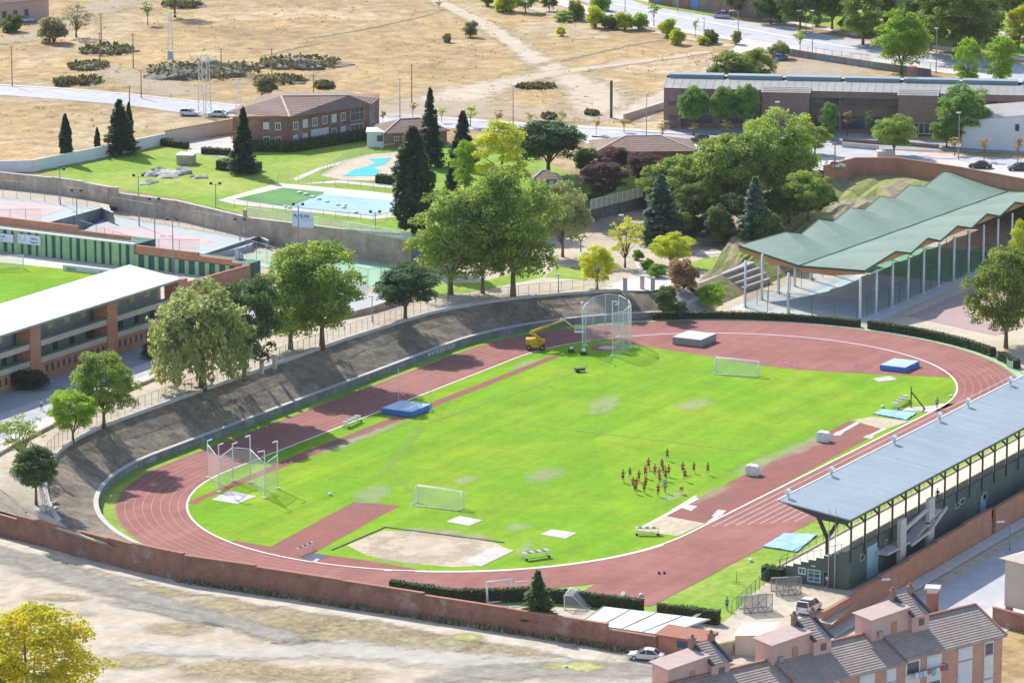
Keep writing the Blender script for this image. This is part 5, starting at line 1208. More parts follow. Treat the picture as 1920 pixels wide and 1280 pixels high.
def limbs(mb, base_r, h0, targets, rng, lean=0.0):
    top=Vector((lean,0,h0)); mb.tube((0,0,-.15),(lean*.5,0,h0*.5),base_r*1.15,base_r*.85,8); mb.tube((lean*.5,0,h0*.5),top,base_r*.85,base_r*.7,8)
    for t in targets:
        t=Vector(t); m=top.lerp(t,.5)+Vector((rng.uniform(-.3,.3),rng.uniform(-.3,.3),.25))
        mb.tube(top-Vector((0,0,.1)),m,base_r*.5,base_r*.3,5); mb.tube(m,t,base_r*.3,base_r*.1,5)
PROTO={}
def proto(kind, var):
    if (kind,var) in PROTO: return PROTO[(kind,var)]
    rng=np.random.default_rng(1000+var*37+sum(map(ord,kind))); rnd=random.Random(var*91+len(kind)); tb=MB(); W=7.0
    def ell(n,cz,rx,rz,fill=(.55,1.0),zmin=-1):
        d=sphere_pts(n*2,rng); d=d[d[:,2]>zmin][:n]; k=rng.uniform(fill[0],fill[1],len(d))[:,None]; p=d*k*(rx,rx,rz); p[:,2]+=cz; return p
    if kind=='plane':
        c=ell(80,5.1,3.0,4.0); c=c+rng.normal(0,.2,c.shape); r=rng.uniform(.5,1.2,len(c)); V=clump_crown(rng,c,r,330,.205)
        limbs(tb,.22,1.6,[tuple(c[i]*.7+np.array((0,0,1.4))) for i in range(9)],rng); W=7.4
    elif kind=='broad':
        c=ell(84,5.2,3.6,3.9,zmin=-.9); c=c+rng.normal(0,.25,c.shape); r=rng.uniform(.55,1.25,len(c)); V=clump_crown(rng,c,r,300,.225)
        limbs(tb,.24,1.5,[tuple(c[i]*.7+np.array((0,0,1.4))) for i in range(10)],rng); W=9.0
    elif kind=='round':
        c=ell(150,6.1,2.75,3.2,(.6,.95)); r=rng.uniform(.6,.9,len(c)); V=clump_crown(rng,c,r,200,.24)
        limbs(tb,.2,2.6,[tuple(c[i]*.6+np.array((0,0,2.4))) for i in range(6)],rng); W=6.6
    elif kind=='pine':
        c=ell(110,6.0,3.3,3.4,(.55,1.0),-.85); c=c+rng.normal(0,.15,c.shape); r=rng.uniform(.7,1.15,len(c)); V=clump_crown(rng,c,r,180,.22,elong=1.6)
        limbs(tb,.25,2.2,[tuple(c[i]*.75+np.array((0,0,1.6))) for i in range(9)],rng); W=8.6
    elif kind=='poplar':
        c=[]; 
        for i in range(76 if var<5 else 190):
            t=rng.uniform(0,1); z=1.2+t*8.4; rr=2.45*math.sqrt(max(.02,1-(1.75*t-.80)**2)); a=rng.uniform(0,6.28); k=rng.uniform(.4,1 if var<5 else 1.3)
            c.append((rr*k*math.cos(a),rr*k*math.sin(a),z))
        c=np.array(c); r=rng.uniform(.55,1.05,len(c)); V=clump_crown(rng,c,r*(1 if var<5 else .72),260 if var<5 else 330,.22 if var<5 else .15,droop=-1.2)
        limbs(tb,.2,2.2,[(0,0,7)]+[tuple(c[i]) for i in range(6)],rng); W=5.4
    elif kind=='willow':
        c=ell(66,5.9,3.2,3.5,(.5,1),-.75); r=rng.uniform(.55,1.1,len(c)); V=clump_crown(rng,c,r,120,.26,elong=1.8,droop=2)
        Cs=[]
        for i in range(190):
            a=rng.uniform(0,6.28); k=rng.uniform(.45,1.05)*3.5; z1=rng.uniform(3.2,7.0); L=rng.uniform(1.2,3.4); n=int(L*9)
            z=z1-rng.uniform(0,1,n)*L; Cs.append(np.stack([k*math.cos(a)+rng.normal(0,.14,n),k*math.sin(a)+rng.normal(0,.14,n),np.maximum(z,1.1)],1))
        Cs=np.concatenate(Cs); V=np.concatenate([V,leafquads(Cs,rng.normal(0,1,Cs.shape)*(1,1,.2),.25,rng,elong=2.4,droop=5)])
        limbs(tb,.28,3.2,[tuple(c[i]*.8+np.array((0,0,1))) for i in range(8)],rng); W=7.6
    elif kind=='cypress':
        n=3400; t=rng.uniform(0,1,n)**.9; z=.5+t*9.5; a=rng.uniform(0,6.28,n); rr=.92*np.minimum(1,(1-t)*2.2+.02)**.75*np.minimum(1,.55+t*3)*rng.uniform(.62,1.1,n)*(1+.2*np.sin(z*2.3+a*2+var)*np.cos(z*1.1-a))
        C=np.stack([rr*np.cos(a),rr*np.sin(a),z],1); N=np.stack([np.cos(a),np.sin(a),.3+0*a],1); V=leafquads(C,N,.30,rng,elong=1.9,droop=-3); tb.tube((0,0,-.1),(0,0,8),.14,.03,6); W=1.9
    elif kind=='conifer':
        Cs=[];Ns=[]
        for i in range(150):
            t=(i+rng.uniform(0,1))/150; z=.8+t*9.0; L=(2.35*(1-t)**.85+.12)*rng.uniform(.75,1.1); a=rng.uniform(0,6.28); n=int(16+L*20); s=rng.uniform(.15,1,n)
            x=L*s; w_=(rng.normal(0,.22,n))*(.4+L*.35); zz=z-x*.28+rng.normal(0,.12,n)+s*s*.15
            Cs.append(np.stack([x*math.cos(a)-w_*math.sin(a),x*math.sin(a)+w_*math.cos(a),zz],1)); Ns.append(np.tile((math.cos(a)*.6,math.sin(a)*.6,.8),(n,1)))
        V=leafquads(np.concatenate(Cs),np.concatenate(Ns),.34,rng,elong=1.5,spread=.5); tb.tube((0,0,-.15),(0,0,9.3),.22,.03,7); W=4.7
    elif kind=='bush':
        c=ell(46,3.8,4.5,4.4,(.35,.95),-.85); r=rng.uniform(1.1,2.3,len(c)); V=clump_crown(rng,c,r,70,.55,droop=-.5)
        for i in range(5): tb.tube((0,0,-.2),tuple(c[i]),.22,.08,5)
        W=11.5
    elif kind=='sapling':
        c=ell(17,6.4,1.9,3.0,(.2,1)); r=rng.uniform(.4,.8,len(c)); V=clump_crown(rng,c,r,110,.32)
        limbs(tb,.12,3.2,[tuple(c[i]) for i in range(7)],rng); W=4.6
    else: # open, half bare
        c=ell(44,5.8,3.2,3.3,(.4,1)); r=rng.uniform(.5,1.0,len(c)); V=clump_crown(rng,c,r,95,.27)
        limbs(tb,.2,1.8,[tuple(c[i]) for i in range(16)],rng); W=7.6
    cm=quadmesh(kind+'_crown',V)
    o=tb.build('trunk',m_bark); tm=o.data; bpy.data.objects.remove(o)
    zmax=np.percentile(V[:,2],99.7); wx=np.percentile(np.hypot(V[:,0],V[:,1]),98)*2
    PROTO[(kind,var)]=(cm,tm,zmax,wx); return PROTO[(kind,var)]
m_bark=M('bark',(0.17,0.12,0.085),.25,3,.95,obj=True)
LM={}
def lm(k):
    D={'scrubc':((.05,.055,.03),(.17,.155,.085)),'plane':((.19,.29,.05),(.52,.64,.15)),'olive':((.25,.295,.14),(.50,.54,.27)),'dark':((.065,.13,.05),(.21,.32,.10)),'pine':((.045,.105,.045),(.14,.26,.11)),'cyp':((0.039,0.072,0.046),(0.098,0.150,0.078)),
       'spruce':((0.104,0.176,0.137),(0.260,0.364,0.280)),'bright':((0.195,0.364,0.033),(0.494,0.676,0.065)),'yellow':((0.585,0.598,0.033),(0.820,0.820,0.058)),'ygreen':((0.325,0.442,0.033),(0.820,0.806,0.065)),'gold':((.30,.36,.02),(.84,.70,.02)),
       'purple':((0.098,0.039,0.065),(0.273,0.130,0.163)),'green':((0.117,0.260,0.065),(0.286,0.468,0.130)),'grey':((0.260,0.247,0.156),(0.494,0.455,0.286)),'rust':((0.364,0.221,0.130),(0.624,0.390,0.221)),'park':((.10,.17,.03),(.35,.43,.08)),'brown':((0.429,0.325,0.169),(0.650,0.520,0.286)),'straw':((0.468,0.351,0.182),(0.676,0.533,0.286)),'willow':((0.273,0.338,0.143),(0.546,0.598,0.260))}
    if k not in LM: LM[k]=leafmat('leaves_'+k,D[k][0],D[k][1],0.52)
    return LM[k]
def tree(label,kind,base,L,top,x0,x1,mat,var=0,name=None,cat='tree',group=None,rz=None,p=None,h=None,hang=0):
    cm,tm,zm,wx=proto(kind,var); p=p or at(base[0],base[1],L); h=h or zup(p,top); w_=(x1-x0)/ppm(p)*(1.1 if kind in ('plane','broad','pine') else 1)
    t=thing(name or {'plane':'plane_tree','broad':'broadleaf_tree','round':'clipped_tree','pine':'pine_tree','poplar':'poplar_tree','willow':'willow_tree','cypress':'cypress_tree','conifer':'conifer_tree','bush':'bush','sapling':'young_tree'}.get(kind,'open_tree'),label,cat,p,rz if rz is not None else (base[0]*1.7+base[1])%6.28,group,(w_/wx,w_/wx,h/zm))
    c=bpy.data.objects.new('foliage' if kind=='bush' else 'crown',cm); COL.objects.link(c); c.parent=t
    c.material_slots[0].link='OBJECT'; c.material_slots[0].material=lm(mat)
    k=bpy.data.objects.new('stem' if kind=='bush' else 'trunk',tm); COL.objects.link(k); k.parent=t
    return t
T=tree
# along the street above the bank
T('tall pale drooping willow on top of the bank','willow',(380,730),'T',528,276,468,'willow',0)
T('dark leafy tree between the willow and the pale plane trees','broad',(458,712),'T',524,405,545,'dark',1)
T('pale plane tree standing right of the dark leafy tree','plane',(545,655),'T',474,468,612,'plane',0)
T('tall pale plane tree at the end of the street row, left of the round pine','plane',(604,652),'T',452,532,690,'plane',1)
T('round dark green pine alone on top of the bank','pine',(760,600),'T',498,700,818,'pine',0)
T('yellowish green round tree on the bank near the west end','broad',(195,800),'T',662,138,258,'ygreen',2).children[0].material_slots[0].material=lm('plane')
T('small bright green and yellow tree at the west end of the crest','broad',(137,828),'T',730,94,180,'bright',3)
for i,(x,y,tp,x0,x1) in enumerate(((305,668,640,268,345),(205,700,672,176,236),(55,728,694,20,92))):
    T(['dark bush against the football stand, right of the second pier','dark bush against the football stand between its piers','dark bush against the football stand at the left edge'][i],'bush',(x,y),'T',tp,x0,x1,'cyp',i,cat='bush')
T('thin grey green tree at the left edge above the ball shaped pine','open',(40,868),'T',775,-6,98,'plane',0)
T('dense ball shaped clipped pine by the concrete steps','round',(68,945),'T',836,22,108,'dark',0)
# the big group in the middle
T('huge yellow green plane tree in the middle, left of its darker twin','plane',(845,553),'T',358,764,912,'plane',2)
T('huge plane tree beside the park path, its lower half dark','plane',(962,556),'T',318,872,1040,'plane',3)
T('tall green tree filling the gap between the two huge plane trees','plane',(905,550),'T',338,850,965,'plane',1)
T('grey olive tree beside the pale park path','broad',(1055,482),'T',342,1014,1114,'olive',0)
T('tall bright yellow poplar rising behind the big plane trees','poplar',(940,420),'P',228,885,996,'ygreen',0,p=at(940,360,'P'))
T('light green poplar left of the yellow one','poplar',(872,360),'P',266,846,898,'bright',1)
T('tall dark conifer with bare lower trunk beside the large pool','cypress',(775,437),'P',238,736,818,'cyp',0,name='conifer_tree')
T('tallest slim dark conifer, pointed, behind the pools','conifer',(807,312),'P',168,782,834,'cyp',0)
T('dark pointed conifer right of the tallest one','conifer',(868,315),'P',210,838,898,'cyp',1)
T('small dark conifer in front of the light green poplar','conifer',(846,355),'P',306,832,862,'cyp',2)
T('broad dark umbrella pine behind the yellow poplar','pine',(1028,330),'P',228,966,1082,'pine',1)
T('purple leaved plum tree nearest the white fence','broad',(1133,366),7.6,303,1090,1172,'purple',1)
T('purple leaved plum tree behind the other two','broad',(1150,322),'P',276,1112,1188,'purple',2)
T('purple leaved plum tree on the right of the group','broad',(1210,348),8.2,286,1172,1244,'purple',3)
T('dark round bush between umbrella pine and plum trees','bush',(1098,325),'P',278,1076,1120,'dark',0,cat='bush')
T('blue grey spruce beside the park path','conifer',(1238,458),'T',330,1196,1284,'spruce',3)
T('leafy green tree right of the blue grey spruce','broad',(1270,405),4.5,294,1206,1336,'green',0).children[0].material_slots[0].material=lm('plane')
T('wide olive green tree in the middle of the wooded slope','broad',(1365,400),5.5,248,1286,1440,'plane',1)
T('tallest olive green tree on the right of the wooded slope','plane',(1452,380),6.2,208,1380,1520,'plane',0)
T('dark cedar with layered branches left of the canopy','conifer',(1415,466),'T',334,1376,1456,'spruce',1)
T('round green tree at the right end of the wooded slope','broad',(1515,412),6.2,322,1472,1560,'plane',3)
T('bright yellow tree on the pale forecourt of the park','open',(1172,502),'T',408,1138,1212,'yellow',1)
T('pale yellow tree by the crest fence near the plaza','broad',(1120,542),'T',462,1090,1156,'yellow',2)
T('yellow green bushy tree beside the park lawn','broad',(1258,500),'T',436,1220,1298,'ygreen',0)
T('thin green sapling left of the bright yellow tree','sapling',(1089,472),'T',425,1070,1108,'plane',0)
T('reddish brown shrub beside the teal bench','bush',(1282,540),'T',486,1248,1310,'rust',1,cat='bush')
T('dark green bush at the end of the bank beside the stairway','bush',(1246,582),1.6,536,1224,1272,'dark',2,cat='bush')
T('small dark green bush at the foot of the stairway','bush',(1275,590),.8,565,1262,1292,'dark',0,cat='bush')
T('light green bush right of the stairway','bush',(1333,570),1.2,532,1306,1362,'bright',1,cat='bush')
T('small round dark tree in front of the wooded slope','broad',(1360,462),'T',412,1336,1384,'park',2)
T('low dark juniper spreading beside the blue grey spruce','bush',(1300,440),'T',405,1268,1334,'spruce',0,cat='bush')
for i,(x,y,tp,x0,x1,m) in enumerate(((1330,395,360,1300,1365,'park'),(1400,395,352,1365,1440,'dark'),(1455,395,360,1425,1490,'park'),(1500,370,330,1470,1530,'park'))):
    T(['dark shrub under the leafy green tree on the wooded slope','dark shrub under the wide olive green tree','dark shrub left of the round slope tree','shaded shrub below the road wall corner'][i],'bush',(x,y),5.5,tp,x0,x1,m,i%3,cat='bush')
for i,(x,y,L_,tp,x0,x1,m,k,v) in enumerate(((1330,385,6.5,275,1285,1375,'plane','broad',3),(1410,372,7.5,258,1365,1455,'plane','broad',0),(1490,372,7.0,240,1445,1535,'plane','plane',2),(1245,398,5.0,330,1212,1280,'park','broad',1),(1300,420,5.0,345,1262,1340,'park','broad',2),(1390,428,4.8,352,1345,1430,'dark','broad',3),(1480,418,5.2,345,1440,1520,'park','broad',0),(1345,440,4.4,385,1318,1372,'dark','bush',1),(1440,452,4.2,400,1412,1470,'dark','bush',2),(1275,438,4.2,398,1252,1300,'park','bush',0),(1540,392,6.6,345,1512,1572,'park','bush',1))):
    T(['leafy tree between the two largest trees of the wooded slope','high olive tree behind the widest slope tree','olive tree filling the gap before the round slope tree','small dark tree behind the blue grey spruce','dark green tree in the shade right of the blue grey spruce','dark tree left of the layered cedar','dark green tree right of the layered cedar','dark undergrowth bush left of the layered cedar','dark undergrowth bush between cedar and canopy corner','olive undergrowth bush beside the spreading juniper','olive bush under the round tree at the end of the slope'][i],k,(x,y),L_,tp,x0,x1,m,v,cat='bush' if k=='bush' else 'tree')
for i,(x,y,tp,x0,x1,m,k,v) in enumerate(((1660,60,-50,1610,1710,'dark','broad',1),(1720,75,-40,1670,1770,'park','broad',0),(1770,70,-60,1720,1830,'dark','broad',3),(1835,98,-20,1795,1880,'park','broad',1),(1600,40,-50,1550,1650,'dark','broad',0),(1480,30,-40,1440,1530,'park','broad',1),(1540,20,-40,1500,1590,'dark','poplar',1))):
    T(['dark tree deep in the park left of the bright avenue tree','olive tree deep in the park above the bright avenue tree','dark tree deep in the park, its top outside the picture','olive tree beside the open meadow','dark tree at the top edge left of the tall avenue lamp','olive tree at the top edge above the side road','slim dark tree at the top edge over the kerb bushes'][i],k,(x,y),'P',tp,x0,x1,m,v)
# clipped park bushes
for i,(x,y,tp,x0,x1) in enumerate(((1197,488,468,1188,1212),(1215,505,485,1203,1230),(1232,520,496,1214,1252))):
    T('clipped green bush beside the park steps, '+['farthest from the plaza','middle of the three','nearest the plaza'][i],'bush',(x,y),'T',tp,x0,x1,'bright',i,cat='bush')
# pool lawn
T('tall narrow cypress at the left end of the pool lawn','cypress',(124,306),'P',214,110,137,'cyp',1)
T('small narrow cypress left of the big cedar','cypress',(183,292),'P',239,175,189,'cyp',2)
T('big dense dark cedar on the pool lawn','conifer',(226,290),'P',188,186,258,'cyp',1,name='cedar_tree')
T('slim cypress spire right behind the big cedar','cypress',(243,283),'P',192,236,254,'cyp',0)
T('dark conifer in front of the clubhouse corner','conifer',(457,326),'P',204,430,486,'cyp',0)
# hill
T('half bare grey tree on the hill beside the country house','open',(143,70),'P',8,112,178,'grey',1)
T('grey green bush left of the half bare tree','bush',(100,80),'P',32,72,128,'grey',0,cat='bush')
T('dark bush beside the blue car in the far corner','bush',(22,60),'P',28,-4,40,'park',1,cat='bush')
T('small lone tree on the far hill','sapling',(277,47),'P',3,262,292,'olive',1)
T('lone tree cut by the top edge with dark trunk','open',(328,33),'P',-50,290,370,'olive',2)
T('round grey bush beside the footpath','bush',(883,70),'P',40,869,897,'grey',2,cat='bush')
T('small thorny bush left of the footpath','bush',(838,80),'P',63,830,848,'grey',1,cat='bush')
T('small yellowish bush right of the footpath','bush',(1051,68),'P',51,1042,1060,'ygreen',0,cat='bush')
T('leafless grey shrub behind the clubhouse roof','bush',(500,180),'P',140,478,524,'grey',0,cat='bush')
T('tiny dark tree beside the start of the footpath','sapling',(823,18),'P',2,815,832,'park',2)
# along the avenue
for i,(x,y,tp,x0,x1,m,k) in enumerate(((915,12,-16,905,932,'park','bush'),(948,22,-12,915,965,'ygreen','bush'),(985,24,-20,962,1004,'bright','broad'),(1030,22,-10,1015,1046,'park','broad'),(1082,38,2,1066,1100,'park','bush'),(1060,40,22,1040,1084,'plane','bush'),(1117,52,12,1098,1136,'ygreen','bush'),(1143,54,28,1124,1164,'park','bush'),(1170,56,24,1152,1190,'ygreen','bush'),(1198,56,26,1178,1216,'bright','bush'),(1125,20,-12,1105,1145,'bright','bush'),(1226,50,5,1214,1242,'plane','sapling'),(1252,70,36,1236,1272,'ygreen','bush'),(1270,84,54,1254,1286,'ygreen','bush'),(1304,72,36,1296,1312,'plane','sapling'),(1320,84,68,1306,1336,'ygreen','bush'),(1333,82,56,1320,1350,'park','bush'),(1380,84,58,1370,1392,'olive','bush'))):
    lab=['dark bush at the top edge, leftmost of the roadside bushes','yellow green bush at the top edge above the footpath','bright green bushy tree at the top edge by the avenue','dark round tree at the top edge by the avenue','dark bush on the roadside left of the yellow bushes','low olive bush on the dry bank below the avenue','tall yellow bush in the roadside row','dark bush between two yellow roadside bushes','yellow bush right of the dark roadside bush','bright bush closing the long roadside row','pale green bush above the long roadside row','slim young tree between bushes and avenue','leafy bush near the kerb right of the slim young tree','golden bush just below the kerbside bush','thin young tree on the avenue pavement','low golden bush on the dry bank','dark round bush beside the low golden bush','grey round bush at the side road junction'][i]
    T(lab,k,(x,y),'P',tp,x0,x1,m,i%3,cat='bush' if k=='bush' else 'tree',group='bushes along the avenue' if k=='bush' else None)
T('broad drooping green tree behind the left end of the school roof','willow',(1372,172),'P',98,1322,1424,'park',1)
T('olive green tree right of the drooping tree behind the school','broad',(1420,160),'P',92,1388,1454,'plane',2)
T('grey green bush beside the blue car on the side road','bush',(1462,110),'P',78,1440,1482,'olive',1,cat='bush')
T('slim young tree on the pavement behind the school roof','sapling',(1500,100),'P',56,1488,1512,'bright',1)
T('large bright green tree on the avenue pavement','plane',(1690,140),'P',20,1640,1738,'bright',2)
T('medium green tree behind the school roof, left of a similar one','poplar',(1814,158),'P',74,1786,1842,'bright',0)
T('medium green tree behind the school roof, right of a similar one','poplar',(1876,160),'P',70,1844,1912,'bright',1)
for i,(x,y,tp,x0,x1,m,k,v) in enumerate(((1500,60,-30,1470,1552,'dark','broad',1),(1618,85,-28,1575,1662,'park','poplar',2),(1790,110,-42,1722,1870,'park','broad',2),(1910,95,12,1890,1945,'gold','poplar',1),(1690,70,-60,1640,1740,'dark','broad',0),(1745,95,-50,1690,1790,'dark','broad',3),(1850,80,-55,1800,1885,'dark','poplar',0),(1445,45,-30,1405,1475,'dark','broad',2),(1560,55,-45,1520,1600,'park','broad',3),(1390,30,-40,1355,1420,'dark','broad',1),(1900,50,-60,1860,1940,'dark','poplar',2))):
    T(['dark tree by the curved lamp post in the roadside park','olive dark tree left of the bright avenue tree','widest brownish green tree in the roadside park','golden tree at the right edge in the roadside park','very dark tree behind the bright avenue tree','very dark tree touching the widest park tree','tall dark tree at the top edge over the meadow','dark tree behind the side road junction','dark tree at the top edge between two lamp posts','dark tree beside the silver parked car','dark tree in the top right corner'][i],k,(x,y),'P',tp,x0,x1,m,v)
for i,(x,y,tp,x0,x1,m) in enumerate(((1530,50,28,1520,1544,'bright'),(1585,60,32,1572,1600,'plane'),(1622,70,50,1606,1640,'bright'),(1462,40,24,1450,1474,'bright'))):
    T(['small bright bush under the dark roadside trees, beside the lamp','small olive bush beside the park path stones','low bright bush at the far kerb','low bright bush near the side road'][i],'bush',(x,y),'P',tp,x0,x1,m,i%3,cat='bush')
# school front
for i,(x,y,tp,x0,x1,m,k,v) in enumerate(((1300,255,163,1270,1328,'green','round',0),(1355,255,163,1330,1384,'green','round',1),(1398,255,159,1374,1424,'green','round',2),(1554,262,194,1536,1574,'green','poplar',1),(1588,256,208,1576,1600,'rust','sapling',0),(1630,258,208,1622,1640,'green','sapling',1),(1528,290,234,1500,1556,'plane','broad',1),(1805,276,160,1764,1856,'green','broad',3),(1775,276,220,1744,1802,'green','broad',2),(1362,264,226,1350,1376,'brown','sapling',2),(1302,256,230,1290,1316,'brown','sapling',0),(1790,292,258,1778,1804,'brown','sapling',1),(1845,302,258,1834,1860,'rust','sapling',2),(1908,306,256,1896,1922,'rust','sapling',0),(1242,268,226,1230,1256,'brown','sapling',1))):
    T(['green upright tree at the left end of the school front','green upright tree in the middle of the school front trio','green upright tree right of the school front trio','small green tree before the dark school entrance','small rusty young tree before the school entrance','very thin green tree in the entrance shade','round light tree on the parking strip','tall open green tree before the white building','dark spreading shrub tree right of the school porch','small brown tree on the school pavement near the right of the trio','small brown tree on the school pavement near its left corner','small brown tree by the white lamp at the red zone','rusty little tree before the white building, left one','rusty little tree before the white building, right one','small brown tree near the green pole by the upper road'][i],k,(x,y),'P',tp,x0,x1,m,v)
for i,(x,y,tp,x0,x1,m) in enumerate(((718,232,208,710,726,'dark'),(774,220,190,764,784,'brown'),(828,230,202,818,838,'ygreen'),(882,238,198,866,898,'ygreen'),(933,240,206,922,944,'brown'),(993,240,210,984,1004,'brown'),(1050,246,208,1038,1064,'brown'),(1118,252,220,1110,1127,'brown'),(1170,248,222,1158,1182,'brown'))):
    T(['dark little tree right of the clubhouse','small brown tree behind the tallest conifer','small yellow tree right of the tallest conifer','yellow round tree on the upper pavement','bare little tree behind the yellow poplar top','bare little tree behind the umbrella pine','brown young tree on the upper pavement above the umbrella pine','thin brown tree on the near pavement above the pavilion','scrubby little tree by the school fence'][i],'sapling',(x,y),'P',tp,x0,x1,m,i%3)
# around the stadium
T('dark green conifer behind the boundary wall near the white goals','conifer',(1008,1160),0.0,1070,974,1042,'dark',2)
T('wide leafy tree in front of the court fence at the right edge','broad',(1886,652),0.0,468,1800,1942,'olive',2).children[0].material_slots[0].material=lm('park')
T('yellow tipped young tree above the wide leafy tree','poplar',(1912,520),0.0,415,1890,1935,'ygreen',1)
T('big yellow and green poplar filling the near corner','poplar',(70,1450),'F',1142,-60,216,'gold',5)
T('second yellow poplar at the near left edge','poplar',(-40,1430),'F',1180,-130,60,'gold',0)
# clipped hedges
def hedge(label,pts,w_,h,z=0,mat='hedge',round_=False,dens=26,size=.24):
    t=thing('hedge',label,'hedge',pts[0]); rng=np.random.default_rng(int(abs(pts[0].x*13+pts[0].y*7))+3); mb=MB(); Cs=[];Ns=[]
    for a,b in zip(pts[:-1],pts[1:]):
        a,b=Vector((a.x,a.y,z)),Vector((b.x,b.y,z)); d=(b-a); L=d.length; d.normalize(); n=Vector((-d.y,d.x,0)); mb.box(((a.x+b.x)/2,(a.y+b.y)/2,z),(L,w_*.86,h*.94),math.atan2(d.y,d.x))
        for side,area in (('t',L*w_),('l',L*h),('r',L*h),('e',w_*h*2)):
            k=int(area*dens); u=rng.uniform(0,L,k); v=rng.uniform(-.5,.5,k)*w_; zz=rng.uniform(.02,1,k)*h; j=rng.normal(0,.05,k)
            if side=='t': c=np.stack([u,v,np.full(k,h)+j],1); nn=np.tile((0,0,1.),(k,1))
            elif side=='e': c=np.stack([np.where(rng.uniform(0,1,k)<.5,0,L)+j,v,zz],1); nn=np.tile((0.,0,.2),(k,1))
            else: s=1 if side=='l' else -1; c=np.stack([u,np.full(k,s*w_/2)+j,zz],1); nn=np.tile((0,s,.15),(k,1))
            A=np.array(a); D=np.array(d); Nn=np.array(n)
            Cs.append(A+c[:,:1]*D+c[:,1:2]*Nn+c[:,2:]*(0,0,1)); Ns.append(nn[:,:1]*D+nn[:,1:2]*Nn+nn[:,2:]*(0,0,1))
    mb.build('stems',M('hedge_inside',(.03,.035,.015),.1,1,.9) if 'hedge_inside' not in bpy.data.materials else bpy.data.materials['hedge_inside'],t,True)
    me=quadmesh('hedge_foliage',leafquads(np.concatenate(Cs)-np.array(t.location),np.concatenate(Ns),size,rng)); o=bpy.data.objects.new('foliage',me); COL.objects.link(o); o.parent=t; me.materials[0]=m_hedge
    return t
hedge('long clipped hedge along the inside of the boundary wall',[at(733,1110,0),at(850,1128,0),at(935,1127,0),at(1000,1124,0),at(1090,1133,0),at(1205,1147,0)],1.0,1.7)
hedge('short clipped hedge right of the gap at the end of the straight',[at(1234,1156,0),at(1348,1170,0)],1.1,1.8)
hb=[rarc(48.2,R(a)) for a in np.linspace(50,92,10)]
hedge('clipped hedge curving round the far bend in front of the canopy',hb,1.0,1.15,dens=20)
hedge('clipped hedge at the right of the far bend beside the court gap',[rarc(48.2,R(a)) for a in np.linspace(94,128,9)],1.2,1.35,dens=20)
hedge('short light hedge right of the green gate at the bend',[rarc(48.2,R(a)) for a in (131,135,139)],1.2,1.35,dens=20)
hedge('clipped hedge under the windows of the clubhouse',[at(470,283,'P'),at(543,285,'P'),at(660,266,'P'),at(690,261,'P')],2.2,2.0,ZP,dens=10,size=.36)
hedge('square clipped hedge around the dark conifer',[at(412,316,'P'),at(484,322,'P')],3.4,1.7,ZP,dens=10,size=.36)
hedge('low clipped hedge beside the building yard',[at(380,288,'P'),at(430,291,'P')],1.6,1.2,ZP,dens=10,size=.36)
hedge('low hedge left of the stone hut',[at(302,272,'P'),at(350,279,'P')],1.6,1.3,ZP,dens=10,size=.36)
hedge('dark clipped hedge between the two pools',[at(706,343,'P'),at(740,345,'P')],1.6,1.6,ZP,dens=10,size=.36)
hedge('small clipped hedge at the corner of the grandstand',[at(1432,1084,0),at(1470,1090,0)],1.6,1.8)
hedge('ivy covered hedge on top of the wall beside the white fence',[at(1100,372,8.0),at(1150,350,8.3)],1.4,1.3,7.6,dens=10,size=.36)
# tufts of dry grass along the foot of the boundary wall and over the lot
rng=np.random.default_rng(5); Cs=[]
for i in range(2600):
    s=rng.uniform(0,1); y=-55+s*69; x=(-90.05 if y<0 else -89.9-y*.02)-.35-abs(rng.normal(0,.35)); 
    if rng.uniform()<(.25+.75*(math.sin(y*.35)*.5+.5)): Cs.append((x,y,ZF+rng.uniform(.02,.55)))
Cs=np.array(Cs); me=quadmesh('weeds',leafquads(Cs,rng.normal(0,1,Cs.shape)*(1,1,.2),.34,rng,elong=2.2,droop=-4)); o=bpy.data.objects.new('weeds',me); COL.objects.link(o); me.materials[0]=lm('grey'); tag(o,'dry weeds growing along the foot of the boundary wall','weeds',kind='stuff')
# dry tussocks on the hill
ROADS=[[(-60,150),(430,192),(960,225),(1340,250),(1990,296),(1990,340),(1340,300),(960,255),(430,225),(240,205),(-60,185)],[(960,-20),(1140,-20),(1990,110),(1990,180),(1500,140),(1360,100),(1225,60)],[(400,160),(720,160),(860,225),(860,290),(400,290)],[(1240,130),(1990,130),(1990,300),(1240,300)]]
Cs=[];P0=[]
for _ in range(1100):
    X,Y=rng.uniform(-20,1400),rng.uniform(2,250)
    if not any(inpoly(X,Y,q) for q in ROADS) and rng.uniform()<.25+.75*(math.sin(X*.013+Y*.03)*.5+.5): P0.append(at(X,Y,'P'))
for p in P0:
    for k in range(5): Cs.append((p.x+rng.normal(0,.5),p.y+rng.normal(0,.5),ZP+rng.uniform(.02,.22)))
Cs=np.array(Cs); me=quadmesh('dry_grass',leafquads(Cs,rng.normal(0,1,Cs.shape)*(1,1,.25),.42,rng,elong=1.6,droop=-4)); o=bpy.data.objects.new('dry_grass',me); COL.objects.link(o); me.materials[0]=lm('straw'); tag(o,'tussocks of dry grass scattered over the hillside','grass',kind='stuff')
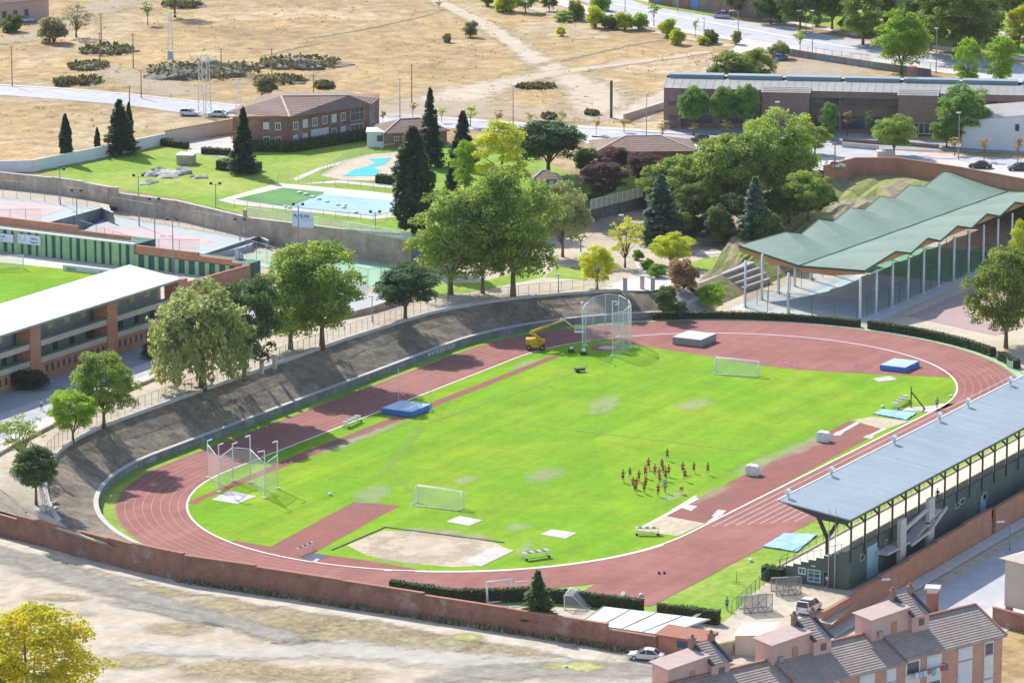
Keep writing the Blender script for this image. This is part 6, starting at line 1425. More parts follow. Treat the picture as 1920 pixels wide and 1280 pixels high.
# dark brush and rock outcrops on the hill
m_rock=M('outcrop_rock',(0.13,0.125,0.11),0.35,.9,.95,base2=(.26,.24,.20),scale2=.35,bump=1,bscale=1.4)
m_rockp=M('pale_rock',(0.34,0.33,0.30),0.3,.9,.95,base2=(.48,.46,.42),scale2=.35,bump=1,bscale=1.4)
def rock(label,x,y,rxpx,hm,depth,mat,L='P',name='rock_outcrop',seed=0):
    p=at(x,y,L); rx=rxpx/ppm(p); t=thing(name,label,'rock',p,math.atan2(RT.y,RT.x)); rnd=random.Random(seed*17+int(x)); bm=bmesh.new()
    for k in range(max(4,int(rx/.8))):
        c=Vector((rnd.uniform(-.85,.85)*rx,rnd.uniform(-.5,.5)*depth,0)); r=rnd.uniform(.12,.34)*min(rx,depth)+.4
        q=bmesh.ops.create_icosphere(bm,subdivisions=2,radius=1.0)
        f=(1-abs(c.x)/rx*.7)
        for v in q['verts']:
            n=v.co.normalized(); j=1+.28*math.sin(n.x*5+k*2.1)*math.cos(n.y*4.3+k)+rnd.uniform(-.12,.12)
            v.co=c+Vector((n.x*r*1.7*j,n.y*r*1.1*j,max(-.3,n.z*hm*.72*f*j*rnd.uniform(.8,1.1))))
    me=bpy.data.meshes.new('rock'); bm.to_mesh(me); bm.free(); me.materials.append(mat); o=bpy.data.objects.new('rock_mass',me); COL.objects.link(o); o.parent=t
    if mat is m_rock:
        rg=np.random.default_rng(seed+40); n=int(90+rx*60); a=rg.uniform(0,6.28,n); k=np.sqrt(rg.uniform(0,1.25,n)); C=np.stack([k*rx*np.cos(a),k*depth*.62*np.sin(a),rg.uniform(.1,.55,n)*hm+.1],1)
        q=quadmesh('scrub',leafquads(C,rg.normal(0,1,C.shape)*(1,1,.3),.8,rg,elong=1.3,droop=-2)); q.materials[0]=lm('scrubc'); so_=bpy.data.objects.new('scrub',q); COL.objects.link(so_); so_.parent=t
for i,(lab,x,y,rx,h,d,m) in enumerate((('dark scrubby rock outcrop largest on the hill, under the lattice pylon',382,138,95,2.6,16,m_rock),('dark rock outcrop behind the clubhouse roof',560,122,70,2.0,12,m_rock),('flat grey outcrop just above the clubhouse roof',525,152,44,1.3,8,m_rock),('grey outcrop near the upper left lamp posts',200,96,46,1.4,12,m_rock),('small grey outcrop below the upper left one',165,126,36,1.2,9,m_rock),('grey outcrop close to the upper road, left part',122,157,20,1.5,7,m_rock),('grey outcrop close to the upper road, right part',164,154,24,1.3,8,m_rock),('dark low outcrop at the top edge right of the lone tree',340,12,34,1.8,8,m_rock),('small dark rock right of the flat grey outcrop',608,164,16,1.6,5,m_rock),('low dark rocks between footpath and upper road',1004,164,34,.9,5,m_rock),('small dark boulder on the verge above the pavilion',1030,222,12,1.3,4,m_rock),('flat dark rock on the verge near the green pole',1110,215,12,.9,4,m_rock),('pale boulders on the pool lawn, the larger heap',345,330,44,1.7,7,m_rockp),('pale boulders on the pool lawn, the smaller left heap',288,325,24,1.3,6,m_rockp),('lowest pale boulder on the pool lawn',284,345,18,1.0,4,m_rockp))):
    rock(lab,x,y,rx,h,d,m,seed=i)
# ================================================================== things in the stadium
# concrete throwing pads
def pad(label,corners,circles):
    q=px(corners,0); c=sum(q,Vector())/4; t=thing('throwing_pad',label,'concrete pad',c); mb=MB(); mb.prism([(p.x,p.y) for p in q],-.02,.055); mb.build('slab',m_padc,t,True)
    for (x,y,r) in circles:
        p=at(x,y,0); m=MB(); m.lathe([(r,.057),(r,.075)],(p.x,p.y,0),24); m.build('ring',m_white,t,True)
pad('square pale concrete pad with white ring, left of the other infield pad',[(836,978),(862,967),(905,975),(880,986)],[(870,976,1.35)])
pad('square pale concrete pad with white ring nearest the long jump sand',[(1013,1002),(1034,992),(1082,999),(1060,1010)],[(1046,1000,1.35)])
pad('square pale pad near the red fan of the far bend',[(1636,710),(1668,705),(1683,712),(1648,716)],[])
pad('long concrete pad with two white rings at the corner of the big sand area',[(866,1053),(930,1024),(964,1032),(902,1062)],[(897,1049,1.2),(928,1033,1.2)])
t=thing('sand_kerb','dark timber edging around two sides of the big sand area','edging',at(720,989,0)); mb=MB()
for a,b in (((622,1031),(722,988)),((722,988),(945,1017))): p,q=at(*a),at(*b); mb.bar(p+Vector((0,0,.06)),q+Vector((0,0,.06)),.22,.16)
mb.build('timber',M('dark_timber',(.22,.20,.15),.2,1,.9),t,True)
# landing mats
def mat_(label,x0,x1,y0,y1,h,side,topm,cat='landing mat',name='landing_mat',z=.02):
    t=thing(name,label,cat,((x0+x1)/2,(y0+y1)/2,z)); w_,d_=x1-x0,y1-y0
    mb=MB(); mb.box((0,0,0),(w_,d_,h*.96)); mb.build('mat_body',side,t,bevel=.08)
    mb=MB(); mb.box((0,0,h*.965),(w_*.97,d_*.97,.05)); mb.build('cover',topm,t,bevel=.02); return t
mat_('blue pole vault landing mat between two tall uprights',-1.5,4.6,30.2,35.6,.85,m_blue,m_bluetop)
p=at(1690,690,0); mat_('blue landing mat on the red fan of the far bend',p.x-3,p.x+2.6,p.y-2,p.y+2.4,.85,m_blue,m_bluetop)
p=at(1303,642,0); t=mat_('grey covered landing mat with pale lid on the red fan',p.x-3,p.x+2.6,p.y-2.6,p.y+2.6,1.25,m_grey,m_metal)
def upright(label,x,y,top):
    p=at(x,y,0); h=zup(p,top); t=thing('vault_upright',label,'pole vault upright',p); mb=MB(); mb.tube((0,0,.2),(0,0,h),.06,.045,7); mb.build('pole',m_steel,t); mb=MB(); mb.box((0,0,0),(.9,.25,.2)); mb.bar((0,0,.9),(.35,0,.15),.05); mb.build('base',m_steel,t); mb=MB(); mb.box((.06,0,h-.5),(.12,.12,.4)); mb.build('bar_rest',m_grey,t)
upright('white pole vault upright on the left of the blue mat',747,758,690); upright('white pole vault upright on the right of the blue mat',807,772,699)
def padbox(label,x,y):
    p=at(x,y,0); t=thing('padded_box',label,'padded box',p,R(8)); prof=[(-.95,0),(.95,0),(.95,1.2),(.8,1.42),(.42,1.52),(-.6,1.42),(-.88,1.27),(-.95,1.05)]
    mb=MB(); n=len(prof); mb.mesh([(-.65,a,b) for a,b in prof]+[(.65,a,b) for a,b in prof],[tuple(range(n)),tuple(range(2*n-1,n-1,-1))]+[(i,(i+1)%n,n+(i+1)%n,n+i) for i in range(n)]); mb.build('padding',m_steel,t,bevel=.06)
    mb=MB(); mb.box((0,.35,.02),(1.33,.05,1.44)); mb.build('seam',m_grey,t)
padbox('white padded block on the runway edge nearer the runners',1411,890); padbox('white padded block on the runway farther from the runners',1544,827)
# goals
def goal(label,L,Rr,h,depth,mat=m_steel,r=.07,cat='goal',net=True,group=None):
    a,b=L,Rr; u=(b-a).normalized(); n=Vector((-u.y,u.x,0))*depth; t=thing('goal',label,cat,a,math.atan2(u.y,u.x)); Z=Vector((0,0,h)); w_=(b-a).length
    A,B=Vector((0,0,0)),Vector((w_,0,0)); Nn=Vector((0,depth,0)); k=Nn*.35
    for p in (A,B): mb=MB(); mb.tube(p,p+Z,r,r,8); mb.build('post',mat,t)
    mb=MB(); mb.tube(A+Z-Vector((r,0,0)),B+Z+Vector((r,0,0)),r,r,8); mb.build('crossbar',mat,t)
    mb=MB()
    for p in (A,B): mb.tube(p+Vector((0,0,r)),p+Nn+Vector((0,0,r)),r*.8,r*.8,6); mb.tube(p+Z,p+Z+k,r*.5,r*.5,6); mb.tube(p+Z+k,p+Nn+Vector((0,0,r)),r*.4,r*.4,6)
    mb.tube(A+Nn+Vector((0,0,r)),B+Nn+Vector((0,0,r)),r*.9,r*.9,6); mb.build('rear_frame',mat,t)
    if net:
        mb=MB(); zz=Vector((0,0,.06)); mb.face([A+Z+k,B+Z+k,B+Nn+zz,A+Nn+zz]); mb.face([A+Z,B+Z,B+Z+k,A+Z+k]); mb.face([A+zz,A+Z,A+Z+k,A+Nn+zz]); mb.face([B+zz,B+Z,B+Z+k,B+Nn+zz]); mb.build('net',m_net,t,fix=False)
    return t
goal('white football goal with net left of the runners, facing the infield',at(784,941,0),at(870,952,0),2.44,-2.0)
goal('white football goal with net in front of the red fan',at(1343,697,0),at(1424,704,0),2.35,-1.6)
goal('thick white goal leaning against the hedge, left of the conifer',at(913,1130,0),at(960,1124,0),2.7,-.35,m_steel,.13,net=False)
goal('white goal half hidden behind the conifer',at(968,1126,0),at(1003,1124,0),2.5,.9,m_steel,.07,net=False)
for lb,a,b,h,d in (('small white goal end lying on the yard sand, left one',(1058,1143),(1070,1128),1.9,-3.0),('small white goal frame at the shed roof edge',(1160,1140),(1168,1130),1.5,-1.2),('little white frame at the hedge gap',(1232,1152),(1243,1151),.9,.6),('white tubular frame behind the metal shed corner',(1302,1176),(1322,1164),1.3,1.4)):
    goal(lb,at(a[0],a[1],0),at(b[0],b[1],0),h,d,m_steel,.06,cat='frame')
goal('white football goal at the left edge of the grass pitch',at(-30,508,5),at(44,505,5),2.44,1.4)
# discus cages
def cage(label,cx,cy,pts,rimh,posts,ring_r,openwidth=None):
    t=thing('throwing_cage',label,'discus cage',(cx,cy,0))
    P=[Vector((x,y,0)) for x,y in pts]
    for p in P: mb=MB(); mb.tube(p,p+Vector((0,0,rimh)),.06,.05,6); mb.build('net_post',m_steel,t)
    mb=MB(); 
    for a,b in zip(P[:-1],P[1:]): mb.tube(a+Vector((0,0,rimh)),b+Vector((0,0,rimh)),.055,.055,6)
    mb.build('rim',m_steel,t)
    mb=MB()
    for a,b in zip(P[:-1],P[1:]):
        n=6
        for i in range(n):
            p=a.lerp(b,i/n); q=a.lerp(b,(i+1)/n); s0=math.sin(math.pi*i/n)*.25; s1=math.sin(math.pi*(i+1)/n)*.25
            mb.face([p+Vector((0,0,.05)),q+Vector((0,0,.05)),q+Vector((0,0,rimh-s1)),p+Vector((0,0,rimh-s0))])
    mb.build('net',m_net,t,fix=False)
    for (x,y,h,dx,dy) in posts:
        p=Vector((x,y,0)); mb=MB(); mb.tube(p,p+Vector((0,0,h)),.09,.07,8); d=Vector((dx,dy,0)).normalized(); mb.bar(p+Vector((0,0,h)),p+Vector((0,0,h))+d*1.2,.12,.12); mb.box((x,y,0),(.5,.5,.2)); mb.build('tall_post',m_steel,t)
def loc(c,lst): return [(at(x,y,0).x-c.x,at(x,y,0).y-c.y) for x,y in lst]
c=at(452,928,0)
pb=loc(c,[(521,916),(497,934),(470,905),(437,902),(411,923),(401,918),(390,896)])
cage('white discus cage with tall hooked posts at the near left bend',c.x,c.y,[pb[0],pb[1],pb[2],pb[3],pb[4],pb[6]],4.9,[(pb[0][0],pb[0][1],6.9,-1,0),(pb[1][0],pb[1][1],6.8,-1,.4),(pb[2][0],pb[2][1],6.9,-1,0),(pb[3][0],pb[3][1],5.4,1,0),(pb[4][0],pb[4][1],6.8,1,0),(pb[6][0],pb[6][1],5.4,1,0)],2)
pad('pale concrete throwing slab under the near left cage',[(396,937),(430,920),(482,930),(444,945)],[(436,934,1.3)])
c=at(1138,652,0)
pr_=loc(c,[(1092,662),(1098,648),(1112,636),(1135,630),(1160,632),(1178,642),(1183,652),(1168,664),(1148,668)])
cage('round white discus cage with tall posts by the yellow lift',c.x,c.y,pr_,7.0,[(pr_[0][0],pr_[0][1],8.4,-1,-.3),(pr_[1][0],pr_[1][1],6.9,1,0),(pr_[4][0],pr_[4][1],5.6,-1,0),(pr_[6][0],pr_[6][1],6.9,-1,0),(pr_[8][0],pr_[8][1],9.0,0,-.1)],2)
t=thing('throwing_circle','red and white throwing circle inside the round cage','throwing circle',(c.x,c.y,0)); mb=MB(); mb.lathe([(2.6,.0),(2.6,.05)],(0,0,0),32); mb.build('red_surround',m_track,t); mb=MB(); mb.lathe([(1.35,.052),(1.35,.075)],(0,0,0),28); mb.build('concrete_disc',m_conc,t)
# hurdles
def hurdle_stack(label,x0,y0,x1,y1,n=6,name='hurdle_cart',cart=True,hh=.95):
    a,b=at(x0,y0,0),at(x1,y1,0); u=(b-a).normalized(); L=(b-a).length; t=thing(name,label,'hurdles',a,math.atan2(u.y,u.x))
    for i in range(n):
        y=i*.16; mb=MB(); 
        for k in range(7):
            mb.box((L*(k+.5)/7,y,hh-.07),(L/7,.03,.11),0,k%2)
        mb.build('top_bar',[m_white,m_black] if n<3 else [m_white,m_grey],t)
        for xx in (.12,L-.12): mb=MB(); mb.tube((xx,y,.08),(xx,y,hh),.025,.025,5); mb.build('leg',m_steel,t)
    if cart:
        mb=MB()
        for y in (-.1,n*.16): mb.bar((0,y,.22),(L,y,.22),.06,.06)
        for xx in (0,L): mb.bar((xx,-.1,.22),(xx,n*.16,.22),.06,.06)
        mb.build('cart_frame',M('cart_green',(.10,.32,.24),.1,2,.5) if 'cart_green' not in bpy.data.materials else bpy.data.materials['cart_green'],t)
        for xx in (.2,L-.2): mb=MB(); mb.lathe([(.02,-.05),(.16,-.05),(.16,.05),(.02,.05)],(xx,-.16,.16),10,axis='y'); mb.build('wheel',m_black,t)
hurdle_stack('cart of white hurdles on the grass inside the near bend',984,1051,1031,1044,7)
hurdle_stack('cart of white hurdles beside the near sand pit',1191,1003,1236,1003,6)
hurdle_stack('cart of white hurdles between the two runways, left of the blue mat',652,803,677,790,6)
hurdle_stack('cart of white hurdles by the grey stair frame',1682,767,1704,752,6)
hurdle_stack('striped steeplechase barrier at the water jump',558,1041,588,1028,2,'steeple_barrier',False,.95)
hurdle_stack('single hurdle on the red fan left of the blue mat',1598,697,1615,696,1,'hurdle',False,1.0)
for i,(x,y) in enumerate(((1480,685),(1492,687),(1466,682))):
    hurdle_stack(['small white hurdle lying at the red fan edge, right one','small white hurdle at the red fan edge, middle one','small white hurdle at the red fan edge, left one'][i],x,y,x+7,y,1,'hurdle',False,.5)
t=thing('water_jump_pit','dark sunken water jump pit beside the striped barrier','water jump',at(590,1045,0)); q=px([(566,1046),(583,1036),(618,1043),(590,1054)],0); mb=MB(); mb.prism([(p.x,p.y) for p in q],-.02,.04); mb.build('pit_lining',M('dark_pit',(.035,.04,.06),.2,1,.3),t,True); mb=MB(); q=px([(584,1053),(590,1055),(600,1049),(594,1047)],0); mb.prism([(p.x,p.y) for p in q],0,.06); mb.build('pit_edge',m_conc,t,True)
# covers
def cover(label,pts,z0,hole=False):
    q=px(pts,z0); c=sum(q,Vector())/len(q); t=thing('tarpaulin',label,'tarpaulin',c); mb=MB(); N=10; vs=[]
    rnd=random.Random(len(label))
    for i in range(N+1):
        for j in range(N+1):
            p=q[0].lerp(q[1],i/N).lerp(q[3].lerp(q[2],i/N),j/N); p=p+Vector((0,0,.10+rnd.uniform(0,.10))); vs.append(p)
    mb.mesh(vs,[(i*(N+1)+j,(i+1)*(N+1)+j,(i+1)*(N+1)+j+1,i*(N+1)+j+1) for i in range(N) for j in range(N)],0,True); mb.build('sheet',m_sky,t,True); mb=MB(); mb.prism([(p.x,p.y) for p in q],z0,z0+.1); mb.build('edge',m_blue,t,True)
cover('pale blue tarpaulin over the end of the far sand pit',[(1637,776),(1655,768),(1719,775),(1699,788)],.02)
cover('sky blue tarpaulin on the grass at the grandstand corner',[(1431,1025),(1471,1000),(1532,1003),(1494,1035)],.02)
# dark stair frame and trolley
t=thing('timing_ladder','dark steel ladder frame leaning over the concrete apron','timing stair',at(1733,767,0)); a,b=at(1733,766,0),at(1712,764,0); a2=Vector((a.x,a.y,.1)); 
p0=at(1734,766,0); top=at(1708,764,0); top.z=2.5; w_=(FH*.5)
mb=MB()
for s in (-1,1): mb.bar(p0+w_*s*.8,top+w_*s*.8,.12,.14)
for i in range(12): f=(i+.5)/12; c_=p0.lerp(top,f); mb.bar(c_-w_*.8,c_+w_*.8,.22,.05)
mb.build('ladder',m_dark,t,True); mb=MB(); mb.bar(top-w_*.8,Vector((top.x,top.y,0))-w_*.8,.08); mb.bar(top+w_*.8,Vector((top.x,top.y,0))+w_*.8,.08); mb.bar(top-w_*.8,top-w_*.8+Vector((0,0,.8)),.06); mb.bar(top+w_*.8,top+w_*.8+Vector((0,0,.8)),.06); mb.bar(top-w_*.8+Vector((0,0,.8)),top+w_*.8+Vector((0,0,.8)),.06); mb.build('support',m_dark,t,True)
p=at(1087,697,0); t=thing('equipment_trolley','small dark green equipment trolley alone on the grass','trolley',p,R(-40)); mb=MB(); mb.box((0,0,.25),(1.6,.8,.4)); mb.bar((.8,.3,.6),(1.3,.3,.9),.05); mb.bar((.8,-.3,.6),(1.3,-.3,.9),.05); mb.bar((1.3,.3,.9),(1.3,-.3,.9),.05); mb.build('tray',m_dkgreen,t)
for s in (-1,1): mb=MB(); mb.lathe([(.03,-.05),(.22,-.05),(.22,.05),(.03,.05)],(-.4,s*.45,.22),12,axis='y'); mb.build('wheel',m_black,t)
for lb,x,y in (('black mower with white motor at the foot of the round cage',1094,664),('dark blue machine beside the left post of the round cage',1071,660)):
    p=at(x,y,0); t=thing('mower',lb,'mower',p,R(30)); mb=MB(); mb.box((0,0,.2),(1.3,.8,.35)); mb.lathe([(.3,.55),(.3,.8),(.12,.86)],(.15,0,0),12); mb.build('deck',m_dark,t,bevel=.04); mb=MB(); mb.box((-.2,0,.56),(.6,.5,.35)); mb.bar((-.6,.25,.5),(-1.2,.25,1.1),.05); mb.bar((-.6,-.25,.5),(-1.2,-.25,1.1),.05); mb.bar((-1.2,-.28,1.1),(-1.2,.28,1.1),.05); mb.build('motor_and_handle',m_steel,t)
    for sx in (-.45,.45):
        for sy in (-.42,.42): mb=MB(); mb.lathe([(.02,-.06),(.2,-.06),(.2,.06),(.02,.06)],(sx,sy,.2),10,axis='y'); mb.build('wheel',m_black,t)
# yellow boom lift
p=at(1003,655,0); t=thing('boom_lift','yellow articulated boom lift parked on the back straight','boom lift',p,math.atan2(RT.y,RT.x)); my=M('lift_yellow',(.62,.36,.03),.15,2,.5,obj=True)
mb=MB(); mb.box((0,0,.45),(2.6,1.7,.45)); mb.build('chassis',my,t,bevel=.05); mb=MB(); mb.box((-.45,0,.92),(2.0,1.8,.95)); mb.box((.9,.1,.92),(.8,1.2,.5)); mb.build('turret',my,t,bevel=.08)
for sx in (-1.0,1.15):
    for sy in (-.85,.85): mb=MB(); mb.lathe([(.08,-.17),(.42,-.17),(.45,-.1),(.45,.1),(.42,.17),(.08,.17)],(sx,sy,.45),14,axis='y'); w0=mb.build('wheel',m_black,t); mb=MB(); mb.lathe([(.02,-.19),(.2,-.19),(.2,.19),(.02,.19)],(sx,sy,.45),10,axis='y'); mb.build('hub',my,w0)
mb=MB(); mb.bar((1.3,0,1.35),(-.5,0,2.75),.34,.42); mb.bar((1.35,.1,1.05),(1.35,.1,1.65),.4,.5); mb.bar((-.7,0,2.55),(-.3,0,3.1),.4,.5); mb.build('lower_boom',my,t)
mb=MB(); mb.bar((-.5,0,2.9),(2.3,0,4.0),.32,.36); mb.bar((2.2,0,3.97),(4.7,0,4.85),.22,.26); mb.build('upper_boom',[my],t)
mb=MB(); mb.bar((4.7,0,4.85),(6.2,0,3.7),.2,.22); mb.bar((6.2,0,3.75),(6.5,0,3.3),.14,.16); mb.build('jib',M('pale_jib',(.55,.48,.33),.1,2,.5,obj=True),t)
mb=MB()
for zz in (2.9,3.4,3.95):
    for a,b in (((6.4,-.5),(7.9,-.5)),((7.9,-.5),(7.9,.5)),((7.9,.5),(6.4,.5)),((6.4,.5),(6.4,-.5))): mb.bar((a[0],a[1],zz),(b[0],b[1],zz),.06)
for x,y in ((6.4,-.5),(7.9,-.5),(7.9,.5),(6.4,.5)): mb.bar((x,y,2.9),(x,y,3.98),.06)
mb.box((7.15,0,2.86),(1.5,1.0,.06)); mb.build('basket',m_steel,t)
# floodlights along the front edge of the grandstand roof
for i,x in enumerate((1470,1551,1668,1752,1805,1884)):
    y=(935-(x-1459)*.51); p=at(x-2,y,10.93); p.y=-57.45; xx=p.x
    t=thing('roof_floodlight','box floodlight on the front edge of the grandstand roof','floodlight',(xx,-57.9,10.9),0,'floodlights on the grandstand roof'); t['label']=['roof floodlight nearest the roof corner','second roof floodlight from the near roof corner','third roof floodlight from the near roof corner','fourth roof floodlight, above the blue tarpaulin','fifth roof floodlight, near the person on the apron','sixth roof floodlight, the farthest along the roof'][i]
    mb=MB(); mb.bar((0,0,-.1),(0,.2,.5),.12); mb.build('bracket',m_grey,t); mb=MB(); mb.mesh([(-.38,.1,.3),(.38,.1,.3),(.38,.55,.55),(-.38,.55,.55),(-.38,-.2,.85),(.38,-.2,.85),(.38,.3,1.1),(-.38,.3,1.1)],[(0,1,2,3),(7,6,5,4),(0,4,5,1),(1,5,6,2),(2,6,7,3),(3,7,4,0)]); mb.build('lamp_housing',m_steel,t)
# crest fence and street kerb wall
cf=thing('crest_fence','wire mesh fence on thin posts along the top of the bank','fence',(-20,57.5,5)); cl=offs(kc,.75)
fl=[Vector((p.x,p.y,zT(p.x,p.y))) for p in cl[2:-1]]
cum=0; acc=[fl[0]]
for a,b in zip(fl[:-1],fl[1:]):
    cum+=(b-a).length
    if cum>2.05: acc.append(b); cum=0
fence_run(cf,acc,2.0,2.1,M('fence_grey',(.34,.33,.31),.1,3,.7),m_mesh,.04)
wall_thing('kerb_wall','low brown wall between street pavement and crest fence',px([(-40,876),(140,778),(300,707),(470,637),(600,607),(700,585),(760,566)],'T'),[6.6-1.15]*6,m_stone,None,.3)
# gate posts, bench
for i,(x,y,tp) in enumerate(((1172,548,521),(1204,542,517),(1224,545,520),(491,700,672),(515,690,664))):
    p=at(x,y,'T'); h=zup(p,tp); t=thing('gate_post',['square concrete gate post left of the plaza gap','tallest square concrete gate post beside the stairway','square concrete gate post next to the dark bush','concrete post on the crest right of the dark leafy tree, left one','concrete post on the crest under the pale plane tree, right one'][i],'post',p); mb=MB(); mb.box((0,0,-.1),(.55,.55,h)); mb.build('shaft',m_conc,t,bevel=.03); mb=MB(); mb.box((0,0,h-.09),(.7,.7,.12)); mb.build('cap',m_conc,t)
a,b=at(1236,508,'T'),at(1256,519,'T'); t=thing('bench','long teal metal bench at the edge of the plaza','bench',a,rowang(a,b)); L=(b-a).length; mb=MB(); mb.box((L/2,0,.42),(L,.5,.07)); mb.build('seat',m_teal,t); mb=MB(); mb.box((L/2,.28,.6),(L,.06,.4)); mb.build('backrest',m_teal,t)
for xx in (.3,L-.3): mb=MB(); mb.box((xx,0,0),(.1,.5,.42)); mb.build('leg',m_grey,t)
# concrete stair well at the west end of the bank
t=thing('concrete_stairwell','grey concrete stairwell with white parapets at the end of the bank','stairwell',Vector((-83.0,40,2.5)))
for (x,y,tp,X_) in ((54,982,957,-82.6),(82,978,947,-82.9)):
    z_=inside(x,y,X_); p=at(x,y,z_); mb=MB(); mb.box((p.x,p.y,z_-1.5),(.7,.8,zup(p,tp)+1.5)); mb.build('pier',m_conc,t,True)
z_=inside(92,972,-82.4); a,b=at(89,973,z_),at(107,964,z_); mb=MB(); mb.bar(a+Vector((0,0,.3)),b+Vector((0,0,.5)),.4,1.4); mb.build('parapet',m_conc,t,True)
z_=inside(92,946,-80.5); a,b=at(82,950,z_),at(108,938,z_); mb=MB(); mb.bar(a,b,.2,.25); mb.build('coping',m_conc,t,True)
# green gate at the hedge
p=at(1893,690,0); t=thing('hedge_gate','small green gate panel in the hedge gap at the far bend','gate',p,R(50)); mb=MB(); mb.box((0,0,.1),(1.8,.06,1.1)); mb.build('panel',M('gate_green',(.25,.5,.36),.1,2,.6),t)
for xx in (-.95,.95): mb=MB(); mb.tube((xx,0,0),(xx,0,1.35),.05,.05,6); mb.build('post',m_steel,t)
# ------------------------------------------------------------------ pool and courts furniture
def fence_px(label,pts,L,h,sp,post,mesh,pr=.05,z=None,name='fence'):
    q=px(pts,L) if z is None else [at(x,y,z) for x,y in pts]; t=thing(name,label,'fence',q[0]); fence_run(t,q,h,sp,post,mesh,pr); return t
fq=[]
for (x,y) in ((462,399),(560,412),(640,424),(715,437),(772,447)):
    fq.append(at(x,y+6,9.05))
t=thing('panel_fence','white mesh panel fence on top of the pool terrace wall','fence',fq[0]); fence_run(t,fq,1.5,2.2,m_steel,m_whmesh,.05)
fq=[at(1108,394,6.4),at(1206,369,6.4)]; t=thing('panel_fence','white mesh panel fence on the grey wall beside the park path','fence',fq[0]); fence_run(t,fq,1.9,1.6,m_steel,m_whmesh,.06)
fence_px('thin wire fence around the near side of the large pool',[(408,384),(440,388),(560,400),(700,417),(800,404)],'P',1.2,2.6,m_grey,m_mesh,.035)
fence_px('thin wire fence behind the large pool',[(520,340),(560,343),(700,356),(745,361)],'P',1.2,2.6,m_grey,m_mesh,.035)
fence_px('curved pale fence behind the small pool',[(600,327),(640,302),(690,287),(740,282)],'P',1.3,2.4,m_steel,m_mesh,.05)
for lb,pts,z in (('tall wire fence in front of the middle tennis court',[(150,446),(260,482),(375,484)],6.0),('tall wire fence behind the middle tennis court',[(210,402),(360,428),(470,448)],6.0),('tall wire fence in front of the upper tennis court',[(-10,426),(78,426)],7.5),('tall wire fence behind the upper tennis court',[(-20,368),(110,380),(190,392)],7.5)):
    fence_px(lb,pts,None,3.2,3.2,m_grey,m_mesh,.045,z)
fence_px('tall wire fence around the green tennis court',[(462,482),(560,512),(690,540),(762,528)],'T',3.2,3.2,m_grey,m_mesh,.045)
# hoarding over the terrace wall
p,q=at(548,424,9.0),at(588,428,9.0); t=thing('hoarding','white hoarding with dark scrawled lettering standing on the terrace wall','hoarding',p,rowang(p,q)); L=(q-p).length; H=zup(p,395)
mb=MB(); mb.box((L/2,0,0),(L,.12,H)); mb.build('board',M('hoarding_white',(.66,.72,.82),.05,1,.7),t); lettering('A+S.M',t,.25,-.1,H*.62,H*.30,m_dkletters,L*.72); mb=MB(); mb.bar((.5,-.09,H*.55),(L*.95,-.09,H*.5),.05,.03); mb.build('underline',m_grey,t)
for xx in (.3,L-.3): mb=MB(); mb.box((xx,.15,-.2),(.1,.1,H+.1)); mb.build('post',m_grey,t)
# advertising boards round the pitch
p,q=at(118,507,5),at(225,519,5); t=thing('advertising_board','long white advertising board beside the football pitch','advertising board',p,rowang(p,q)); L=(q-p).length; mb=MB(); mb.box((L/2,0,0),(L,.1,1.0)); mb.build('board',M('board_white',(.62,.68,.70),.05,1,.7),t); lettering('segovia',t,.8,-.08,.35,.5,m_dkletters,L*.16); lettering('deporte',t,L*.66,-.08,.3,.55,M('green_letters',(.1,.2,.1),.1,2,.7),L*.12)
# basketball backboard
p=at(449,512,'T'); t=thing('backboard','white tilted backboard on a post by the brick wall','backboard',p); z=zup(p,500); z1=zup(p,466); mb=MB(); mb.tube((0,0,0),(0,0,z1),.08,.08,8); mb.build('post',m_grey,t); mb=MB(); c_=RT*.75; mb.mesh([Vector((0,0,z1))-c_,Vector((0,0,z))-c_+Vector((0,0,.2)),Vector((0,0,z-.4))+c_,Vector((0,0,z1-1.0))+c_]+[Vector((0,0,z1))-c_+FH*.06,Vector((0,0,z))-c_+Vector((0,0,.2))+FH*.06,Vector((0,0,z-.4))+c_+FH*.06,Vector((0,0,z1-1.0))+c_+FH*.06],[(0,1,2,3),(7,6,5,4),(0,4,5,1),(1,5,6,2),(2,6,7,3),(3,7,4,0)]); mb.build('board',m_whwall,t)
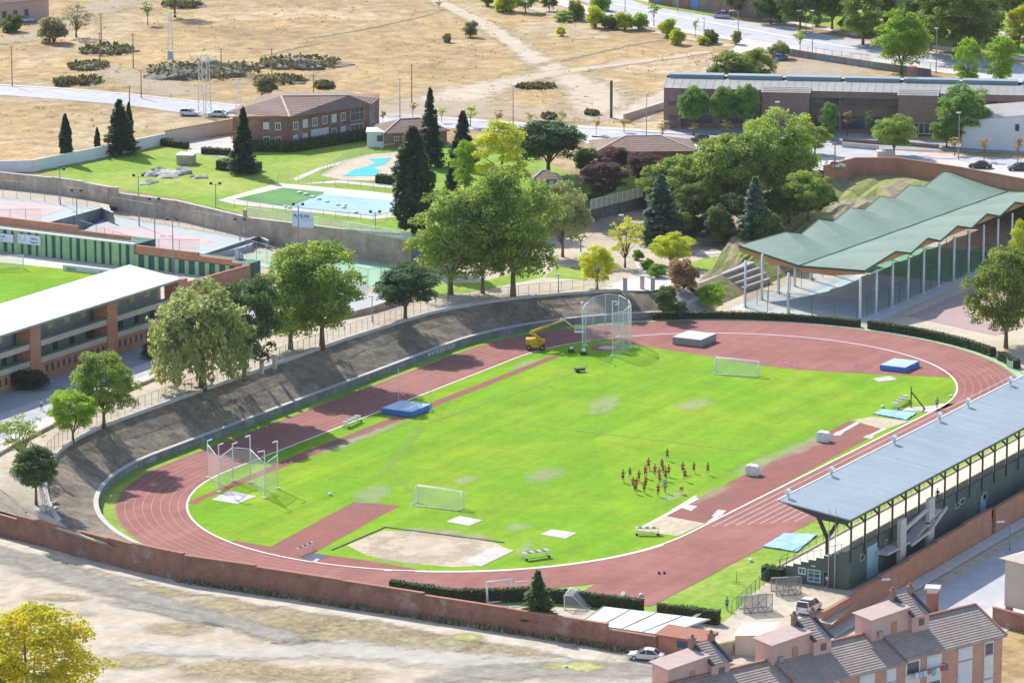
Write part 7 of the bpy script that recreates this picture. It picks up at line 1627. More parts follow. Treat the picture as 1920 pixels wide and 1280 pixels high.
# ------------------------------------------------------------------ lamps, masts, poles
def lampbuild(kind,h):
    P={}
    if kind=='flood':
        a=MB(); a.tube((0,0,0),(0,0,h),.12,.07,8); P['post']=(a,m_grey); b=MB(); b.bar((-.9,0,h-.1),(.9,0,h-.1),.08,.08); P['cross_arm']=(b,m_grey)
        c=MB()
        for x in (-.8,.8): c.box((x,-.1,h-.05),(.5,.35,.4))
        P['lamp_head']=(c,m_dark)
    elif kind=='curve':
        a=MB(); pts=[(0,0,0),(0,0,h*.72)]+[(-.35*h*.30*(1-math.cos(R(t)))*1.9,0,h*.72+h*.28*math.sin(R(t))) for t in (20,40,60,80,95)]; a.path(pts,.09,7); P['post']=(a,m_grey); e=Vector(pts[-1]); b=MB(); b.mesh([(e.x+.1,-.18,e.z-.1),(e.x-1.0,-.22,e.z-.16),(e.x-1.0,.22,e.z-.16),(e.x+.1,.18,e.z-.1),(e.x+.1,-.12,e.z+.1),(e.x-.9,-.14,e.z+.06),(e.x-.9,.14,e.z+.06),(e.x+.1,.12,e.z+.1)],[(3,2,1,0),(4,5,6,7),(0,1,5,4),(1,2,6,5),(2,3,7,6),(3,0,4,7)]); P['lamp_head']=(b,m_steel)
    elif kind=='street':
        a=MB(); a.tube((0,0,0),(0,0,h),.11,.06,8); P['post']=(a,m_grey); b=MB(); b.box((-.15,0,h-.06),(.85,.34,.22)); P['lamp_head']=(b,m_steel)
    elif kind=='pole':
        a=MB(); a.tube((0,0,0),(0,0,h),.14,.1,8); P['post']=(a,m_wood); b=MB(); b.box((0,0,h-.4),(1.2,.1,.1)); P['cross_arm']=(b,m_wood)
    elif kind=='green':
        a=MB(); a.box((0,0,0),(.55,.35,h)); P['post']=(a,m_dkgreen); b=MB(); b.box((0,0,h+.002),(.62,.42,.12)); P['cap']=(b,m_grey)
    return P
def lamp(kind,label,x,y,top,L,name=None,cat=None,group=None,rz=None):
    p=at(x,y,L); h=zup(p,top); t=thing(name or {'flood':'floodlight_mast','curve':'street_lamp','street':'street_lamp','pole':'utility_pole','green':'green_pole'}[kind],label,cat or {'flood':'floodlight','pole':'pole','green':'pole'}.get(kind,'street lamp'),p,math.atan2(RT.y,RT.x) if rz is None else rz,group)
    for k,(mb,m) in lampbuild(kind,h).items(): mb.build(k,m,t)
G_='floodlight masts round the courts'
for lb,x,y,tp,L in (('court floodlight mast at the left, against the pool lawn wall',113,384,318,7.5),('court floodlight mast in front of the left court end wall',145,440,358,7.5),('court floodlight mast left of the pale boulders',261,424,330,6.0),('twin headed mast in the middle of the second court front',291,468,374,6.0),('court floodlight mast at the left corner of the large pool',405,420,345,6.0),('mast with white cluster lamps before the changing rooms',325,514,412,'T'),('floodlight mast standing in front of the white hoarding',560,480,384,'T'),('floodlight mast in front of the pool terrace wall, right one',704,484,398,'T'),('slim mast left of the basketball backboard',450,452,412,6.0)): lamp('flood',lb,x,y,tp,L,group=G_)
lamp('curve','curved street lamp over the street wall near the grandstand stairs',1893,1032,977,ZF); lamp('curve','curved street lamp with white head beside the stair hut',1681,1150,1085,ZF)
lamp('curve','curved grey lamp post at the side road junction',1384,60,20,'P'); lamp('curve','curved lamp post in front of the dark park trees',1511,66,20,'P')
for lb,x,y,tp,L in (('tall white lamp between clubhouse and tallest conifer',750,232,148,'P'),('tall lamp post above the umbrella pine',962,240,161,'P'),('white headed lamp by the school fence',1212,262,176,'P'),('avenue lamp at the top edge above the roadside block',1172,24,-20,'P'),('avenue lamp before the coloured shutters',1270,22,-20,'P'),('avenue lamp between the shutters and the silver car',1320,60,34,'P'),('tall avenue lamp left of the bright tree',1617,80,4,'P'),('avenue lamp on the near kerb behind the school roof',1523,100,21,'P'),('avenue lamp right of the bright avenue tree',1755,138,54,'P'),('avenue lamp on the park lawn side, far right',1823,66,32,'P'),('tall street lamp in front of the white building',1797,300,212,'P'),('street lamp in front of the left school block',1458,262,192,'P'),('white post lamp on the pavement beside the pavilion',1241,270,232,'P'),('lamp post among the crest trees by the round pine',698,604,556,'T'),('small white lamp beside the pale park path',1166,478,404,'T'),('small white lamp behind the crest fence left of the yellow trees',1047,552,515,'T'),('double white lamp before the big plane tree trunks',840,560,496,'T')): lamp('street',lb,x,y,tp,L)
for lb,x,y,tp in (('wooden pole above the upper left outcrop',190,82,24),('thin pole right of the upper left outcrop',250,128,62),('thin pole at the upper road left of the cedar',265,184,130),('short pole on the upper road behind the cedar',243,200,160),('thin pole near the left edge of the hill',23,162,86),('pole behind the largest outcrop',415,142,90),('wooden pole left of the clubhouse ridge',510,165,90),('short green pole on the clubhouse roof line',588,178,138),('tall wooden pole right of the white lamp',772,194,120),('bare pole at the top left above the hill path',187,110,60),('thin pole before the canopy wall on the parking strip',1565,320,268)): lamp('pole',lb,x,y,tp,'P')
lamp('green','tall square green post where the footpaths meet',1146,222,152,'P')
def pylon(label,x,y,tp,w_,box=False):
    p=at(x,y,'P'); h=zup(p,tp); t=thing('lattice_pylon',label,'pylon',p,math.atan2(RT.y,RT.x)); mb=MB(); n=int(h/1.4)
    c=lambda i,s,q: Vector((s*w_*(1-.6*i/n)/2,q*w_*(1-.6*i/n)/2,h*i/n))
    for i in range(n):
        for s,q in ((-1,-1),(1,-1),(1,1),(-1,1)): mb.bar(c(i,s,q),c(i+1,s,q),.09)
        mb.bar(c(i,-1,-1),c(i+1,1,-1),.06); mb.bar(c(i,1,-1),c(i+1,1,1),.06); mb.bar(c(i,1,1),c(i+1,-1,1),.06); mb.bar(c(i,-1,1),c(i+1,-1,-1),.06)
    mb.build('lattice',m_metal,t); mb=MB(); mb.bar((-1.6,0,h-.2),(1.6,0,h-.2),.12); mb.build('cross_arm',m_metal,t)
    for k in (-1.5,0,1.5): mb=MB(); mb.lathe([(.05,h-.1),(.14,h),(.14,h+.35),(.04,h+.45)],(k,0,0),8); mb.build('insulator',m_steel,t)
    if box: mb=MB(); mb.box((0,-.2,1.2),(1.0,1.0,1.9)); mb.build('transformer',M('transformer_blue',(.45,.5,.56),.1,2,.6),t)
pylon('lattice pylon with pale transformer box on the hill',320,122,26,1.3,True); pylon('twin lattice pylon beside the two white cars, left one',377,218,108,1.2); pylon('twin lattice pylon beside the two white cars, right one',391,220,108,1.2); pylon('small lattice pylon left of the clubhouse roof',447,202,152,1.0)
# fence along the avenue
fence_px('grey railing along the avenue pavement behind the school',[(1500,97),(1560,106),(1632,115)],'P',1.3,2.6,m_grey,m_mesh,.05); fence_px('grey railing between two lamps on the avenue pavement',[(1724,126),(1765,132)],'P',1.3,2.6,m_grey,m_mesh,.05)
wall_thing('garden_wall','dark stone wall behind the school roof along the dirt yard',px([(1476,104),(1535,114),(1640,130),(1745,144)],'P'),[ZP+1.6]*3,m_concd,None,.4)
wall_thing('garden_wall','pale sloping wall from the school corner to the upper road',px([(1244,205),(1170,228)],'P'),[ZP+1.5],m_pave,None,.3)
PS('red_zone',[(1726,293),(1735,287),(1785,290),(1793,299),(1745,297)],0.13,M('red_zone_paint',(.70,.36,.36),.2,.4,.8,base2=(.72,.55,.54),scale2=.2))
# planter with its tree
p=at(1660,299,'P'); t=thing('planter','large pale concrete planter on the parking strip','planter',p,math.atan2(RT.y,RT.x)); mb=MB(); mb.box((0,0,0),(3.3,2.4,1.7)); mb.build('box',m_pave,t,bevel=.04); mb=MB()
for k in range(8): mb.box((-1.5+k*.43,-1.22,.1),(.1,.06,1.5))
mb.build('rib',m_conc,t)
T('broad bushy tree growing from the large concrete planter','broad',(1676,292),'P',216,1638,1714,'olive',3).children[0].material_slots[0].material=lm('plane')
# net frames in the yard
def netframe(label,x0,y0,x1,y1,h,dep):
    a,b=at(x0,y0,0),at(x1,y1,0); u=(b-a).normalized(); L=(b-a).length; t=thing('net_frame',label,'net frame',a,math.atan2(u.y,u.x)); mb=MB()
    for x in (0,L/2,L):
        mb.path([(x,0,0),(x,0,h),(x,dep,h*.75),(x,dep,0)],.05,6)
    for (y,z) in ((0,h),(0,.05),(dep,h*.75),(dep,.05)): mb.tube((0,y,z),(L,y,z),.05,.05,6)
    mb.path([(0,0,h*.5),(L*.25,0,0.05),(L*.5,0,h*.62),(L*.75,0,.05),(L,0,h*.5)],.05,6); mb.build('tube_frame',m_grey,t)
    mb=MB(); mb.face([(0,.02,.05),(L,.02,.05),(L,.02,h),(0,.02,h)]); mb.face([(0,0,h),(L,0,h),(L,dep,h*.75),(0,dep,h*.75)]); mb.face([(0,dep,.05),(L,dep,.05),(L,dep,h*.75),(0,dep,h*.75)]); mb.build('net',M('dirty_net',(.30,.29,.26),.1,3,.8,alpha=.45) if 'dirty_net' not in bpy.data.materials else bpy.data.materials['dirty_net'],t,fix=False)
netframe('dark netted tube frame in the yard, nearer the hedge',1395,1150,1448,1146,2.3,2.2); netframe('dark netted tube frame in the yard, nearer the grandstand',1455,1117,1502,1114,2.4,2.2)
fence_px('thin green posts with wire at the edge of the grass bank',[(1372,1152),(1400,1128),(1432,1098),(1452,1080)],0,1.8,2.2,m_dkgreen,m_mesh,.04)
p=at(1381,1092,0); t=thing('training_rig','thin yellow training rig on the grass bank','training rig',p,.4); mb=MB(); mb.path([(-.5,0,0),(-.5,0,1.6),(.4,0,1.6),(.4,0,0)],.03,5); mb.bar((-.5,-.5,.02),(-.5,.5,.02),.05); mb.bar((.4,-.5,.02),(.4,.5,.02),.05); mb.build('frame',M('rig_yellow',(.5,.36,.05),.1,2,.6),t)
p=at(1126,1085,0)
# refuse and small things on the field
for lb,x,y,L in (('white plastic bucket on the grass near the javelin strip',619,928,0),('white marker block inside the far bend',1655,764,0),('white marker block at the apron edge of the far bend',1784,744,0),('white marker on the grass beside the end of the straight',1408,1052,0),('white marker on the red end of the straight',1202,1117,0),('white rubbish bag in the weeds of the vacant lot',1061,1252,'F')):
    p=at(x,y,L); t=thing('marker_block' if 'marker' in lb else 'bucket' if 'bucket' in lb else 'rubbish_bag',lb,'marker' if 'marker' in lb else 'bucket' if 'bucket' in lb else 'bag',p); mb=MB(); mb.lathe([(.22,.0),(.28,.15),(.24,.34),(.1,.4)],(0,0,0),10); mb.build('shell',m_white,t)
for lb,x,y in (('pair of dark shoes on the red track, left',1244-8,1075),('pair of dark shoes on the red track, right',1246,1075)):
    p=at(x,y,0.03); t=thing('starting_block',lb.replace('pair of dark shoes','small dark starting block'),'starting block',p); mb=MB(); mb.box((0,0,0),(.35,.25,.12)); mb.mesh([(-.12,-.1,.12),(.12,-.1,.12),(.12,.1,.12),(-.12,.1,.12),(-.12,.1,.34),(.12,.1,.34)],[(0,1,5,4),(0,4,3),(1,2,5),(2,3,4,5)]); mb.build('block',m_dark,t)

for i,(x,y) in enumerate(((562,363),(574,366),(587,371),(598,375),(613,380),(634,386),(646,387),(645,391),(667,400),(536,389),(543,391))):
    p=at(x,y,'P'); p.z=ZP+.13; t=thing('pool_float','white pool float on the large pool','pool float',p,x*.7,'white floats on the large pool'); t['label']='white float in the line across the large pool' if i<9 else 'white float at the near left edge of the large pool'
    mb=MB(); mb.lathe([(.1,-.02),(.42,.02),(.5,.14),(.3,.26),(.08,.3)],(0,0,0),10); mb.build('float_body',m_white,t)
# ================================================================== people
def skin_mesh(nodes,edges,root,sub=2):
    """one continuous surface grown round a posed skeleton: nodes {name:(x,y,z,rx,ry)}"""
    names=list(nodes); me=bpy.data.meshes.new('sk'); me.from_pydata([nodes[n][:3] for n in names],[(names.index(a),names.index(b)) for a,b in edges],[]); o=bpy.data.objects.new('sk',me); COL.objects.link(o)
    m=o.modifiers.new('s','SKIN'); m.use_smooth_shade=True
    for i,n in enumerate(names):
        sv=me.skin_vertices[0].data[i]; sv.radius=(nodes[n][3],nodes[n][4]); sv.use_root=(n==root)
    s=o.modifiers.new('d','SUBSURF'); s.levels=sub; s.render_levels=sub
    bpy.context.view_layer.update(); out=bpy.data.meshes.new_from_object(o.evaluated_get(bpy.context.evaluated_depsgraph_get())); bpy.data.objects.remove(o); bpy.data.meshes.remove(me); return out
SKINM=M('skin',(.42,.24,.16),.08,6,.6,obj=True); HAIRM=M('dark_hair',(.035,.025,.02),.2,20,.7,obj=True)
def pose(kind):
    """facing -y; z up; 1.78 m"""
    N={'pelvis':(0,0,.95,.14,.11),'waist':(0,0,1.08,.125,.095),'chest':(0,-.02,1.28,.155,.11),'neckb':(0,-.01,1.45,.075,.07),'neck':(0,-.02,1.53,.055,.055),'head':(0,-.03,1.62,.075,.09),'crown':(0,-.025,1.73,.07,.085)}
    if kind=='run':
        N.update({'hipL':(.09,0,.92,.1,.1),'kneeL':(.10,-.30,.66,.065,.065),'ankL':(.10,-.10,.30,.042,.045),'toeL':(.10,-.25,.22,.035,.03),'hipR':(-.09,0,.92,.1,.1),'kneeR':(-.09,.05,.50,.062,.062),'ankR':(-.09,.22,.11,.042,.045),'toeR':(-.09,.08,.035,.036,.03),
          'shL':(.20,-.01,1.40,.062,.062),'elL':(.29,.20,1.18,.045,.045),'wrL':(.24,.02,1.02,.032,.03),'shR':(-.20,-.01,1.40,.062,.062),'elR':(-.28,-.12,1.14,.045,.045),'wrR':(-.16,-.32,1.24,.032,.03)})
    elif kind=='run2':
        N.update({'hipL':(.09,0,.92,.1,.1),'kneeL':(.10,.02,.49,.064,.064),'ankL':(.10,.08,.10,.042,.045),'toeL':(.10,-.07,.035,.036,.03),'hipR':(-.09,0,.92,.1,.1),'kneeR':(-.09,-.12,.52,.062,.062),'ankR':(-.09,.26,.36,.042,.045),'toeR':(-.09,.30,.22,.035,.03),
          'shL':(.20,-.01,1.40,.062,.062),'elL':(.27,-.10,1.14,.045,.045),'wrL':(.17,-.28,1.22,.032,.03),'shR':(-.20,-.01,1.40,.062,.062),'elR':(-.29,.18,1.18,.045,.045),'wrR':(-.25,.0,1.03,.032,.03)})
    elif kind=='bend':
        N={'pelvis':(0,.05,.92,.14,.12),'waist':(0,-.12,1.0,.125,.1),'chest':(0,-.32,1.02,.155,.11),'neckb':(0,-.47,1.0,.075,.07),'neck':(0,-.54,.97,.055,.055),'head':(0,-.63,.93,.075,.085),'crown':(0,-.72,.88,.07,.075),
          'hipL':(.1,.05,.88,.1,.1),'kneeL':(.14,.0,.48,.062,.062),'ankL':(.14,.06,.09,.042,.045),'toeL':(.15,-.1,.035,.036,.03),'hipR':(-.1,.05,.88,.1,.1),'kneeR':(-.14,.0,.48,.062,.062),'ankR':(-.14,.06,.09,.042,.045),'toeR':(-.15,-.1,.035,.036,.03),
          'shL':(.19,-.40,1.02,.062,.062),'elL':(.22,-.40,.75,.045,.045),'wrL':(.18,-.34,.50,.032,.03),'shR':(-.19,-.40,1.02,.062,.062),'elR':(-.22,-.40,.75,.045,.045),'wrR':(-.18,-.34,.50,.032,.03)}
    else:
        st=.16 if kind=='walk' else 0
        N.update({'hipL':(.09,0,.92,.1,.1),'kneeL':(.10,-st*.7,.50,.062,.062),'ankL':(.10,-st,.09,.042,.045),'toeL':(.11,-st-.15,.035,.036,.03),'hipR':(-.09,0,.92,.1,.1),'kneeR':(-.10,st*.4,.50,.062,.062),'ankR':(-.10,st*1.4,.10,.042,.045),'toeR':(-.11,st*1.4-.15,.035,.036,.03),
          'shL':(.20,-.01,1.40,.062,.062),'elL':(.26,.04+st*.6,1.13,.045,.045),'wrL':(.27,-.04+st*.8,.88,.032,.03),'shR':(-.20,-.01,1.40,.062,.062),'elR':(-.26,.02-st*.5,1.13,.045,.045),'wrR':(-.27,-.08-st*1.0,.89,.032,.03)})
    return N
EDG=[('pelvis','waist'),('waist','chest'),('chest','neckb'),('neckb','neck'),('neck','head'),('head','crown')]+[(a+s,b+s) for s in 'LR' for a,b in (('hip','knee'),('knee','ank'),('ank','toe'),('sh','el'),('el','wr'))]+[('pelvis','hipL'),('pelvis','hipR'),('chest','shL'),('chest','shR')]
PP={}
def person_meshes(kind):
    if kind in PP: return PP[kind]
    N=pose(kind); V=lambda n: Vector(N[n][:3])
    body=skin_mesh(N,EDG,'pelvis')
    # nose, ears, palms and five fingers join the body surface
    mb=MB(); hd=V('head'); f=Vector((0,-1,0)) if kind!='bend' else Vector((0,-.75,-.65)); u=(V('crown')-V('head')).normalized()
    c=hd+u*.03; mb.mesh([c+f*.105+u*.02,c+f*.135-u*.02,c+f*.1-u*.03+Vector((.018,0,0)),c+f*.1-u*.03-Vector((.018,0,0))],[(0,2,1),(0,1,3),(1,2,3)])
    for s in (-1,1): mb.tube(c+Vector((s*.072,.005,0)),c+Vector((s*.095,.015,0)),.028,.022,6)
    for s in 'LR':
        w_=V('wr'+s); d=(w_-V('el'+s)).normalized(); sd=Vector((1,0,0)) if abs(d.x)<.8 else Vector((0,0,1)); sd=(sd-d*sd.dot(d)).normalized(); nn=d.cross(sd)
        mb.bar(w_,w_+d*.085,.075,.03)
        for k,l in enumerate((.06,.072,.068,.052)):
            p=w_+d*.08+sd*(-.028+k*.019); q=p+d*l*.55+nn*.012; mb.tube(p,q,.0095,.009,5); mb.tube(q,q+d*l*.3+nn*.035,.009,.007,5)
        p=w_+d*.03+sd*-.036; mb.tube(p,p+d*.035-sd*.028,.011,.010,5); mb.tube(p+d*.035-sd*.028,p+d*.062-sd*.02+nn*.015,.01,.008,5)
    o=mb.build('x',SKINM); bm=bmesh.new(); bm.from_mesh(body); bm.from_mesh(o.data); bm.to_mesh(body); bm.free(); bpy.data.objects.remove(o); body.materials.clear(); body.materials.append(SKINM)
    ad=lambda n,k=.022: N[n][:3]+(N[n][3]+k,N[n][4]+k)
    S={n:ad(n) for n in ('waist','chest','neckb','shL','shR')}; S['pelvis']=ad('pelvis',.02)
    for s in 'LR': m=V('sh'+s).lerp(V('el'+s),.62); S['sl'+s]=(m.x,m.y,m.z,.066,.066)
    S['neckb']=N['neckb'][:3]+(.085,.08)
    shirt=skin_mesh(S,[('pelvis','waist'),('waist','chest'),('chest','neckb'),('chest','shL'),('chest','shR'),('shL','slL'),('shR','slR')],'chest',1)
    H={'pelvis':ad('pelvis',.032),'hipL':ad('hipL',.03),'hipR':ad('hipR',.03),'waist':N['waist'][:3]+(.13,.1)}
    w0=V('pelvis').lerp(V('waist'),.5); H['waist']=(w0.x,w0.y,w0.z,.15,.12)
    for s in 'LR': m=V('hip'+s).lerp(V('knee'+s),.68); H['th'+s]=(m.x,m.y,m.z,.1,.1)
    shorts=skin_mesh(H,[('waist','pelvis'),('pelvis','hipL'),('pelvis','hipR'),('hipL','thL'),('hipR','thR')],'pelvis',1)
    c=V('crown'); d=V('crown')-V('head'); b=-f*.025
    hair=MB(); hair.lathe([(.03,-.075),(.088,-.06),(.098,-.01),(.085,.045),(.05,.078),(.01,.088)],(0,0,0),12)
    rot=Vector((0,0,1)).rotation_difference(d.normalized()).to_matrix().to_4x4(); hair.xf(Matrix.Translation(c+b) @ rot); o=hair.build('x',HAIRM); hm=o.data; bpy.data.objects.remove(o)
    shoes=MB()
    for s in 'LR': a,t_=V('ank'+s),V('toe'+s); dd=(t_-a); shoes.tube(a-Vector((0,0,.03))+dd*-.15,t_+dd*.35,.052,.045,8)
    o=shoes.build('x',m_white); sm=o.data; bpy.data.objects.remove(o)
    PP[kind]=(body,shirt,shorts,hm,sm); return PP[kind]
CL={'orange':(.70,.10,.02),'bluec':(.06,.30,.62),'black':(.02,.02,.025),'paleor':(.72,.16,.04),'dkor':(.56,.06,.02),'cyan':(.10,.36,.58),'navy':(.03,.05,.12),'brown':(.20,.13,.09),'white':(.7,.7,.7),'tealc':(.10,.42,.48)}
def cm_(k):
    n='cloth_'+k; return bpy.data.materials[n] if n in bpy.data.materials else M(n,CL[k],.12,5,.85,obj=True)
def person(label,kind,x,y,L,face,shirt='orange',shorts='black',group=None,h=1.0,p=None):
    B=person_meshes(kind); p=p or at(x,y,L); t=thing('person',label,'person',p,face,group,(h,h,h))
    for nm,me,mt in (('body',B[0],SKINM),('shirt',B[1],cm_(shirt)),('shorts',B[2],cm_(shorts)),('hair',B[3],HAIRM),('shoes',B[4],m_white)):
        o=bpy.data.objects.new(nm,me); COL.objects.link(o); o.parent=t
        if not me.materials: me.materials.append(mt)
        o.material_slots[0].link='OBJECT'; o.material_slots[0].material=mt
    return t
GR='runners in orange shirts on the grass'
tc=math.atan2(FW.y,FW.x)   # facing -y in local means facing the camera when rz = yaw-90deg
cam_rz=YAW-math.pi/2
pack='orange shirted runner in black shorts in the close middle of the pack'
RUN=[(1251,863,'orange shirted runner farthest up the field, above the pack'),(1168,904,'leftmost orange shirted runner on the grass'),(1181,897,'orange shirted runner second from the left, slightly behind'),(1216,881,'orange shirted runner above the left half of the pack'),(1228,893,'orange shirted runner between the pack and the upper left runner'),(1198,903,'orange shirted runner in the gap left of the pack'),(1210,896,'orange shirted runner left of the crowded middle, beside the gap'),(1187,916,'orange shirted runner at the lower left, behind two close together'),(1194,917,None),(1191,925,'orange shirted runner lowest of the lower left trio'),(1211,913,'orange shirted runner above the lower middle one'),(1208,925,'orange shirted runner in the lower middle, left of the coach'),(1234,930,'orange shirted runner nearest the camera, just left of the coach'),(1241,880,None),(1243,891,None),(1236,899,None),(1237,907,None),(1248,901,None),(1254,893,'orange shirted runner at the right edge of the crowded middle'),(1280,888,'upper of the two orange runners right of the pack'),(1284,902,'lower of the two orange runners right of the pack'),(1301,887,'orange shirted runner second from the right'),(1327,890,'rightmost orange shirted runner')]
for i,(x,y,lb) in enumerate(RUN):
    t=person(lb or pack,('run','run2')[i%2],x,y,0,cam_rz+R(random.Random(i).uniform(-40,30)),('orange','orange','dkor')[i%3],'black',GR,1.0+.06*math.sin(i*2.3))
person('coach in bright blue top and shorts running in front of the pack','walk',1247,924,0,cam_rz+R(-20),'cyan','bluec',None,1.08)
person('person in pale orange top bending forward right of the pack','bend',1277,925,0,cam_rz+R(10),'paleor','black',None,1.0)
person('person in blue top and dark shorts standing on the concrete apron','stand',1757,766,0,cam_rz,'cyan','navy')
person('person in blue top standing at the edge of the grass by the net frame','stand',1363,1144,0,cam_rz+R(150),'bluec','navy')
person('person in brown clothes walking across the vacant lot','walk',56,1153,'F',cam_rz+R(60),'brown','brown')
person('person standing in the dark grandstand doorway','stand',1551,1101,0,cam_rz,'white','navy')
person('person sitting high in the grandstand near the rear rail','stand',1777,905,0,cam_rz,'black','black',p=Vector((wallpt(1777,905,Pw,Qw)[0]+X0,-65.6,4.45)))
person('person walking on the shaded street beside the football stand','walk',78,770,'T',cam_rz+R(80),'white','navy')
# ================================================================== vehicles
def car(label,x,y,L,rz,paint,kind='saloon',cat='car',len_=4.3,name=None):
    p=at(x,y,L); t=thing(name or {'saloon':'parked_car','hatch':'parked_car','van':'van'}[kind],label,cat,p,rz)
    W=1.74 if kind!='van' else 1.8
    if kind=='saloon': side=[(-2.15,.30),(-2.17,.62),(-2.1,.82),(-1.5,.90),(-1.35,.92),(.95,.92),(1.2,.88),(2.0,.76),(2.15,.62),(2.13,.30)]; gh=[(-1.55,.89),(-.95,1.36),(-.3,1.43),(.25,1.38),(1.15,.88)]
    elif kind=='hatch': side=[(-2.0,.30),(-2.05,.65),(-1.98,.92),(-1.9,.95),(.85,.95),(1.2,.9),(1.85,.78),(2.0,.62),(1.98,.30)]; gh=[(-1.93,.94),(-1.65,1.40),(-.6,1.50),(.15,1.44),(1.1,.90)]
    else: side=[(-2.05,.32),(-2.1,.7),(-2.07,1.02),(-2.0,1.05),(1.1,1.05),(1.5,.98),(2.0,.85),(2.1,.68),(2.08,.32)]; gh=[(-2.06,1.04),(-1.95,1.72),(-1.2,1.82),(.2,1.78),(.55,1.7),(1.35,1.0)]
    k=len_/4.3
    def loft(prof,w0,w1,z0,z1,m,name,parent,bev=.05):
        n=len(prof); wz=lambda z: w0+(w1-w0)*max(0,min(1,(z-z0)/(z1-z0)))
        mb=MB(); mb.mesh([(a*k,-wz(b)/2,b) for a,b in prof]+[(a*k,wz(b)/2,b) for a,b in prof],[tuple(range(n)),tuple(range(2*n-1,n-1,-1))]+[(i,(i+1)%n,n+(i+1)%n,n+i) for i in range(n)]); return mb.build(name,m,parent,bevel=bev)
    zt=max(b for a,b in gh)
    loft(side,W,W*.97,.3,.95,paint,'body',t)
    loft(gh,W*.95,W*.76,gh[0][1],zt,m_carglass,'glasshouse',t,.03)
    rp=[(a,b) for a,b in gh[1:-1]]; mb=MB(); wr=W*.77
    a0,a1=rp[0],rp[-1]; mb.mesh([(a0[0]*k-.03,-wr/2,a0[1]+.02),(a1[0]*k+.03,-wr/2,a1[1]+.02),(a1[0]*k+.03,wr/2,a1[1]+.02),(a0[0]*k-.03,wr/2,a0[1]+.02)]+[(rp[len(rp)//2][0]*k,-wr/2,zt+.035),(rp[len(rp)//2][0]*k,wr/2,zt+.035)],[(0,4,5,3),(4,1,2,5)]); mb.build('roof',paint,t)
    for s in (-1,1):
        for (a,b) in ((gh[0],gh[1]),(gh[-1],gh[-2]),((-.1,.92),(-.12,zt-.01))): mb=MB(); mb.bar((a[0]*k,s*W*.477,a[1]),(b[0]*k,s*W*.388,b[1]+.01),.09,.06); mb.build('pillar',paint,t)
    for sx in (-1.3*k,1.32*k):
        for s in (-1,1):
            mb=MB(); mb.lathe([(.18,-.1),(.31,-.1),(.33,-.06),(.33,.06),(.31,.1),(.18,.1)],(sx,s*(W/2-.09),.33),16,axis='y'); w_=mb.build('wheel',m_black,t); mb=MB(); mb.lathe([(.03,-.105),(.2,-.105),(.2,.105),(.03,.105)],(sx,s*(W/2-.09),.33),12,axis='y'); mb.build('rim',m_metal,w_)
    fx=max(a for a,b in side)*k; bx=min(a for a,b in side)*k
    for s in (-1,1):
        mb=MB(); mb.box((fx-.1,s*W*.36,.60),(.16,.32,.14)); mb.build('headlight',m_steel,t)
        mb=MB(); mb.box((bx+.06,s*W*.40,.66),(.12,.22,.2)); mb.build('tail_light',M('tail_red',(.45,.03,.03),.1,2,.4) if 'tail_red' not in bpy.data.materials else bpy.data.materials['tail_red'],t)
    for xx,nm in ((fx-.02,'front_bumper'),(bx+.02,'rear_bumper')): mb=MB(); mb.box((xx,0,.32),(.16,W*.94,.22)); mb.build(nm,paint,t,bevel=.03)
    mb=MB(); mb.box((0,0,.2),(3.6*k,W*.8,.14)); mb.build('underbody',m_black,t)
    for s in (-1,1): mb=MB(); mb.box((.75*k,s*(W/2+.07),.9),(.16,.16,.12)); mb.build('mirror',paint,t)
    mb=MB(); mb.box((bx-.03,0,.55),(.06,.5,.12)); mb.build('number_plate',m_white,t)
    return t
m_carglass=M('car_glass',(.03,.04,.05),.1,1,.08,spec=.7)
def cp(n,c,r=.3): return M(n,c,.03,2,r,spec=.5,coat=.6,obj=True)
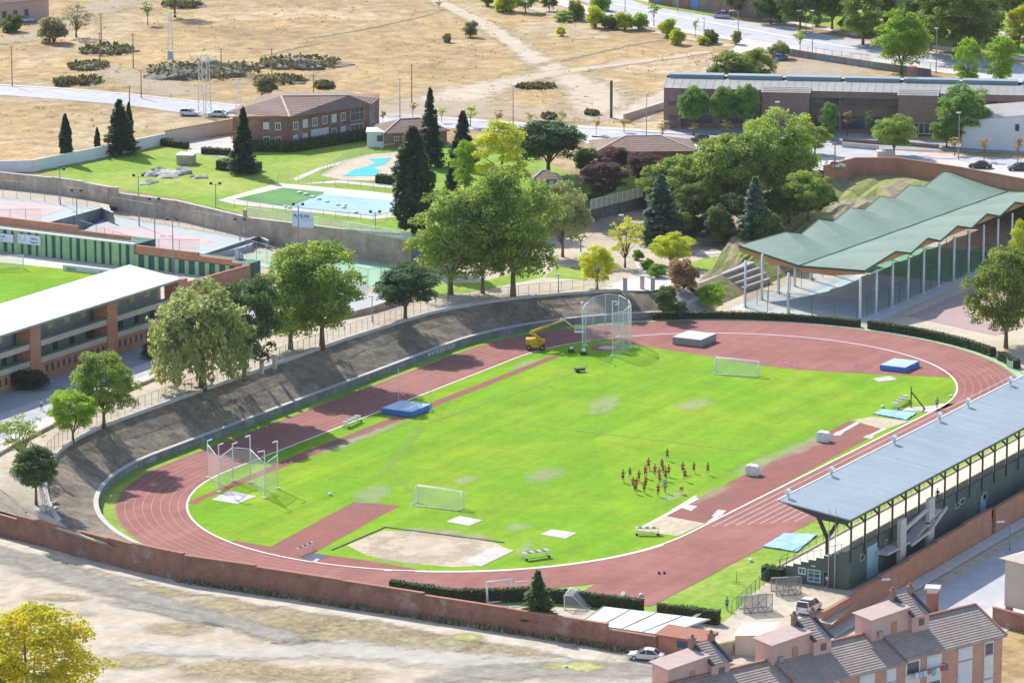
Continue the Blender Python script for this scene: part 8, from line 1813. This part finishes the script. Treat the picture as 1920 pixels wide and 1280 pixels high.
cwhite=cp('car_white',(.72,.73,.75)); cblack=cp('car_black',(.02,.022,.025)); csilver=cp('car_silver',(.42,.45,.44)); cblue=cp('car_blue',(.08,.15,.42))
rr=math.atan2(RT.y,RT.x)
car('white saloon car parked at the end of the brick boundary wall',1212,1236,'F',rr+math.pi-R(14),cwhite,'saloon',len_=4.5)
car('white people carrier with open side parked in the sandy yard',1517,1146,0,math.atan2(FH.y,FH.x)+R(-28),cwhite,'van','van',4.4)
car('white car parked beside the lattice pylon, left of its neighbour',356,217,'P',rr+R(-10),cwhite,'hatch'); car('white car parked beside the lattice pylon, right one',408,219,'P',rr+R(170),cwhite,'saloon')
car('black hatchback driving on the upper road behind the pavilion',1312,268,'P',rr+R(0)+math.pi,cblack,'hatch')
car('dark car on the upper road at the right, left one',1838,316,'P',rr+R(170),cblack,'saloon'); car('dark car at the right edge of the upper road',1910,320,'P',rr+R(185),cblack,'hatch')
car('silver car parked by the roadside block at the avenue',1354,35,'P',rr+R(160),csilver,'van','car'); car('blue and white car parked at the end of the side road wall',1464,113,'P',rr+R(60),cblue,'hatch')
car('pale blue car in front of the country house',47,42,'P',rr,cp('car_paleblue',(.5,.58,.7)),'hatch')
car('white car on the parking strip under the round light tree',1562,316,'P',rr+R(20),cwhite,'saloon'); car('pale car at the rear of the parking strip, partly behind the pavilion',1262,284,'P',rr+R(10),csilver,'saloon')
# recycling bins at the street
for i,(x,y) in enumerate(((1846,1010),(1853,1006),(1860,1002))):
    p=Vector((wallpt(x,y,Vector((X0,-68.6,0)),Vector((X1,-68.6,0)))[0]+X0,-68.6,0)); t=thing('rubbish_bin','dark wheeled bin behind the street wall','bin',p,0,'bins behind the street wall'); t['label']=['dark wheeled bin behind the street wall, nearest the lamp end','dark wheeled bin in the middle of three behind the wall','dark wheeled bin farthest from the stair tower'][i]
    mb=MB(); mb.prism([(-.4,-.35),(.4,-.35),(.4,.35),(-.4,.35)],.12,1.0); mb.build('body',m_dark,t,bevel=.03); mb=MB(); mb.box((0,0,1.003),(.86,.76,.12)); mb.build('lid',m_grey,t)
